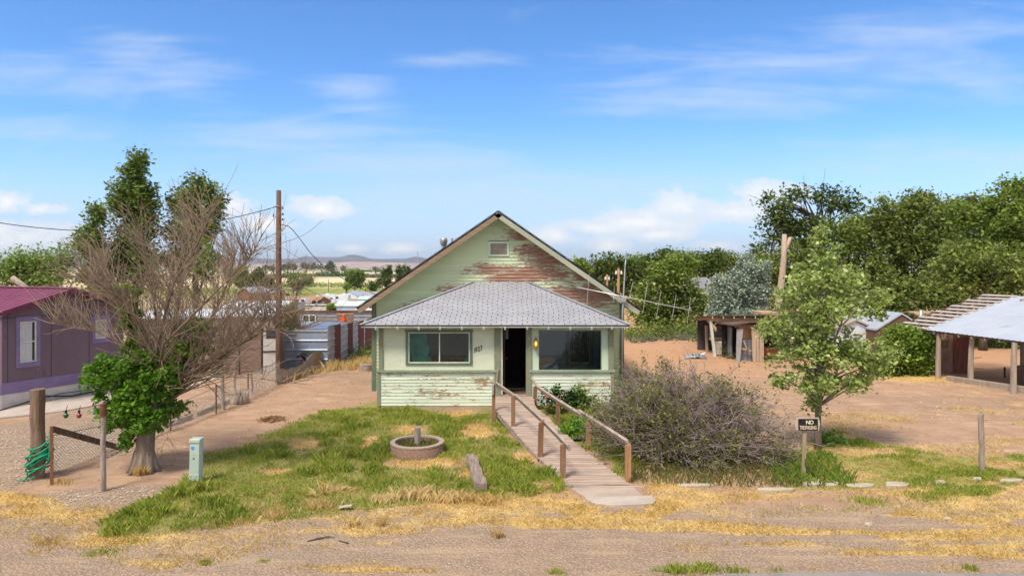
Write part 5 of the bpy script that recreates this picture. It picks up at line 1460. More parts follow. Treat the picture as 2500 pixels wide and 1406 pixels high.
# chain link fence: zigzag wires between steel posts along the boundary
cf = thing('chain_link_fence', 'low chain link fence running along the gravel behind the green leafed tree', 'fence', GY(300, 16))
line = [Vector((bp_.x + .1, bp_.y + .1, 0)), Vector((-9.2, 15.3, 0)), Vector((-8.75, 17.5, 0)), Vector((-8.45, 19.5, 0)), Vector((-8.35, 21.6, 0)), Vector((-8.3, 24.4, 0))]
hts = [.78, .62, .60, .75, .8, .8]
wm = MB()
for i in range(5):
    a, b = line[i], line[i + 1]; ha, hb = hts[i], hts[i + 1]; Ln = (b - a).length; n = int(Ln / .075)
    za, zb = Hs(a.x, a.y), Hs(b.x, b.y)
    for k in range(-int(ha / .075), n):
        for dr_ in (1, -1):
            t0, t1 = (k, k + ha / .075) if dr_ > 0 else (k + ha / .075, k)
            p0, p1 = a.lerp(b, t0 / n), a.lerp(b, t1 / n)
            z0_, z1_ = za + .02, za + ha
            # clip to the panel
            f0, f1 = 0.0, 1.0
            d_ = (t1 - t0)
            lo_, hi_ = sorted(((0 - t0) / d_, (n - t0) / d_)); f0, f1 = max(0, lo_), min(1, hi_)
            if f1 - f0 < .05: continue
            q0 = p0.lerp(p1, f0); q1 = p0.lerp(p1, f1)
            wm.beam((q0.x, q0.y, z0_ + (z1_ - z0_) * f0), (q1.x, q1.y, z0_ + (z1_ - z0_) * f1), .0042, .0042)
wm.build('mesh', M['fence_wire'], cf)
tr_ = MB(); tr_.tube([(p.x, p.y, Hs(p.x, p.y) + h_) for p, h_ in zip(line, hts)], .009, 6); tr_.build('top_wire', M['fence_wire'], cf)
for i, (p, h_) in enumerate(list(zip(line, hts))[1:]):
    m2 = MB(); m2.tube([(p.x, p.y, Hs(p.x, p.y) - .2), (p.x, p.y, Hs(p.x, p.y) + h_ + .08)], .022, 8); m2.build('post', M['rust'], cf)
# three coloured glass ornaments hanging on the fence wire
for px, py, cn, cm in ((161, 1012, 'dark glass ornament with a green tip hanging on the fence', (.02, .12, .03)), (193, 1012, 'red glass ornament hanging in the middle on the fence', (.35, .03, .05)), (232, 1004, 'turquoise glass ornament hanging on the fence nearest the slim post', (.02, .35, .45))):
    q = P(px, py, 14.2); m2 = MB()
    m2.lathe(q, [(0, -.075), (.035, -.06), (.05, -.02), (.045, .01), (.02, .03)], 12)
    o = m2.build('hanging_ornament', simple('ornament glass ' + cn[:6], cm, None, rough=.15, spec=.8), base=q, smooth=True); tag(o, cn, 'ornament', 'coloured ornaments on the fence')
    m2 = MB(); m2.lathe(q, [(.022, .03), (.025, .08), (.012, .10)], 10); m2.tube([q + Vector((0, 0, .09)), q + Vector((.02, 0, .15)), q + Vector((.03, 0, .19))], .006, 5)
    m2.build('socket', M['black_iron'], o)
# further fence posts, stubs and dry growth along the boundary
for px, py, top, r0, lb_, mt in ((545, 1052, 893, .055, 'pale leaning fence post wrapped in twigs behind the dead branches', 'grey_wood'), (617, 960, 905, .03, 'thin dark steel fence post left of the utility pole', 'rust'),
                                (575, 985, 912, .045, 'grey fence post beside the hollow stump', 'grey_wood')):
    g = G(px, py) if py < 1040 else G(px, 1000); rough_post('fence_post', g, CH - (top - 650) * g.y / F, r0, r0 * .9, M[mt], lb_, 'post', px, lean=-.04)
g = G(590, 985); m2 = MB(); r_ = random.Random(4)
for k in range(12):
    a = k * .55; m2.tube([g + Vector((math.cos(a) * .2, math.sin(a) * .15, -.05)), g + Vector((math.cos(a) * .16, math.sin(a) * .12, .2)), g + Vector((math.cos(a) * .2 + r_.uniform(-.1, .1), math.sin(a) * .1, r_.uniform(.3, .5)))], [.07, .05, .01], 6)
tag(m2.build('tree_stump', M['grey_wood'], smooth=True), 'splintered grey stump on the boundary behind the dead branches', 'stump')
# low boards edging the boundary
for (a, b), lb_ in ((((400, 1046), (470, 1022)), 'long low board edging the boundary nearest the green tree'), (((480, 1018), (560, 985)), 'low board edging the boundary left of the grey stump')):
    A_, B_ = G(*a), G(*b); m2 = MB(); m2.beam(A_ + Vector((0, 0, .06)), B_ + Vector((0, 0, .06)), .04, .16); tag(m2.build('edging_board', M['grey_wood_x']), lb_, 'timber edging')
# curled panel fence between the pole and the metal shed
pf = thing('panel_fence', 'low weathered plywood panel fence between the utility pole and metal shed', 'fence', G(745, 925))
m2 = MB(); topl = [(676, 898), (700, 903), (725, 896), (748, 880), (765, 862), (785, 855), (800, 852)]; botl = [(676, 940), (700, 934), (725, 925), (748, 915), (765, 909), (785, 900), (800, 893)]
for i in range(6):
    a0, a1 = G(*botl[i]), G(*botl[i + 1]); t0 = P(*topl[i], a0.y); t1 = P(*topl[i + 1], a1.y); wv = .04 * (i % 2)
    m2 = MB(); m2.prism([a0 + Vector((0, wv, -.1)), a1 + Vector((-.01, wv, -.1)), t1 + Vector((-.01, wv, 0)), t0 + Vector((0, wv, 0))], (0, .02, 0)); m2.build('panel', M['plywood'] if i > 3 else M['grey_wood'], pf)
# stack of firewood rounds/ stump by house
g = G(890, 906)
m2 = MB(); m2.lathe((g.x, g.y + .1, g.z), [(.27, -.05), (.25, .2), (.25, .27), (0, .275)], 14); m2.jitter(.012, 6); tag(m2.build('tree_stump', M['grey_wood'], smooth=False), 'wide sawn stump on the dirt beside the left corner of the house', 'stump')

# ================================================================ purple house
pr = thing('house', 'dusky purple single storey house with a magenta metal roof', 'house', PH(2, 0, 0))
def wallq(mb_, t0, t1, z0, z1, s0=0.0, th_=.1): mb_.prism([PH(t0, s0, z0), PH(t1, s0, z0), PH(t1, s0, z1), PH(t0, s0, z1)], PH(0, th_, 0) - PH(0, 0, 0))
def prz(tt): return 3.49 - abs(tt - 1.95) / 2.05 * .60
w1_, w2_ = (.54, 1.01, 1.30, 2.53), (2.86, 3.24, 1.80, 2.42)
m2 = MB()
zb = .74
wallq(m2, .05, 3.85, zb - .02, w1_[2]); wallq(m2, .05, w1_[0], w1_[2], w1_[3]); wallq(m2, w1_[1], 3.85, w1_[2], w2_[2])
wallq(m2, w1_[1], w2_[0], w2_[2], w2_[3]); wallq(m2, w2_[1], 3.85, w2_[2], w2_[3]); wallq(m2, w1_[1], 3.85, w2_[3], w1_[3])
m2.prism([PH(.05, 0, w1_[3]), PH(3.85, 0, w1_[3]), PH(3.85, 0, prz(3.85) - .1), PH(1.95, 0, prz(1.95) - .1), PH(.05, 0, prz(.05) - .1)], PH(0, .1, 0) - PH(0, 0, 0))
m2.prism([PH(.05, .1, 0), PH(.05, 12, 0), PH(.05, 12, 2.85), PH(.05, .1, 2.85)], PH(.1, 0, 0) - PH(0, 0, 0)); m2.prism([PH(3.75, .1, 0), PH(3.75, 12, 0), PH(3.75, 12, 2.85), PH(3.75, .1, 2.85)], PH(.1, 0, 0) - PH(0, 0, 0))
m2.build('wall', M['purple_wall'], pr)
m2 = MB(); wallq(m2, .02, 3.88, .42, .76, -.02, .03); m2.build('base_band', M['purple_trim'], pr)
m2 = MB(); wallq(m2, .03, 3.87, -.1, .44, -.0, .03); m2.build('skirting', M['skirting'], pr)
m2 = MB()
for tt in (.2, 1.45, 2.65): wallq(m2, tt, tt + .012, .76, prz(tt) - .12, -.006, .006)
wallq(m2, .05, 3.85, 2.66, 2.675, -.008, .006)
m2.build('panel_joint', simple('dark joint', (.05, .035, .05), rough=.9), pr)
for i, (t0, t1, z0, z1) in enumerate((w1_, w2_)):
    e = .11 if i == 0 else .10
    m2 = MB(); wallq(m2, t0 - e, t1 + e, z1, z1 + .15, -.025, .025); wallq(m2, t0 - e, t1 + e, z0 - .15, z0, -.025, .025); wallq(m2, t0 - e, t0, z0, z1, -.025, .025); wallq(m2, t1, t1 + e, z0, z1, -.025, .025)
    wn = m2.build('window', M['purple_trim'], pr)
    m2 = MB(); f_ = .03; wallq(m2, t0, t1, z1 - f_, z1, -.01, .05); wallq(m2, t0, t1, z0, z0 + f_, -.01, .05); wallq(m2, t0, t0 + f_, z0 + f_, z1 - f_, -.01, .05); wallq(m2, t1 - f_, t1, z0 + f_, z1 - f_, -.01, .05)
    wallq(m2, t0 + f_, t1 - f_, (z0 + z1) / 2 - .015, (z0 + z1) / 2 + .015, -.005, .05); m2.build('frame', M['white_paint'], wn)
    m2 = MB(); wallq(m2, t0 + .02, t1 - .02, z0 + .02, z1 - .02, .02, .004); m2.build('pane', M['glass_clear'], wn)
    m2 = MB(); wallq(m2, t0 + .02, t1 - (.10 if i == 0 else .03), z0 + .02, z1 - .02, .03, .008); m2.build('curtain', M['curtain'] if i == 0 else simple('lace curtain', (.60, .56, .52), (.40, .36, .34), 14, .9), wn)
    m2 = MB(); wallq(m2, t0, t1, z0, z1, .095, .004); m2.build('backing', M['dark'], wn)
# roof: two metal slopes with standing ribs
rf_ = MB()
for ta, tb2 in ((-.12, 1.95), (4.02, 1.95)):
    za, zb2 = prz(ta), prz(tb2)
    q = [PH(ta, -.32, za), PH(tb2, -.32, zb2), PH(tb2, 12.3, zb2), PH(ta, 12.3, za)]
    rf_.prism(q, (0, 0, -.025))
prf = rf_.build('roof', M['magenta_roof'], pr)
rb = MB()
for k in range(42):
    ss = -.30 + k * .30
    for ta in (-.12, 4.02): rb.beam(PH(ta, ss, prz(ta) + .012), PH(1.95, ss, 3.502), .05, .03)
rb.beam(PH(1.95, -.32, 3.515), PH(1.95, 12.3, 3.515), .22, .02); rb.build('ribs', M['magenta_roof'], prf)
for ta in (-.12, 4.02):
    m2 = MB(); m2.prism([PH(ta, -.34, prz(ta) - .03), PH(1.95, -.34, 3.46), PH(1.95, -.34, 3.36), PH(ta, -.34, prz(ta) - .13)], PH(0, .02, 0) - PH(0, 0, 0)); m2.build('fascia', M['magenta_dark'], pr)
m2 = MB(); m2.prism([PH(-.1, -.3, prz(-.1) - .12), PH(1.95, -.3, 3.37), PH(4.0, -.3, prz(4.0) - .12), PH(4.0, -.3, prz(4.0) - .14), PH(1.95, -.3, 3.35), PH(-.1, -.3, prz(-.1) - .14)], PH(0, .3, 0) - PH(0, 0, 0)); m2.build('soffit', simple('plum soffit', (.10, .06, .09), rough=.8), pr)
q0, q1 = P(30, 678, 27.5), P(68, 706, 27.5)
m2 = MB(); m2.tube([P(100, 730, 27.5), q1, q0], [.11, .11, .11], 10); tag(m2.build('leaning_log', M['grey_wood'], smooth=True), 'grey log sticking up behind the magenta roof', 'log')
m2 = MB(); m2.tube([PH(-.5, -.5, .05), PH(.6, -.12, .10), PH(1.2, -.06, .30 - .1), PH(2.0, -.14, .07), PH(3.0, -.10, .10), PH(3.8, -.15, .06)], .022, 7); m2.tube([PH(1.1, -.1, .12), PH(1.7, -.08, .2), PH(2.6, -.1, .16), PH(3.9, -.1, .12)], .012, 6); tag(m2.build('hose', M['black_hose'], smooth=True), 'black hose lying along the white skirting of the purple house', 'hose')

# ================================================================ utility pole and wires
gp2 = G(682, 932); YP = gp2.y
upole = thing('utility_pole', 'tall brown wooden utility pole with insulators between yard and trailers', 'utility pole', gp2)
m2 = MB(); m2.tube([gp2 + Vector((0, 0, -.3)), P(681, 800, YP), P(680, 620, YP), P(680.5, 465, YP)], [.135, .115, .098, .082], 14); m2.jitter(.003, 1); m2.build('shaft', M['pole'], upole, smooth=True)
for py in (508, 523, 536):
    m2 = MB(); q = P(691, py, YP); m2.lathe((q.x, q.y - .02, q.z - .05), [(0, 0), (.022, .01), (.03, .035), (.018, .05), (.03, .065), (.02, .09), (0, .095)], 10); m2.tube([P(684, py + 1, YP), q + Vector((0, 0, 0))], .01, 5); m2.build('insulator', M['black_iron'], upole, smooth=True)
m2 = MB(); m2.box(P(687, 0, YP).x - .03, P(687, 0, YP).x + .02, YP - .12, YP - .06, P(0, 542, YP).z, P(0, 505, YP).z); m2.build('bracket', M['rust'], upole)
m2 = MB(); q = P(680.5, 504, YP); m2.tube([q + Vector((math.cos(a) * .105, math.sin(a) * .105, .02 * math.sin(a * 2))) for a in [k * .524 for k in range(13)]], .014, 5); m2.build('wire_wrap', M['galv'], upole)
m2 = MB()
m2.tube([P(675, 503, YP), P(668, 507, YP), P(670, 515, YP - .1), P(671, 530, YP - .1), P(669, 551, YP - .1)], .005, 4); m2.box(P(669, 0, YP).x, P(671, 0, YP).x, YP - .12, YP - .09, P(0, 531, YP).z, P(0, 523, YP).z)
m2.build('loose_wire', M['black_hose'], upole)
def wire(pts, r, label):
    m2 = MB(); q = []
    for i in range(len(pts) - 1):
        for k in range(8): q.append(pts[i].lerp(pts[i + 1], k / 8))
    q.append(pts[-1]); m2.tube(q, r, 5, cap=False); return tag(m2.build('overhead_wire', M['black_hose']), label, 'wire')
m2 = MB(); pts_ = []
a, b = P(674, 505, YP), P(-60, 534, 22)
for k in range(33):
    f = k / 32; p = a.lerp(b, f); p.z -= 4 * f * (1 - f) * .62; pts_.append(p)
m2.tube(pts_, .014, 5); tag(m2.build('overhead_wire', M['black_hose']), 'overhead wire sagging from the pole to the left across the sky', 'wire')
pts_ = [P(686, 548, YP), P(705, 553, YP + .1), P(716, 563, YP + .3), P(732, 583, YP + .8), P(758, 618, YP + 1.6), P(785, 645, YP + 2.4), P(812, 665, YP + 3.2), P(846, 685, YP + 4.2), P(880, 703, YP + 5.0), P(925, 722, YP + 6)]
m2 = MB(); m2.tube(pts_, .014, 5); tag(m2.build('overhead_wire', M['black_hose'], smooth=True), 'overhead wire dropping from the pole down to the mint house', 'wire')

# ================================================================ big tan trailer behind the dead tree
def veh_box(mb_, x0, x1, y0, y1, z0, z1, nose=0.0, r=.12):
    """box body with softened front and top outline (profile in xz, extruded along y)"""
    pr_ = [(x0 + nose * .9, z0), (x1, z0), (x1, z1 - r), (x1 - r, z1), (x0 + nose * .5 + r, z1), (x0 + nose * .1, z1 - r * 2), (x0, (z0 + z1) / 2)]
    mb_.prism([(a, y0, b) for a, b in pr_], (0, y1 - y0, 0))
YT = 27.2; gz_ = Hs(-11, YT)
rv = thing('travel_trailer', 'large tan and brown fifth wheel trailer behind the bare branches', 'trailer', ((688 - 1250) * YT / F, YT, gz_))
X0, X1 = (385 - 1250) * YT / F - .5, (742 - 1250) * YT / F
rvx = lambda px: (px - 1250) * YT / F
zz_ = lambda py: CH - (py - 650) * YT / F
m2 = MB(); veh_box(m2, X0, rvx(688), YT, YT + 2.5, zz_(935), zz_(770), .3, .2); m2.build('body', M['rv_tan'], rv, bevel=.03)
m2 = MB(); m2.box(X0 + .1, rvx(500), YT - .02, YT, zz_(905), zz_(775)); m2.build('front_panel', M['rv_grey'], rv)
m2 = MB(); m2.box(rvx(592), rvx(640), YT - .03, YT, zz_(902), zz_(795)); m2.box(rvx(560), rvx(586), YT - .03, YT, zz_(905), zz_(865)); m2.build('slide_out', M['rv_brown'], rv)
m2 = MB(); m2.box(rvx(645), rvx(684), YT - .04, YT, zz_(925), zz_(810)); m2.build('entry_panel', M['rv_white'], rv)
m2 = MB()
for a in (590, 642): m2.box(rvx(a), rvx(a + 2.5), YT - .05, YT - .01, zz_(925), zz_(800))
m2.box(rvx(645), rvx(684), YT - .06, YT - .04, zz_(858), zz_(855)); m2.build('trim_strip', M['black_paint'], rv)
m2 = MB(); m2.box(rvx(525), rvx(552), YT - .03, YT, zz_(925), zz_(895)); m2.build('hatch', M['rv_white'], rv)
m2 = MB(); m2.box(rvx(536), rvx(538.5), YT - .04, YT - .03, zz_(911), zz_(904)); m2.box(rvx(530), rvx(533), YT - .04, YT - .03, zz_(917), zz_(911)); m2.build('latch', M['black_paint'], rv)
m2 = MB(); m2.box(rvx(652), rvx(688), YT - .05, YT - .01, zz_(825), zz_(806)); m2.box(rvx(668), rvx(688), YT - .05, YT - .01, zz_(790), zz_(775)); m2.build('window', M['black_win'], rv)
m2 = MB(); m2.prism([(X0 + .3, YT - .08, zz_(772)), (rvx(690), YT - .08, zz_(772)), (rvx(690), YT + 2.6, zz_(764)), (X0 + .3, YT + 2.6, zz_(764))], (0, 0, .06)); m2.build('roof', M['white_metal'], rv)
for px in (600, 660, 450):
    m2 = MB(); m2.lathe((0, 0, 0), [(.18, 0), (.36, .01), (.36, .22), (.18, .23)], 20); m2.v = [(rvx(px) + x_, YT + .05 + z_, gz_ + .36 + y_) for x_, y_, z_ in m2.v]; m2.build('wheel', M['black_paint'], rv, smooth=True)
m2 = MB(); m2.box(X0 + .8, rvx(686), YT + .3, YT + 2.2, gz_ + .3, zz_(930)); m2.build('chassis', M['black_iron'], rv)
lt_ = text_obj('LIER', .36, (rvx(432), YT - .025, zz_(803)), M['white_metal'], rv, 'lettering', depth=.004, spacing=1.1, shear=.25)
m_o = text_obj('LIER', .33, (rvx(433), YT - .031, zz_(802.5)), M['rv_grey'], rv, 'lettering_face', depth=.004, spacing=1.2, shear=.25)
text_obj('5', .3, (rvx(432), YT - .028, zz_(818)), M['white_metal'], rv, 'lettering', depth=.004, shear=.25)
rv.rotation_euler = (0, 0, .33)
# white covered boat shape and shed roofs behind
def gable(name, label, cat, px0, px1, py_eave, py_ridge, Y, depth, wallm, roofm, group=None, ridge='x', wins=(), door=None, py_base=None, ovh=.15):
    x0, x1 = (px0 - 1250) * Y / F, (px1 - 1250) * Y / F; g = Hs((x0 + x1) / 2, Y + depth / 2)
    if py_base: g = CH - (py_base - 650) * Y / F
    ze, zr = CH - (py_eave - 650) * Y / F, CH - (py_ridge - 650) * (Y + (depth / 2 if ridge == 'x' else 0)) / F
    t_ = thing(name, label, cat, ((x0 + x1) / 2, Y, g), group)
    m2 = MB(); g -= .3
    if ridge == 'x':
        m2.prism([(x0, Y, g), (x0, Y, ze), (x0, Y + depth / 2, zr), (x0, Y + depth, ze), (x0, Y + depth, g)], (x1 - x0, 0, 0)); m2.build('wall', wallm, t_)
        m2 = MB(); o_ = ovh
        m2.prism([(x0 - o_, Y - o_, ze - .02), (x0 - o_, Y + depth / 2, zr + .05), (x0 - o_, Y + depth + o_, ze - .02), (x0 - o_, Y + depth + o_, ze + .06), (x0 - o_, Y + depth / 2, zr + .13), (x0 - o_, Y - o_, ze + .06)], (x1 - x0 + 2 * o_, 0, 0)); m2.build('roof', roofm, t_)
    else:
        xm = (x0 + x1) / 2
        m2.prism([(x0, Y, g), (x0, Y, ze), (xm, Y, zr), (x1, Y, ze), (x1, Y, g)], (0, depth, 0)); m2.build('wall', wallm, t_)
        m2 = MB(); o_ = ovh
        m2.prism([(x0 - o_, Y - o_, ze - .02), (xm, Y - o_, zr + .05), (x1 + o_, Y - o_, ze - .02), (x1 + o_, Y - o_, ze + .06), (xm, Y - o_, zr + .13), (x0 - o_, Y - o_, ze + .06)], (0, depth + 2 * o_, 0)); m2.build('roof', roofm, t_)
    for (a, b, c_, d_) in wins:
        k = Y / F; m2 = MB(); m2.box((a - 1250) * k, (b - 1250) * k, Y - .05, Y - .01, CH - (d_ - 650) * k, CH - (c_ - 650) * k); m2.build('window', M['black_win'], t_)
    return t_
def far_trailer(name, label, px0, px1, py_top, Y, depth, bodym, wins=(), stripe=None, group=None, nose=.5, cat='trailer', h=None, ac=True):
    x0, x1 = (px0 - 1250) * Y / F, (px1 - 1250) * Y / F; zt2 = CH - (py_top - 650) * Y / F; g = Hs((x0 + x1) / 2, Y)
    if h: g = zt2 - h
    t_ = thing(name, label, cat, ((x0 + x1) / 2, Y, g), group)
    m2 = MB(); veh_box(m2, x0, x1, Y, Y + depth, g + .5, zt2, nose, .2); m2.build('body', bodym, t_)
    k = Y / F
    for (a, b, c_, d_) in wins:
        m2 = MB(); m2.box((a - 1250) * k, (b - 1250) * k, Y - .06, Y - .01, CH - (d_ - 650) * k, CH - (c_ - 650) * k); m2.build('window', M['black_win'], t_)
    if stripe:
        m2 = MB(); m2.box(x0 + nose * .5, x1, Y - .03, Y, zt2 - stripe[0], zt2 - stripe[1]); m2.build('stripe', M['black_paint'], t_)
    for f in (.62, .75):
        m2 = MB(); m2.lathe((0, 0, 0), [(0, 0), (.36, .01), (.36, .22), (.18, .23)], 14); m2.v = [(x0 + (x1 - x0) * f + a, Y - .02 + c, g + .36 + b) for a, b, c in m2.v]; m2.build('wheel', M['black_paint'], t_)
    if ac:
        m2 = MB(); m2.box(x0 + (x1 - x0) * .45, x0 + (x1 - x0) * .45 + .8, Y + depth * .3, Y + depth * .7, zt2, zt2 + .28); m2.build('roof_unit', bodym, t_)
    return t_
far_trailer('travel_trailer', 'long off white trailer with a black roof edge left of the pale blue shed', 640, 800, 745, 88, 2.6, M['rv_white'], [(722, 740, 749, 757)], (.12, .0), nose=.2, ac=False)
far_trailer('travel_trailer', 'large white motorhome far off left of the grey gabled house', 771, 819, 719, 190, 3.0, M['white_metal'], [(775, 777, 727, 732), (792, 797, 727, 731), (805, 812, 727, 730)], nose=.3)
far_trailer('travel_trailer', 'second white motorhome far off touching the grey gabled house', 820, 850, 719, 186, 3.0, M['white_metal'], [(820, 826, 724, 729)], nose=.3)
gable('house', 'pale grey gabled house with a long roof far behind the trailers', 'house', 832, 872, 723, 712.5, 205, 10, M['white_metal'], M['roof_metal'], ridge='y')
gable('house', 'long low house with a slate grey roof right of the pale gabled one', 'house', 866, 935, 724, 713, 212, 9, M['blue_white'], simple('slate grey roof', (.27, .28, .33), (.33, .34, .38), .3, .7), ridge='x')
gable('shed', 'mint green shed far off close to the left roof edge', 'shed', 874, 912, 731, 724, 150, 4, simple('mint shed paint', (.38, .72, .58), (.45, .78, .65), .5, .7), simple('mint shed roof', (.50, .62, .60), (.45, .55, .55), .4, .7), ridge='x')
gable('shed', 'low tan shed in front of the slate roofed house', 'shed', 851, 874, 733, 730, 155, 4, M['rv_tan'], M['rv_tan'], ridge='x')
gable('shed', 'pale blue metal shed with a white roof left of the mint house', 'shed', 818, 905, 747, 737, 95, 6, M['blue_white'], M['white_metal'], ridge='x')
gable('shed', 'white roofed shed partly hidden behind the left eave of the mint house', 'shed', 872, 940, 757, 749, 80, 4, M['blue_white'], M['white_metal'], ridge='x')
gable('barn', 'long rust brown roofed barn left of the far motorhomes', 'barn', 690, 770, 741, 725, 140, 12, M['rust_brown'], simple('rusty barn roof', (.33, .15, .09), (.40, .22, .14), .25, .8), ridge='x')
gable('shed', 'red brown gabled shed with a grey metal roof seen through the bare branches', 'shed', 580, 612, 716, 704, 110, 8, M['rust_brown'], M['roof_metal'], ridge='y')
gable('shed', 'long pale roofed shed behind the bare branches left of the pole', 'shed', 612, 668, 714, 706, 118, 6, M['tan_wood'], M['white_metal'], ridge='x')
gable('shed', 'white metal roof low behind the bare branches above the tan trailer', 'shed', 540, 680, 752, 738, 55, 7, M['rv_white'], M['white_metal'], ridge='x')
# pickup with a white camper shell
def pickup(px0, px1, py_top, Y, label, colm, shell=True):
    x0, x1 = (px0 - 1250) * Y / F, (px1 - 1250) * Y / F; L_ = x1 - x0; zt2 = CH - (py_top - 650) * Y / F; h = L_ * .36; g = zt2 - h
    t_ = thing('pickup_truck', label, 'pickup truck', ((x0 + x1) / 2, Y, g))
    q = lambda f, z: (x0 + L_ * f, Y, g + h * z)
    m2 = MB(); m2.prism([q(0, .2), q(0, .55), q(.22, .6), q(.32, .95), q(.52, 1.0), q(.56, .62), q(1, .6), q(1, .22)], (0, 1.9, 0)); m2.build('body', colm, t_, bevel=.03)
    m2 = MB(); m2.prism([q(.26, .62), q(.34, .9), q(.5, .92), q(.52, .62)], (0, -.03, 0)); m2.build('window', M['black_win'], t_)
    if shell:
        m2 = MB(); m2.prism([q(.57, .6), q(.58, .98), q(.98, .98), q(1, .6)], (0, 1.85, 0)); m2.build('camper_shell', M['white_metal'], t_)
        m2 = MB(); m2.prism([q(.66, .74), q(.66, .88), q(.88, .88), q(.88, .74)], (0, -.03, 0)); m2.build('window', M['black_win'], t_)
    for f in (.18, .8):
        m2 = MB(); m2.lathe((0, 0, 0), [(0, 0), (.38, .01), (.38, .24), (.2, .25)], 14); m2.v = [(x0 + L_ * f + a, Y - .03 + c, g + .38 + b) for a, b, c in m2.v]; m2.build('wheel', M['black_paint'], t_)
    return t_
pickup(706, 748, 729, 112, 'white pickup with a white camper shell in front of the rust brown barn', M['white_metal'])
pickup(762, 785, 735, 118, 'silver pickup parked right of the one with the camper shell', M['galv'], False)
pickup(688, 706, 716, 185, 'dark blue pickup far off just right of the utility pole', simple('dark blue paint', (.06, .08, .16), (.1, .12, .2), 1, .3), False)
pickup(712, 730, 709, 200, 'pale far pickup above the rust brown barn roof', M['rv_white'], False)

# grey corrugated building with a plywood door
YC = 52.0; kx = YC / F
gC = Hs(-13, YC)
cx = lambda px: (px - 1250) * kx
cz = lambda py: CH - (py - 650) * kx
cbld = thing('corrugated_building', 'long grey corrugated building with a white framed window and red brown roof edge', 'shed', (cx(820), YC, gC))
def corr_panel(mb_, a, b, z0, z1, pitch=.2, amp=.03, horiz=True, steps=6):
    """corrugated sheet between plan points a and b"""
    a, b = Vector(a), Vector(b); d = (b - a); n_ = Vector((d.y, -d.x, 0)).normalized()
    if horiz:
        steps = 14; n = max(2, int((z1 - z0) / pitch * steps)); rows_ = [(z0 + (z1 - z0) * i / n, amp * 2 * max(0, math.sin(2 * math.pi * i / steps)) ** 5) for i in range(n + 1)]
        V_ = []; 
        for z_, o_ in rows_: V_ += [(a.x + n_.x * o_, a.y + n_.y * o_, z_), (b.x + n_.x * o_, b.y + n_.y * o_, z_)]
        mb_.add(V_, [(2 * i, 2 * i + 1, 2 * i + 3, 2 * i + 2) for i in range(n)])
    else:
        Ln = d.length; n = max(2, int(Ln / pitch * steps)); V_ = []
        for i in range(n + 1):
            p = a + d * i / n; o_ = amp * math.sin(2 * math.pi * i / steps); V_ += [(p.x + n_.x * o_, p.y + n_.y * o_, z0), (p.x + n_.x * o_, p.y + n_.y * o_, z1)]
        mb_.add(V_, [(2 * i, 2 * i + 2, 2 * i + 3, 2 * i + 1) for i in range(n)])
m2 = MB(); corr_panel(m2, (cx(722), YC, 0), (cx(822), YC, 0), gC - .4, cz(761), .3, .018); corr_panel(m2, (cx(863), YC, 0), (cx(935), YC, 0), gC - .4, cz(761), .3, .018)
m2.box(cx(722) - .02, cx(722) + .05, YC + .0, YC + 5, gC - .4, .1); m2.box(cx(722), cx(935), YC + .06, YC + .1, gC - .4, cz(761)); m2.build('wall', M['corr_grey'], cbld)
m2 = MB(); m2.prism([(cx(720), YC - .12, cz(761)), (cx(720), YC - .12, cz(757.5)), (cx(720), YC + 5, .25), (cx(720), YC + 5, .15)], (cx(937) - cx(720), 0, 0)); m2.build('roof', simple('red brown roof edge', (.14, .05, .05), (.2, .09, .08), .6, .8), cbld)
m2 = MB(); m2.box(cx(822), cx(863), YC - .03, YC + .05, gC - .4, cz(768)); d_ = m2.build('door', wood('plywood door', (.20, .13, .10), (.26, .18, .14), None, 2), cbld)
m2 = MB(); m2.box(cx(822), cx(863), YC - .05, YC + .05, cz(768), cz(763)); m2.build('lintel', M['tan_wood'], cbld)
m2 = MB(); a, b, c1_, c2_ = cx(739), cx(772), cz(787), cz(768); e = .07
m2.box(a, b, YC - .09, YC, c2_ - e, c2_); m2.box(a, b, YC - .09, YC, c1_, c1_ + e); m2.box(a, a + e, YC - .09, YC, c1_, c2_); m2.box(b - e, b, YC - .09, YC, c1_, c2_); m2.box((a + b) / 2 - .04, (a + b) / 2 + .04, YC - .085, YC, c1_, c2_); wn = m2.build('window', M['white_paint'], cbld)
m2 = MB(); m2.box(a + e, b - e, YC - .05, YC - .02, c1_ + e, c2_ - e); m2.build('pane', M['black_win'], wn)
m2 = MB(); op = [(834, 783), (833, 779), (836, 774), (837.5, 770), (840.5, 770), (842, 774), (844, 779), (843.5, 783), (839, 785)]
m2.prism([(cx(a), YC - .2, cz(b)) for a, b in op], (0, .15, 0)); ov = tag(m2.build('orange_jacket', M['orange'], bevel=.02), 'bright orange jacket with a white collar hanging at the plywood door', 'jacket')
m2 = MB(); m2.box(cx(838), cx(840), YC - .18, YC - .06, cz(770), cz(768)); m2.build('collar', M['white_paint'], ov)
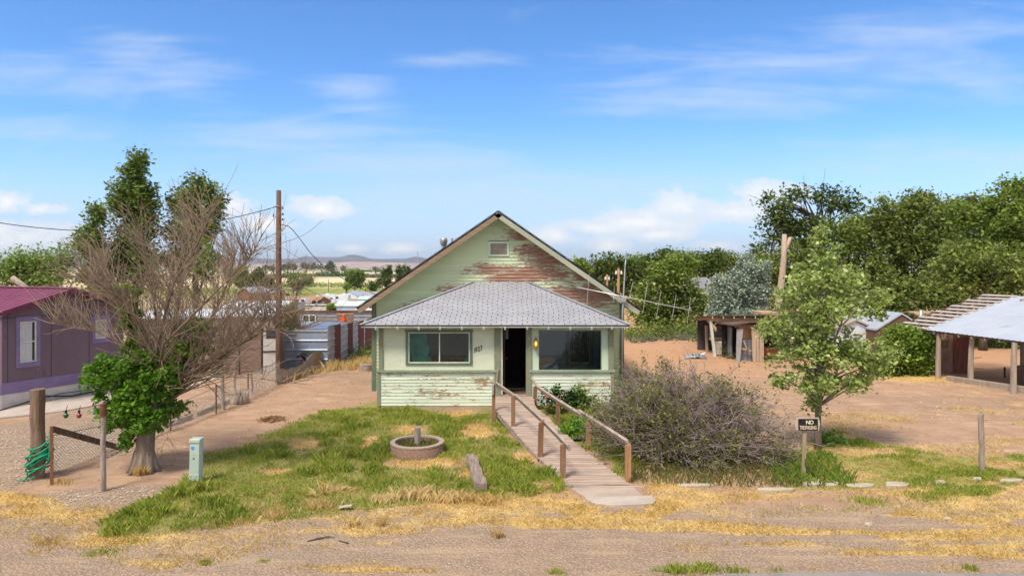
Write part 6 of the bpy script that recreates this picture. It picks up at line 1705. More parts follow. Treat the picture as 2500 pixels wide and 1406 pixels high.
# bluish metal lean-to roof with its corrugated pen
YL = 33.0
ln = thing('shed', 'small shed with a bluish corrugated metal roof in front of the long grey building', 'shed', GY(790, 36))
c0_, c1_, c2_, c3_ = P(725, 803, 33.5), P(792, 804, 33.5), P(844, 786, 38.5), P(738, 785.5, 38.5)
m2 = MB(); n = 96
V_ = []
for i in range(n + 1):
    f = i / n; o_ = Vector((0, 0, .03 * math.sin(i * 2 * math.pi / 6))); V_ += [c0_.lerp(c1_, f) + o_, c3_.lerp(c2_, f) + o_]
m2.add(V_, [(2 * i, 2 * i + 2, 2 * i + 3, 2 * i + 1) for i in range(n)]); m2.build('roof', M['corr_blue'], ln)
m2 = MB(); m2.prism([c1_ + Vector((0, 0, -.02)), c2_ + Vector((0, 0, -.02)), Vector((c2_.x + .55, 37.5, c2_.z - .35)), Vector((c1_.x + .6, 33.8, c1_.z + .02))], (0, 0, -.05)); m2.build('roof_side', M['corr_pale'], ln)
m2 = MB(); m2.prism([c0_ - Vector((-.1, -.2, .12)), c1_ - Vector((.05, -.2, .12)), Vector((c1_.x, 33.7, Hs(-9, 33) - .3)), Vector((c0_.x + .1, 33.7, Hs(-9, 33) - .3))], (0, .05, 0)); m2.build('wall', M['dark_wood'], ln)
fw_ = thing('corrugated_fence', 'tall bluish grey corrugated metal fence panel beside the utility pole', 'fence', GY(745, 29.5))
YQ = 29.4; q0, q1 = GY(692, YQ), GY(800, YQ)
m2 = MB(); corr_panel(m2, (q0.x, YQ, 0), (q1.x, YQ, 0), q0.z - .1, CH - (808 - 650) * YQ / F, .40, .018); m2.build('sheet', M['corr_blue'], fw_)
m2 = MB(); m2.box(q0.x - .05, q0.x + .05, YQ - .05, YQ + .05, q0.z - .2, CH - (802 - 650) * YQ / F); m2.build('post', M['grey_wood'], fw_)
m2 = MB(); m2.box(q0.x + .04, q1.x, YQ - .03, YQ + .03, CH - (809 - 650) * YQ / F, CH - (806 - 650) * YQ / F); m2.build('top_rail', M['roof_metal'], fw_)
# patchwork fence running back along the boundary
pw = thing('patchwork_fence', 'patchwork fence of pale corrugated and rust red boards running back past the weeds', 'fence', GY(830, 32))
ptsF = [((px - 1250) * Y / F, Y, tp, kd) for px, Y, tp, kd in [(800, 29.3, 799, 'p'), (817, 30.3, 797, 'r'), (831, 31.4, 796, 'p'), (849, 33.2, 793, 'r'), (859, 34.4, 793, 'p'), (874, 36.6, 791, 'r'), (884, 38.6, 790, 'p'), (891, 40.6, 788, 'r'), (902, 44, 787, 'p'), (915, 50, 785, 'p')]]
prev = None
for (a, b) in zip(ptsF[:-1], ptsF[1:]):
    p0, p1 = Vector((a[0], a[1], 0)), Vector((b[0], b[1], 0)); z0_ = Hs(*p1.xy) - .3; z1_ = CH - (a[2] - 650) * a[1] / F + .05
    m2 = MB()
    if a[3] == 'p': corr_panel(m2, p0, p1, z0_, z1_, .30, .015); m2.build('sheet', M['corr_pale'], pw)
    else: m2.beam(((p0 + p1) / 2).to_tuple()[:2] + (z0_,), ((p0 + p1) / 2).to_tuple()[:2] + (z1_,), (p1 - p0).length, .04, up=(1, 0.02, 0)); m2.v = [(x_, y_, z_) for x_, y_, z_ in m2.v]; m2.build('board', M['rust_boards'], pw)
# black tarp draped over the panel fence
q = [P(722, 812 + 60, 28.6), P(735, 862, 28.6), P(752, 857, 28.5), P(771, 858, 28.4), P(752, 868, 28.3), P(742, 885, 28.3), P(733, 890, 28.4), P(736, 875, 28.5)]
m2 = MB(); m2.prism(q, (0, .15, 0)); m2.jitter(.02, 4); tag(m2.build('tarp', M['black_paint'], bevel=.02), 'crumpled black tarp hanging over the plywood panels by the pole', 'tarp')
# dead grey branches tangled on the left fence and boards
tw = MB(); r_ = random.Random(77)
for k in range(70):
    a = r_.uniform(0, 1); p0 = Vector((-9.0 + a * 1.2, 17 + a * 11, .05)); d = Vector((r_.gauss(0, .6), r_.gauss(0, .5), r_.uniform(.05, .8))).normalized()
    Ln = r_.uniform(.4, 1.1); tw.tube([p0, p0 + d * Ln * .5 + Vector((0, 0, .08)), p0 + d * Ln + Vector((r_.uniform(-.1, .1), 0, -.12))], [.008, .006, .003], 3, cap=False)
tag(tw.build('dead_brush', M['twig_grey'], base=(-8.4, 22, 0)), 'tangled dead twigs along the boundary fence', 'dead brush', kind='stuff')

def weeds(name, label, cat, xr, yr, n, hr, wid, mt, kind='stuff', mask=None):
    x_ = rng.uniform(*xr, n); y_ = rng.uniform(*yr, n)
    t_ = fbm(x_ * 1.2 + 3, y_ * 1.2, 3); k = rng.random(n) < t_ * 1.3
    if mask is not None: k &= mask(x_, y_)
    x_, y_, t_ = x_[k], y_[k], t_[k]
    o = blades(name, x_, y_, H(x_, y_), rng.uniform(*hr, len(x_)) * (.4 + t_), np.full(len(x_), wid), .45, mt)
    return tag(o, label, cat, kind=kind)
weeds('dry_weeds', 'golden dry weeds between the stump and the patchwork fence', 'dry weeds', (-7.9, -5.2), (28.5, 32.6), 2600, (.12, .5), .011, M['straw'])
weeds('dry_brush', 'dry stalks at the foot of the plywood panels', 'dry weeds', (-9, -7.4), (24.5, 29), 1500, (.1, .4), .007, M['straw'], mask=lambda a, b: np.abs(a + 8.3 - (b - 24.5) * .15) < .35)
x9 = rng.normal(-6.55, .12, 240); y9 = rng.normal(18.6, .12, 240)
tag(blades('tumbleweed', x9, y9, H(x9, y9), rng.uniform(.06, .18, 240), np.full(240, .005), 1.5, simple('brown weed', (.40, .24, .12), (.3, .18, .1), 6, .9)), 'small brown dried weed alone on the dirt strip', 'dried weed', kind='stuff')

# ================================================================ trees on the left and in the valley
gT = GY(330, 48)
make_tree('poplar_tree', 'tallest dark poplar rising behind the bare branches', 'tree', gT,
    [L(338, 392, 12, 24, 48, .6, .3), L(328, 425, 20, 24, 48, .8, .4), L(310, 465, 28, 34, 48, 1, .6), L(348, 480, 26, 44, 48, 1, .7), L(355, 525, 28, 40, 48, 1, .6), L(305, 500, 34, 40, 48, 1.2, .7), L(330, 570, 52, 60, 48, 1.4, 1.1), L(345, 650, 58, 60, 48, 1.6, 1.1), L(290, 640, 34, 50, 48, 1.3, .6)],
    62, 40, .32, .24, M['leaf_poplar'], M['bark_dark'], .25, 'poplars behind the trailers', seed=1, bias=.35)
make_tree('poplar_tree', 'leftmost narrow poplar, the shortest of the three behind the bare branches', 'tree', GY(235, 46),
    [L(237, 525, 16, 28, 46, .6, .4), L(222, 580, 34, 30, 46, 1, .7), L(232, 630, 34, 40, 46, 1, .8), L(215, 600, 26, 20, 46, 1, .4), L(240, 690, 34, 40, 46, 1, .7)], 55, 36, .30, .23, M['leaf_poplar'], M['bark_dark'], .2, 'poplars behind the trailers', seed=2, bias=.35)
make_tree('poplar_tree', 'twin topped poplar nearest the utility pole', 'tree', GY(480, 50),
    [L(478, 445, 12, 20, 50, .6, .2), L(470, 470, 24, 20, 50, 1, .3), L(517, 462, 13, 20, 50, .6, .2), L(522, 490, 20, 22, 50, 1, .3), L(450, 500, 38, 40, 50, 1.3, .8), L(505, 530, 34, 55, 50, 1.3, .8), L(460, 580, 50, 60, 50, 1.5, 1.0), L(500, 650, 40, 50, 50, 1.3, .6), L(430, 640, 50, 50, 50, 1.3, .7)], 60, 38, .32, .24, M['leaf_poplar'], M['bark_dark'], .24, 'poplars behind the trailers', seed=3, bias=.35)
make_tree('willow_tree', 'soft pale green tree behind the magenta roof', 'tree', GY(90, 42), [L(70, 650, 60, 38, 42, 1.5, 1), L(130, 640, 45, 30, 42, 1.2, .45), L(20, 670, 60, 35, 42, 1.5, 1), L(110, 680, 60, 25, 42, 1.5, 1), L(160, 615, 18, 18, 42, .5, .08)], 70, 36, .34, .19, M['leaf_haze'], M['bark_dark'], .2, seed=4, bias=.2)
make_tree('shrub', 'yellow green shrub at the far corner of the purple house', 'shrub', GY(275, 30), [L(275, 715, 28, 16, 30, .6, 1), L(250, 740, 40, 20, 30, .7, 1)], 50, 30, .14, .13, M['leaf_yellow'], M['bark_dark'], .06, seed=5, bias=.2)
make_tree('shrub', 'yellow green climber right behind the utility pole', 'shrub', GY(706, 34), [L(708, 765, 14, 22, 34, .35, .8), L(705, 795, 16, 20, 34, .35, .8)], 55, 34, .13, .12, M['leaf_yellow'], M['bark_dark'], .05, seed=6, bias=.1)
make_tree('shrub', 'bright green bush between the off white trailer and the pale blue shed', 'shrub', GY(810, 84), [L(809, 753, 9, 11, 84, .7, 1)], 50, 30, .2, .22, M['leaf_elm2'], M['bark_dark'], .05, seed=7, bias=.1)
far_list = [
    ('broad green tree with a split V shaped crown in the valley', 733, 706, [(718, 684, 14, 14), (748, 684, 15, 14), (731, 696, 10, 10)], 300, 'leaf_elm2'),
    ('largest round green tree in the valley left of the roof', 867, 705, [(866, 672, 22, 16), (860, 686, 18, 16), (878, 688, 12, 14)], 300, 'leaf_elm2'),
    ('small round yellow green tree left of the largest valley tree', 846, 706, [(846, 698, 8, 8)], 290, 'leaf_lime'),
    ('olive bush left of the V shaped valley tree', 724, 707, [(725, 699, 13, 9), (728, 692, 6, 5)], 285, 'leaf_dark'),
    ('dark green bush with a pointed top beside the roof edge', 914, 710, [(915, 697, 17, 12), (926, 686, 4, 8)], 270, 'leaf_dark'),
    ('dark twin poplar just left of the roof edge', 945, 700, [(937, 665, 5, 14), (949, 662, 7, 17), (945, 684, 12, 14)], 270, 'leaf_dark'),
    ('slim dark poplar at the roof edge', 975, 690, [(974, 662, 6, 16), (975, 680, 8, 14)], 270, 'leaf_dark'),
    ('rightmost dark poplar peeking over the left roof slope', 995, 688, [(988, 662, 4, 13), (998, 662, 5, 12), (994, 678, 9, 14)], 275, 'leaf_dark'),
    ('pale far tree clump just right of the utility pole', 703, 659, [(700, 651, 13, 8), (713, 650, 10, 9)], 1300, 'leaf_grey'),
    ('pale far tree clump in the middle distance by the horizon', 748, 657, [(741, 650, 9, 7), (758, 651, 12, 7), (768, 651, 8, 7)], 1350, 'leaf_grey'),
    ('dark far tree standing taller on the horizon', 809, 660, [(810, 650, 8, 10), (801, 652, 5, 8)], 1100, 'leaf_dark'),
    ('low far shrub left of the taller horizon tree', 786, 658, [(785, 654, 7, 4), (816, 664, 6, 5)], 1150, 'leaf_grey'),
    ('small far shrub right of the taller horizon tree', 841, 659, [(840, 655, 8, 5)], 1300, 'leaf_grey'),
    ('far round shrub near the roof on the horizon', 917, 660, [(917, 656, 7, 4)], 1200, 'leaf_grey'),
    ('dark olive tree behind the bare branches left of the pole', 635, 706, [(615, 690, 22, 20), (650, 692, 24, 20), (632, 670, 16, 14)], 200, 'leaf_dark'),
    ('yellow green tree top behind the bare branches', 590, 700, [(592, 660, 12, 14), (588, 680, 20, 18)], 260, 'leaf_lime'),
    ('far bushy tree behind the bare branches by the horizon', 560, 680, [(560, 664, 16, 12)], 420, 'leaf_grey'),
    ('low far scrub clump left of the horizon tree clump', 668, 662, [(665, 655, 9, 6), (650, 652, 7, 5)], 1100, 'leaf_grey'),
]
for i, (lb_, bx_, by_, lob, Y, lmn) in enumerate(far_list):
    k = Y / F
    ls_ = .0011 * Y
    make_tree('far_tree', lb_, 'tree', GY(bx_, Y), [L(a, b, c * 1.25, d * 1.15, Y, c * k, c * d / 130) for a, b, c, d in lob], 44, 22, .0018 * Y, ls_ * 2.0, M[lmn], M['bark_dark'], .0011 * Y, 'scattered trees in the valley', limbs=4, seed=i + 20, bias=.3)
# dark shrub rows in the valley
for nm, lb_, (pa, pb), Y, hh_, mt, n in (('shrub_row', 'row of dark shrubs across the tan valley field on the left', (690, 745), 800, 6, 'leaf_dark', 70), ('shrub_row', 'row of dark shrubs across the valley behind the round tree', (775, 850), 900, 5, 'leaf_dark', 60),
                                       ('shrub_row', 'row of greyish shrubs across the valley toward the roof', (884, 975), 800, 5, 'leaf_grey', 70), ('shrub_row', 'thin dark hedge line on the horizon fields', (880, 1000), 1500, 4, 'leaf_dark', 50), ('shrub_row', 'greenish growth along the edge of the green field', (640, 940), 430, 3, 'leaf_haze', 90)):
    C = []
    for _ in range(n):
        px = RR.uniform(pa, pb); x_ = (px - 1250) * Y / F; y_ = Y + RR.uniform(-25, 25); r0 = RR.uniform(.4, 1) * hh_
        c = rng.normal(size=(26, 3)) * np.array([r0 * .9, r0 * .9, r0 * .38]) + np.array([x_, y_, Hs(x_, y_) + r0 * .4]); C.append(c)
    V, Fc = leaf_quads(np.concatenate(C), .003 * Y)
    tag(np_mesh(nm, V, Fc, M[mt], base=(0, Y, -9)), lb_, 'shrubs', kind='stuff')
# slim far poles and the chimney stack on the hills
xh, yh = (1020 - 1250) * 5600 / F, 5600
m2 = MB(); m2.tube([(xh, yh, -20), (xh, yh, CH + (650 - 614) * yh / F)], [5, 3.6], 10); tag(m2.build('chimney_stack', simple('far grey stack', (.35, .34, .36), rough=.9)), 'tall slim chimney stack on the far hills', 'chimney')
for px, Y, top, lb_ in ((802, 330, 682, 'slim far pole in front of the green strip'), (893, 300, 690, 'slim far pole near the round valley tree'), (934, 250, 684, 'pale pole beside the dark twin poplar')):
    g = GY(px, Y); m2 = MB(); m2.tube([g, (g.x, g.y, CH - (top - 650) * Y / F)], [.16, .12], 6); tag(m2.build('utility_pole', M['pole']), lb_, 'utility pole')

def brush(name, label, cat, xr, yr, n, h, ls, mt, m=40):
    """low scrubby growth from leaf clumps, many unequal mounds"""
    x_ = rng.uniform(*xr, n); y_ = rng.uniform(*yr, n); r0 = rng.uniform(.3, 1, n) ** 1.5 * h
    idx = np.repeat(np.arange(n), m); c = rng.normal(size=(n * m, 3)) * np.array([.5, .5, .33]) * r0[idx][:, None]
    c[:, 0] += x_[idx]; c[:, 1] += y_[idx]; c[:, 2] = np.abs(c[:, 2] + r0[idx] * .3) + H(x_[idx], y_[idx])
    V, Fc = leaf_quads(c, ls)
    return tag(np_mesh(name, V, Fc, mt, base=(np.mean(xr), np.mean(yr), 0)), label, cat, kind='stuff')

# ================================================================ right side
brush('tall_weeds', 'tall dark green weeds along the patchwork fence left of the house', 'weeds', (-7.7, -5.4), (33.0, 36.5), 90, 1.25, .11, M['leaf_poplar'], 60)
# big dried bush with sparse leaves
bc = GY(1690, 15.0)
bush = thing('bush', 'large half bare bush of grey tangled twigs between ramp and sign', 'bush', bc)
bm = MB(); r_ = random.Random(21); ltips = []
BX, BYc = bc.x - .05, 15.15
for k in range(560):
    a = r_.uniform(0, 2 * math.pi); rad0 = r_.uniform(0, .9)
    b0 = Vector((BX + math.cos(a) * rad0 * 1.5 + r_.gauss(0, .25), BYc + math.sin(a) * rad0 * .9, .02))
    # end somewhere on a flattened dome
    th_ = r_.uniform(0, 2 * math.pi); ph_ = math.asin(r_.uniform(.03, 1) ** .8)
    rx_, ry_, rz_ = 2.25, 1.45, 1.78
    e = Vector((BX + math.cos(th_) * math.cos(ph_) * rx_, BYc + math.sin(th_) * math.cos(ph_) * ry_, math.sin(ph_) * rz_ * (1 - .10 * math.cos(th_ - .3))))
    e += Vector((r_.gauss(0, .17), r_.gauss(0, .15), r_.gauss(0, .17)))
    e.z = max(e.z, .06)
    mid = b0.lerp(e, .5) + Vector((0, 0, (e - b0).length * r_.uniform(.02, .16))) + Vector((r_.gauss(0, .1), r_.gauss(0, .1), 0))
    pts_ = [b0, b0.lerp(mid, .6), mid, mid.lerp(e, .55) + Vector((r_.gauss(0, .04), r_.gauss(0, .04), .02)), e]
    r0 = r_.uniform(.008, .017)
    bm.tube(pts_, [r0, r0 * .8, r0 * .6, r0 * .4, .0028], 4, cap=False)
    for j in range(r_.randint(8, 13)):
        f = r_.uniform(.35, 1); i = min(3, int(f * 4)); q = Vector(pts_[i]).lerp(pts_[i + 1], f * 4 - i)
        d = ((e - mid).normalized() * .7 + Vector((r_.gauss(0, .55), r_.gauss(0, .55), r_.gauss(.1, .5)))).normalized()
        Ln = r_.uniform(.15, .5); q2 = q + d * Ln * .5 + Vector((r_.gauss(0, .03), r_.gauss(0, .03), r_.gauss(0, .03))); q3 = q + d * Ln
        bm.tube([q, q2, q3], [.0055, .0042, .0025], 3, cap=False)
        if r_.random() < .5: ltips.append((q2, d)); 
        if r_.random() < .35: ltips.append((q3, d))
bm.v = [(x_, y_, max(z_, .01)) for x_, y_, z_ in bm.v]
bm.build('twigs', M['twig_grey'], bush)
lt = np.array([tuple(q) for q, _ in ltips])
wt = fbm(lt[:, 0] * 1.6 + 3, lt[:, 2] * 1.6 + lt[:, 1], 3)
left = sstep(BX + .8, BX - 1.2, lt[:, 0]); low = sstep(.9, .2, lt[:, 2])
keep = rng.random(len(lt)) < np.clip(.20 + 1.4 * (wt - .4) + .45 * left + .3 * low, .08, 1)
lt = lt[keep]
idx = np.repeat(np.arange(len(lt)), 7)
pp_ = lt[idx] + rng.normal(size=(len(idx), 3)) * .05; pp_[:, 2] = np.maximum(pp_[:, 2], .03)
V, Fc = leaf_quads(pp_, .055); np_mesh('leaves', V, Fc, M['leaf_bush'], bush)
print('bush faces', len(bm.f), len(Fc))
# undergrowth around the bush foot
def meadow(n, xr, yr, hr, mt, name, label, cat, poly):
    x_ = rng.uniform(*xr, n); y_ = rng.uniform(*yr, n); k = inside_soft(x_, y_, poly, .1) > rng.random(n)
    x_, y_ = x_[k], y_[k]
    return tag(blades(name, x_, y_, H(x_, y_), rng.uniform(*hr, len(x_)), np.full(len(x_), .004), .6, mt), label, cat, kind='stuff')
meadow(6000, (1.8, 6.3), (12.7, 15.5), (.04, .20), M['leaf_bush'], 'undergrowth', 'low olive undergrowth around the foot of the big bush', 'undergrowth', np.array([(2.3, 13.1), (5.9, 12.9), (6.1, 14), (5.5, 15), (2.2, 15.3)]))
meadow(2500, (4.9, 7.0), (12.9, 15.4), (.06, .25), M['leaf_lime'], 'undergrowth', 'yellow green weeds behind the no trespassing sign', 'undergrowth', np.array([(5.2, 13.1), (6.6, 13.0), (7.0, 15.2), (5.4, 15.2)]))
make_tree('flowering_plant', 'dark leafy plant with orange flowers by the ramp and porch wall', 'plant', G(1335, 1015), [(1.25, 19.6, .42, .42, .3, .38, 1), (1.75, 19.9, .35, .35, .25, .33, .7)], 40, 22, .07, .085, simple('dark rose leaves', (.025, .07, .012), (.04, .11, .02), 3, .6, island=.3), M['bark_dark'], .02, seed=50, limbs=6, bias=.1)
make_tree('leafy_plant', 'tall leafy plant against the siding below the right window', 'plant', G(1415, 1010), [L(1417, 960, 14, 22, 19.9, .2, .6), L(1405, 985, 26, 16, 19.9, .3, .6), L(1440, 985, 20, 18, 19.9, .3, .5)], 34, 20, .07, .085, M['leaf_poplar'], M['bark_dark'], .015, seed=51, limbs=6, bias=.1)
make_tree('leafy_plant', 'fresh green plant growing beside the middle of the ramp', 'plant', (1.55, 16.6, 0), [(1.55, 16.6, .22, .36, .4, .2, 1), (1.75, 17.3, .2, .3, .3, .18, .6)], 40, 20, .06, .08, M['leaf_sprout'], M['bark_dark'], .012, seed=52, limbs=4, bias=.1)
make_tree('leafy_plant', 'olive shrub between the second and third right ramp posts', 'plant', (2.3, 17.2, 0), [(2.4, 17.0, .45, .5, .5, .42, 1)], 46, 20, .08, .075, M['leaf_bush'], M['bark_dark'], .015, seed=53, limbs=4, bias=.1)
for px, py, wh in ((1335, 968, 'topmost of the pair high on the left of'), (1336, 994, 'lowest on the left side of'), (1330, 973, 'just under the topmost one on'), (1378, 990, 'lowest on the right side of'), (1372, 966, 'highest on the right side of')):
    q = P(px, py, 19.35); m2 = MB(); m2.lathe(q, [(0, -.015), (.03, 0), (.04, .02), (.015, .03), (0, .02)], 8); m2.jitter(.006, px); tag(m2.build('flower', M['flower']), 'orange flower ' + wh + ' the dark plant', 'flower', 'orange flowers by the porch')
# small green weeds under the young tree
make_tree('leafy_plant', 'low bright green weed patch right of the young tree trunk', 'plant', G(2065, 1100), [L(2030, 1075, 30, 18, 16.2, .4, 1), L(2075, 1095, 34, 14, 15.9, .35, .9), L(2105, 1100, 18, 9, 15.8, .2, .3)], 46, 24, .05, .06, M['leaf_sprout'], M['bark_dark'], .01, seed=54, limbs=3, bias=.1)

# young tree
yt = G(1998, 1098); YY = yt.y
ytr = make_tree('tree', 'young pale green leafed tree standing behind the no trespassing sign', 'tree', yt,
    [L(2005, 640, 38, 55, YY, .4, .45), L(1960, 700, 60, 55, YY, .6, .75), L(2050, 700, 52, 60, YY, .55, .7), L(2000, 770, 100, 60, YY, .9, 1.3), L(2110, 745, 60, 30, YY, .5, .45), L(1900, 800, 48, 26, YY, .4, .4),
     L(2060, 850, 100, 55, YY, .9, 1.1), L(1960, 860, 80, 50, YY, .8, .9), L(2130, 890, 50, 30, YY, .4, .4), L(2010, 930, 90, 32, YY, .8, .7), L(1910, 925, 30, 14, YY, .3, .15), L(2150, 720, 25, 12, YY, .2, .1), L(2010, 590, 20, 30, YY, .2, .08), L(2090, 935, 30, 18, YY, .3, .2), L(1985, 990, 22, 25, YY, .2, .12), L(2170, 860, 22, 14, YY, .2, .08)],
    42, 48, .10, .095, M['leaf_young'], M['bark'], .08, seed=60, limbs=36, bias=.15, twigs=2, trunk_top=3.0)

# rear yard: tall dead trunk
g = GY(1908, 35)
st2 = thing('dead_trunk', 'tall bare dead trunk with a sawn fork at its top', 'dead tree', g)
m2 = MB(); m2.tube([g + Vector((-.1, 0, -.3)), P(1897, 770, 35), P(1908, 690, 35), P(1914, 630, 35), P(1915, 572, 35)], [.25, .21, .17, .14, .11], 12); m2.tube([P(1914, 622, 35), P(1922, 600, 35), P(1930, 580, 35)], [.10, .085, .075], 10); m2.jitter(.012, 4); m2.build('trunk', M['stump'], st2, smooth=True)

def big(name, label, px, Y, lob, lm_, k=46, m=34, sig=.42, ls=.25, r0=.3, seed=0, group=None, bias=.45, limbs=16, cat='tree', ztop=None, twigs=0):
    rs = random.Random(seed + 900)
    if cat == 'tree' and len(lob) > 3:      # uneven outline: small boughs standing out of the main masses
        ext = []
        for (a, b, c, d, w_) in lob:
            for _ in range(4):
                an = rs.uniform(-.2, 3.34); f_ = rs.uniform(.9, 1.22)
                ext.append((a + math.cos(an) * c * f_, b - math.sin(an) * d * f_, c * rs.uniform(.12, .26), d * rs.uniform(.16, .34), w_ * .09))
        lob = [(a + rs.uniform(-4, 4), b + rs.uniform(-4, 4), c * .9, d * .88, w_ * .85) for a, b, c, d, w_ in lob] + ext
    return make_tree(name, label, cat, GY(px, Y), [L(a, b, c, d, Y, c * Y / F * .8, w_) for a, b, c, d, w_ in lob], k, m, sig, ls, M[lm_], M['bark_dark'], r0, group, limbs=limbs, seed=seed, bias=bias, trunk_top=ztop, twigs=twigs)
EL = 'elms along the right of the yard'
big('elm_tree', 'tall dense elm rising at the right edge of the frame', 2470, 40, [(2440, 540, 85, 60, 1.3), (2520, 530, 90, 70, 1.3), (2430, 620, 95, 60, 1.3), (2520, 640, 90, 70, 1.0), (2460, 500, 50, 34, .6), (2560, 580, 80, 90, .8), (2400, 690, 90, 50, .9)], 'leaf_elm2', seed=70, group=EL, k=70, ls=.22, sig=.34)
big('elm_tree', 'broad elm with twiggy tips left of the tall one at the frame edge', 2330, 46, [(2310, 540, 75, 45, 1.2), (2370, 560, 80, 50, 1.2), (2340, 630, 95, 60, 1.3), (2280, 600, 70, 60, 1.0), (2340, 505, 40, 20, .3), (2300, 700, 90, 50, .8)], 'leaf_elm', seed=71, group=EL, k=70, ls=.24, sig=.36)
big('elm_tree', 'elm with a rounded left shoulder above the metal roofed shed', 2200, 44, [(2200, 520, 60, 35, 1.0), (2160, 560, 60, 45, 1.0), (2230, 590, 80, 55, 1.2), (2170, 640, 80, 60, 1.2), (2240, 690, 80, 50, .9), (2240, 500, 45, 20, .4), (2150, 720, 60, 50, .7)], 'leaf_elm', seed=72, group=EL, k=70, ls=.22, sig=.34)
big('elm_tree', 'dark elm between the oak crowned tree and the rounded shoulder elm', 2090, 47, [(2080, 580, 55, 40, 1.0), (2110, 640, 70, 60, 1.1), (2060, 680, 60, 60, 1.0), (2110, 555, 35, 20, .4)], 'leaf_elm2', seed=73, group=EL, k=60, ls=.22, sig=.34)
big('elm_tree', 'arching lower elm reaching over the carport roof', 2400, 34, [(2380, 640, 70, 34, .8), (2440, 670, 80, 40, .9), (2330, 680, 60, 34, .6), (2480, 700, 60, 40, .7), (2400, 700, 60, 30, .6)], 'leaf_elm', seed=74, group=EL, k=60, ls=.17, sig=.26, r0=.18)
big('shrub_tree', 'dark shrubby tree directly behind the metal roofed shed', 2200, 40, [(2150, 730, 70, 45, 1.0), (2230, 735, 80, 40, 1.0), (2310, 730, 60, 40, .8), (2090, 740, 50, 45, .7)], 'leaf_elm', seed=75, k=60, ls=.2, sig=.3, r0=.15)
big('oak_tree', 'open crowned dark tree standing against the sky left of the elms', 1985, 50, [(1900, 510, 36, 34, .5), (1935, 560, 44, 26, .4), (1890, 545, 34, 14, .2), (2020, 490, 44, 28, .45), (2070, 505, 34, 26, .3), (1995, 560, 50, 40, .55), (1960, 615, 60, 40, .6), (1880, 590, 26, 14, .12), (2040, 600, 50, 44, .5), (1940, 480, 22, 12, .12)], 'leaf_dark', seed=76, k=66, m=26, ls=.24, sig=.34, limbs=60, bias=.3, r0=.26, twigs=1)
big('tree', 'green tree behind the tall dead trunk', 1930, 44, [(1880, 660, 36, 30, .6), (1930, 650, 50, 40, .9), (1970, 690, 60, 60, 1.0), (1900, 710, 40, 50, .7)], 'leaf_elm', seed=77, k=60, ls=.2, sig=.32, r0=.2)
big('silver_tree', 'silvery grey green tree behind the open sheds', 1815, 36, [(1830, 665, 38, 32, .8), (1800, 700, 44, 34, 1.0), (1770, 735, 34, 30, .7), (1840, 715, 36, 40, .7), (1755, 755, 24, 18, .3), (1790, 768, 50, 22, .8), (1845, 765, 40, 24, .6)], 'leaf_silver', seed=78, k=110, m=44, ls=.11, sig=.15, r0=.13, bias=.2)
big('tree', 'bright round bushy tree right of the roof with foliage down to the ground', 1640, 46, [(1640, 690, 66, 44, 1.2), (1600, 730, 56, 50, 1.0), (1690, 740, 52, 50, 1.0), (1640, 775, 80, 34, .9), (1650, 660, 34, 22, .5), (1570, 770, 34, 34, .5)], 'leaf_elm2', seed=79, k=75, m=36, ls=.2, sig=.32, bias=.4)
big('tree', 'dark flat topped tree on the skyline just right of the roof slope', 1490, 85, [(1450, 665, 34, 22, .8), (1490, 655, 40, 22, .9), (1530, 665, 34, 24, .8), (1490, 690, 60, 22, .8), (1540, 700, 40, 26, .6)], 'leaf_dark', seed=80, k=60, m=30, ls=.36, sig=.55, r0=.3)
big('tree', 'yellow green tree lowest on the roof slope', 1412, 80, [(1410, 650, 16, 12, .5), (1420, 662, 16, 12, .5)], 'leaf_lime', seed=81, k=40, ls=.34, sig=.4, r0=.2)
big('tree', 'domed dark green tree behind the bright bushy tree', 1620, 70, [(1625, 630, 36, 22, .8), (1590, 645, 26, 22, .6), (1645, 650, 26, 20, .5)], 'leaf_dark', seed=82, k=56, ls=.30, sig=.45, r0=.25)
big('tree', 'light green tree between the two dark skyline trees', 1560, 95, [(1555, 645, 18, 18, .7), (1570, 665, 20, 22, .7)], 'leaf_lime', seed=83, k=44, ls=.36, sig=.5, r0=.25)
big('tree', 'light green round tree right of the domed dark tree', 1680, 82, [(1680, 640, 24, 20, .8), (1690, 660, 26, 20, .7)], 'leaf_haze', seed=84, k=50, ls=.32, sig=.45, r0=.25)
big('tree', 'dark narrow pine like tree above the far grey roof', 1718, 72, [(1712, 640, 20, 18, .7), (1745, 634, 20, 18, .7), (1730, 660, 34, 18, .8)], 'leaf_dark', seed=85, k=54, ls=.28, sig=.4, r0=.25)
big('tree', 'dark spiky topped tree on the skyline behind the silver tree', 1780, 76, [(1775, 634, 22, 14, .6), (1800, 640, 20, 18, .6), (1790, 665, 30, 20, .7)], 'leaf_elm', seed=86, k=50, ls=.28, sig=.4, r0=.25)
big('tree', 'dark twiggy tree between the silver tree and the dead trunk', 1855, 52, [(1850, 618, 26, 14, .35), (1870, 650, 30, 26, .6), (1850, 690, 30, 30, .6)], 'leaf_dark', seed=87, k=50, m=24, ls=.24, sig=.34, r0=.15, bias=.3)
big('shrub', 'bright green bush in front of the far grey roofed house', 1762, 52, [(1762, 705, 22, 20, .8), (1750, 725, 20, 16, .5)], 'leaf_elm2', seed=88, k=50, ls=.2, sig=.28, r0=.1)
big('shrub', 'rounded yellow green shrub between the young tree and the carport', 2215, 26.5, [(2215, 845, 60, 44, 1.2), (2170, 880, 40, 40, .8), (2240, 890, 44, 34, .8), (2195, 815, 26, 16, .3), (2250, 840, 30, 30, .5)], 'leaf_lime', seed=89, k=90, m=36, ls=.12, sig=.16, r0=.06, bias=.35, cat='shrub')
brush('tall_weeds', 'tall weeds and brush along the back of the dirt yard', 'weeds', (7.0, 15), (41, 44), 170, 1.3, .15, M['leaf_elm'])
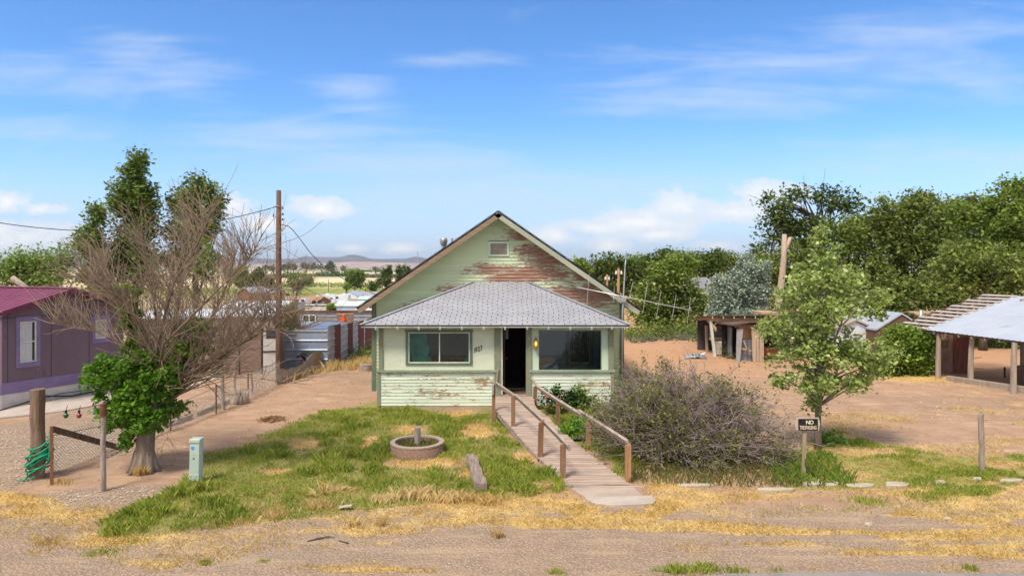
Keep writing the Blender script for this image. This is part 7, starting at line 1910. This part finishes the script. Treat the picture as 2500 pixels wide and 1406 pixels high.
brush('dry_brush', 'dry pale brush at the foot of the trees behind the yard', 'dry weeds', (7.0, 14.5), (39.4, 41), 150, .5, .10, M['leaf_grey'], 26)
brush('weeds', 'weeds growing between the open shed and the tin clad hut', 'weeds', (10.1, 10.75), (31.2, 32.0), 26, .75, .07, M['leaf_bush'], 60)
brush('dark_brush', 'dark brush behind the open timber sheds', 'weeds', (10.6, 19), (36.5, 39), 150, 1.5, .14, M['leaf_dark'], 60)
brush('dark_brush', 'dark brush under the elms behind the carport', 'weeds', (16, 42), (35, 40), 420, 2.4, .2, M['leaf_dark'], 60)
# far house
gable('house', 'far house with a dark grey roof showing between the trees', 'house', 1702, 1755, 704, 680, 62, 9, M['white_metal'], simple('dark grey roof', (.20, .20, .22), (.26, .26, .28), .4, .8), ridge='x')
# two power poles with pale bell-shaped insulators on their crossarms
for px, Y, top, lb_, w_ in ((1510, 62, 655, 'taller brown power pole with two pale bell insulators above the roof slope', 13), (1482, 70, 670, 'shorter power pole with white insulators nearest the roof slope', 9)):
    g = GY(px, Y); k = Y / F; z = CH - (top - 650) * k
    t_ = thing('power_pole', lb_, 'utility pole', g)
    m2 = MB(); m2.tube([g, (g.x, g.y, z)], [.15, .11], 9); m2.build('shaft', simple('orange brown pole', (.36, .17, .08), (.42, .24, .13), 1.5, .9), t_, smooth=True)
    m2 = MB(); m2.box(g.x - w_ * k * .6, g.x + w_ * k * .6, Y - .06, Y + .06, z - .35, z - .22); m2.build('crossarm', M['grey_wood_x'], t_)
    for sx in (-.5, .5):
        m2 = MB(); m2.lathe((g.x + sx * w_ * k, Y - .15, z - .55), [(0, -.03), (.11, 0), (.09, .14), (.04, .30), (0, .34)], 12); m2.build('bell_insulator', M['white_metal'], t_, smooth=True)
g = GY(1462, 66); m2 = MB(); m2.tube([g, P(1462, 677, 66)], [.1, .08], 6); tag(m2.build('power_pole', M['pole']), 'small dark pole lowest behind the roof slope', 'utility pole')

# ---- open lean-to shed
YS = 32.3; ks = YS / F
sx_ = lambda px, Y=YS: (px - 1250) * Y / F
shz = lambda py, Y=YS: CH - (py - 650) * Y / F
sh_ = thing('open_shed', 'open fronted timber shed with a rough lumber roof beam and bare rafters', 'shed', (sx_(1830), YS, 0))
m2 = MB(); m2.beam((sx_(1731), YS, shz(780)), (sx_(1992), YS, shz(779)), .08, .17); m2.build('beam', M['tan_wood'], sh_)
m2 = MB(); m2.beam((sx_(1745), YS - .05, -.2), (sx_(1734.5), YS - .02, shz(783)), .12, .10); m2.build('post', M['white_paint'], sh_)
m2 = MB(); m2.beam((sx_(1729, 34), 34.2, -.2), (sx_(1727, 34), 34.2, shz(795, 34)), .12, .10); m2.build('post', M['tan_wood_z'], sh_)
m2 = MB(); m2.beam((sx_(1738), YS, shz(798)), (sx_(1754), YS, shz(783)), .07, .07); m2.build('brace', M['tan_wood'], sh_)
m2 = MB(); m2.beam((sx_(1713, 34), 31.6, shz(794, 34)), (sx_(1724, 34), 34.4, shz(772, 34)), .05, .14); m2.build('rafter', M['tan_wood'], sh_)
for k in range(9):
    X = sx_(1736 + k * 26); m2 = MB(); m2.beam((X, YS - .25, shz(775) + .02), (X + .1, YS + 2.6, 1.48), .05, .12); m2.build('rafter', M['tan_wood_z'], sh_)
m2 = MB(); m2.prism([(sx_(1724), YS - .25, shz(774) + .06), (sx_(1995), YS - .25, shz(773) + .06), (sx_(1995), YS + 2.8, 1.52), (sx_(1724), YS + 2.8, 1.52)], (0, 0, .03)); m2.build('roof', M['dark_wood'], sh_)
for i, (a, b, c_, d_, mt) in enumerate(((1862, 1905, 769, 773, 'tan_wood'), (1905, 1960, 767, 772, 'dark_wood'))):
    m2 = MB(); m2.box(sx_(a), sx_(b), YS + .2, YS + 1.5, shz(d_) + .1, shz(c_) + .12); m2.build('loose_board', M[mt], sh_)
m2 = MB(); m2.box(sx_(1738), sx_(1990), YS + 2.5, YS + 2.55, -.2, 1.46); m2.build('back_wall', simple('near black back wall', (.05, .045, .05), (.08, .07, .08), 2, .8), sh_)  # rear wall in an almost black base colour
m2 = MB(); m2.box(sx_(1741), sx_(1800), YS + .6, YS + .65, shz(833), shz(825)); m2.box(sx_(1741), sx_(1800), YS + .6, YS + .65, shz(823), shz(797)); m2.build('inner_board', simple('grey inner board', (.15, .14, .17), (.2, .18, .18), 2, .8), sh_)
m2 = MB(); m2.box(sx_(1741), sx_(1795), YS + .5, YS + .58, shz(833), shz(826)); m2.build('shelf', M['tan_wood'], sh_)
g = GY(1763, YS + .1); m2 = MB(); m2.box(sx_(1753), sx_(1776), YS + .05, YS + .5, 0, shz(835)); fr = tag(m2.build('cabinet', M['fridge'], bevel=.02), 'old off white enamel cabinet inside the open timber shed', 'cabinet')
m2 = MB()
for py in (842, 846, 849, 855): m2.lathe((0, 0, 0), [(.022, 0), (.02, .012), (0, .012)], 8); m2.v[-24:] = [(sx_(1764.5) + a, YS + .05 - c, shz(py) + b) for a, b, c in m2.v[-24:]]
m2.build('knob', M['black_iron'], fr)
# tin clad hut in front
YH = 29.9; hx = lambda px: (px - 1250) * YH / F
hz_ = lambda py: CH - (py - 650) * YH / F
hut = thing('hut', 'ramshackle hut with a leaning grey tin sheet and tan planks', 'shed', (hx(1860), YH, 0))
m2 = MB(); m2.prism([(hx(1797), YH, .0), (hx(1806), YH, -.05), (hx(1814), YH - .02, hz_(802)), (hx(1799), YH, hz_(803))], (0, .03, 0)); m2.v = [(x_, y_, z_) for x_, y_, z_ in m2.v]; m2.build('tin_sheet', M['corr_pale'], hut)
m2 = MB(); m2.box(hx(1799) + .2, hx(1799) + .25, YH + 1.4, YH + 1.95, 0, 1.4); m2.build('side_wall', M['corr_grey'], hut)
m2 = MB(); m2.prism([(hx(1784), YH - .15, hz_(795)), (hx(1830), YH - .15, hz_(787)), (hx(1935), YH - .15, hz_(783)), (hx(1935), YH + 2.2, 1.6), (hx(1790), YH + 2.2, 1.5)], (0, 0, .07)); m2.build('roof', M['dark_wood'], hut)
m2 = MB(); m2.box(hx(1793), hx(1870), YH - .02, YH + .05, hz_(800), hz_(793)); m2.build('fascia', simple('rotten brown fascia', (.16, .08, .05), (.24, .14, .1), 4, .9), hut)
m2 = MB(); m2.box(hx(1812), hx(1842), YH + .3, YH + .33, hz_(828), hz_(800)); m2.build('plywood', M['plywood'], hut)
m2 = MB(); corr_panel(m2, (hx(1812), YH + .28, 0), (hx(1864), YH + .28, 0), .0, hz_(829), .2, .02, False); m2.build('lower_tin', M['corr_grey'], hut)
for a, b, c_, d_ in ((1838, 1840, 800, 886), (1845, 1842, 803, 888), (1851, 1849, 803, 884), (1858, 1856, 800, 884), (1863, 1861, 800, 884)):
    m2 = MB(); m2.beam((hx(b + 1), YH + .02, .0), (hx(a), YH + .05, hz_(c_)), .10, .03, up=(0, 1, 0)); m2.build('plank', M['tan_wood_z'], hut)
m2 = MB(); m2.beam((hx(1817), YH + .1, hz_(832)), (hx(1828), YH + .1, hz_(858)), .05, .05); m2.build('brace', M['tan_wood'], hut); m2 = MB(); m2.beam((hx(1811), YH + .1, hz_(851)), (hx(1836), YH + .1, hz_(857)), .05, .07); m2.build('brace', M['tan_wood'], hut); m2 = MB(); m2.beam((hx(1810), YH + .05, .05), (hx(1834), YH + .02, -.0), .06, .06); m2.build('brace', M['tan_wood'], hut)
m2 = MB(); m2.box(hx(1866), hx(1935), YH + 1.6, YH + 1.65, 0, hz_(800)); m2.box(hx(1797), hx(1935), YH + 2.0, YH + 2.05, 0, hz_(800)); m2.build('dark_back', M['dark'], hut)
m2 = MB(); m2.box(hx(1880), hx(1926), YH + .7, YH + .74, .12, hz_(852)); m2.build('rusty_panel', M['rust_brown'], hut)
m2 = MB(); m2.box(hx(1926), hx(1936), YH - .03, YH + .06, -.1, hz_(790)); m2.build('post', M['tan_wood_z'], hut)
# crumpled tin on the ground
g = G(1698, 873); r_ = random.Random(3)
m2 = MB(); nx2, ny2 = 12, 6; V_ = []
for j in range(ny2 + 1):
    for i in range(nx2 + 1):
        u_, v_ = i / nx2 * 2 - 1, j / ny2 * 2 - 1; rr_ = max(0, 1 - (u_ * u_ * .9 + v_ * v_ * .6)); V_.append((g.x + u_ * .52 + .1 * v_, g.y + v_ * .45, g.z + .02 + .16 * rr_ + r_.uniform(-.02, .03)))
m2.add(V_, [(j * (nx2 + 1) + i, j * (nx2 + 1) + i + 1, (j + 1) * (nx2 + 1) + i + 1, (j + 1) * (nx2 + 1) + i) for j in range(ny2) for i in range(nx2)])
m2.add([(x_, y_, z_ - .015) for x_, y_, z_ in V_], [((j + 1) * (nx2 + 1) + i, (j + 1) * (nx2 + 1) + i + 1, j * (nx2 + 1) + i + 1, j * (nx2 + 1) + i) for j in range(ny2) for i in range(nx2)])
m2.tube([(g.x + .2, g.y, g.z + .12), (g.x + .45, g.y, g.z + .22), (g.x + .58, g.y, g.z + .2)], .012, 5)
tag(m2.build('tin_sheet', M['tin'], smooth=False), 'crumpled silvery tin sheet lying on the orange dirt', 'scrap metal')

# ---- metal roofed shed and huts behind the shrub
gable('shed', 'low shed with a shiny metal gable roof left of the carport', 'shed', 2140, 2262, 806, 770, 33, 5, M['dark_wood'], M['roof_metal'], ridge='y', ovh=.05)
q = P(2246, 782, 34.0); q2 = P(2249, 757, 34.0)
m2 = MB(); m2.tube([q - Vector((0, 0, .3)), q2], [.085, .085], 12); tag(m2.build('stove_pipe', M['galv'], smooth=True), 'shiny stove pipe beside the small tan roofed hut', 'chimney')
gable('hut', 'small red brown hut with a tan shallow gable roof behind the carport', 'hut', 2254, 2318, 774, 765, 37, 2.4, simple('red brown hut boards', (.2, .08, .05), (.26, .12, .08), 2, .85), simple('tan hut roof', (.46, .32, .2), (.38, .26, .17), 1, .8), ridge='x')
gable('shed', 'grey wooden shed roof behind the young tree', 'shed', 2040, 2138, 806, 786, 34, 3, M['white_metal'], simple('grey tan roof boards', (.38, .33, .27), (.3, .25, .2), 1, .9), ridge='y', ovh=.12)
gable('shed', 'white roofed shed half hidden inside the young tree crown', 'shed', 1996, 2062, 792, 776, 36, 3, M['rust_brown'], M['white_metal'], ridge='x')

# ---- carport
cp = thing('carport', 'open carport with a light metal roof on rough wooden posts', 'carport', (18, 24, 0))
eA, eB = Vector((15.75, 26.2, 1.78)), Vector((17.1, 20.5, 1.72))      # front eave
rA, rB = Vector((19.9, 27.0, 3.02)), Vector((21.4, 21.2, 3.02))
m2 = MB(); n = 150; V_ = []
for i in range(n + 1):
    f = i / n; o_ = Vector((0, 0, .014 * (1 if (i % 5) == 0 else 0))); V_ += [eA.lerp(eB, f) + o_, rA.lerp(rB, f) + o_]
m2.add(V_, [(2 * i, 2 * i + 2, 2 * i + 3, 2 * i + 1) for i in range(n)])
bA, bB = rA + Vector((3.8, .8, -1.2)), rB + Vector((3.8, .8, -1.2))
m2.add([rA, rB, bB, bA], [(0, 1, 2, 3)])
m2.build('roof', M['roof_metal'], cp)
m2 = MB(); m2.beam(eA - Vector((0, 0, .04)), eB - Vector((0, 0, .04)), .03, .05); m2.build('eave_trim', M['black_iron'], cp)
m2 = MB(); m2.beam(eA + Vector((.3, 0, -.05)), eB + Vector((.3, 0, -.05)), .10, .12); m2.beam(rA + Vector((0, 0, -.12)), rB + Vector((0, 0, -.12)), .1, .14); m2.build('beam', M['dark_wood'], cp)
for k in range(12):
    f = k / 11; a = eA.lerp(eB, f) - Vector((.02, 0, .09)); b = rA.lerp(rB, f) - Vector((0, 0, .09)); m2 = MB(); m2.beam(a, b, .06, .08); m2.build('rafter', M['grey_wood'], cp)
d = (eA - eB).normalized()
for k in range(12):
    f = .02 + k / 11 * .96; a = eA.lerp(rA, f); m2 = MB(); m2.beam(a + d * -.15 + Vector((0, 0, .02)), a + d * (1.2 + .2 * (k % 2)), .17, .03, up=(-.27, 0, 1)); m2.build('slat', M['grey_wood_y'], cp)
for k in range(3):
    f = [.05, .5, .95][k]; off = d * (.5)
    m2 = MB(); m2.beam(eA + d * (.55 + .4 * k) - Vector((0, 0, .05)), rA + d * (.55 + .4 * k) - Vector((0, 0, .05)), .05, .09); m2.build('rafter', M['dark_wood'], cp)
for px, py, Y in ((2290, 925, 25.6), (2370, 938, 24.4), (2474, 962, 22.5)):
    x_ = (px - 1250) * Y / F; f = (Y - eA.y) / (eB.y - eA.y); zt3 = 1.68; r_ = random.Random(px); m2 = MB()
    m2.tube([(x_, Y, -.2), (x_ + r_.uniform(-.02, .02), Y, .6), (x_ + .02, Y, 1.2), (x_ + .04, Y, zt3)], [.10, .09, .085, .08], 9); m2.jitter(.006, px); m2.build('post', M['grey_wood'], cp)
for x_, Y in ((19.6, 26.2), (20.9, 22.0)):
    m2 = MB(); m2.tube([(x_, Y, -.2), (x_, Y, 2.95)], .09, 9); m2.build('post', M['grey_wood'], cp)
m2 = MB(); m2.beam((15.95, 25.0, .10), (17.9, 21.0, .10), .2, .2); m2.jitter(.01, 3); tag(m2.build('timber_beam', M['grey_wood'], bevel=.015), 'long heavy timber lying along the ground in front of the carport posts', 'timber')
# red plank store with a window hole at the rear end of the carport
YD = 26.9; dx2 = lambda px: (px - 1250) * YD / F
dz2 = lambda py: CH - (py - 650) * YD / F
rs = thing('plank_shed', 'faded red plank shed with a dark window hole behind the carport posts', 'shed', (dx2(2335), YD, 0))
m2 = MB(); a, b = dx2(2297), dx2(2316)
m2.box(dx2(2295), a, YD, YD + .05, .0, dz2(815)); m2.box(a, b, YD, YD + .05, 0, dz2(850)); m2.box(a, b, YD, YD + .05, dz2(830), dz2(815)); m2.box(b, dx2(2327), YD, YD + .05, .0, dz2(815)); m2.build('door', wood('grey red planks', (.24, .15, .12), (.32, .21, .17), (.2, .09, .07), 2), rs)
m2 = MB(); m2.box(dx2(2328), dx2(2368), YD + .01, YD + .06, -.05, dz2(812)); m2.build('wall', M['red_boards'], rs)
m2 = MB(); m2.box(dx2(2368), dx2(2372), YD + .02, YD + 1.6, -.1, dz2(812)); m2.box(dx2(2293), dx2(2295), YD + .02, YD + 1.6, -.1, dz2(812)); m2.box(dx2(2295), dx2(2370), YD + 1.5, YD + 1.6, -.1, dz2(812)); m2.build('side_wall', M['dark_wood'], rs)
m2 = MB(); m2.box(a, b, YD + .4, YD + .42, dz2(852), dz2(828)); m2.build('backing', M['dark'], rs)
m2 = MB(); m2.box(dx2(2326.5), dx2(2328), YD - .02, YD, 0, dz2(815)); m2.build('batten', M['dark_wood'], rs)
m2 = MB(); m2.beam(P(2306, 812, YD - .05), P(2308, 827, YD - .05), .05, .02); m2.build('loose_board', M['tan_wood_z'], rs)
for (a, b), lb_ in ((((2300, 908), (2338, 904)), 'tan board on the ground at the door of the red plank shed'), (((2372, 900), (2402, 901)), 'tan board on the ground right of the red plank shed'), (((2374, 875), (2394, 872)), 'short pale board lying far under the carport')):
    A_, B_ = G(*a), G(*b); m2 = MB(); m2.beam(A_ + Vector((0, 0, .03)), B_ + Vector((0, 0, .03)), .12, .05); tag(m2.build('board', M['tan_wood']), lb_, 'board')
g = G(2453, 922); m2 = MB(); m2.tube([(g.x, g.y, -.1), (g.x, g.y, CH - (896 - 650) * g.y / F)], .035, 7); tag(m2.build('steel_stake', M['black_iron']), 'short dark stake standing under the carport', 'stake')
q = P(2497, 898, 23.5); m2 = MB(); m2.box(q.x - .08, q.x + .6, 23.5, 23.8, q.z - .1, q.z + .05); m2.box(q.x + .0, q.x + .1, 23.5, 23.8, Hs(q.x, 23.5), q.z - .1); m2.box(q.x + .45, q.x + .55, 23.5, 23.8, Hs(q.x, 23.5), q.z - .1); tag(m2.build('bench', M['dark_wood']), 'dark wooden bench end at the right edge under the carport', 'bench')

# ---------------------------------------------------------------- haze: pale even air over the valley
HAZE = 0.00007
if HAZE:
    m_ = bpy.data.materials.new('haze'); m_.use_nodes = True; t = NT(m_.node_tree)
    pv = t.n('ShaderNodeVolumePrincipled', {'Color': (0.80, 0.88, 1.0), 'Density': HAZE, 'Anisotropy': 0.3})
    t.n('ShaderNodeOutputMaterial', {'Volume': pv.outputs[0]})
    hb = MB(); hb.box(-9000, 9000, -100, 9500, -60, 180)
    tag(hb.build('haze', m_, base=(0, 0, -60)), kind='stuff')
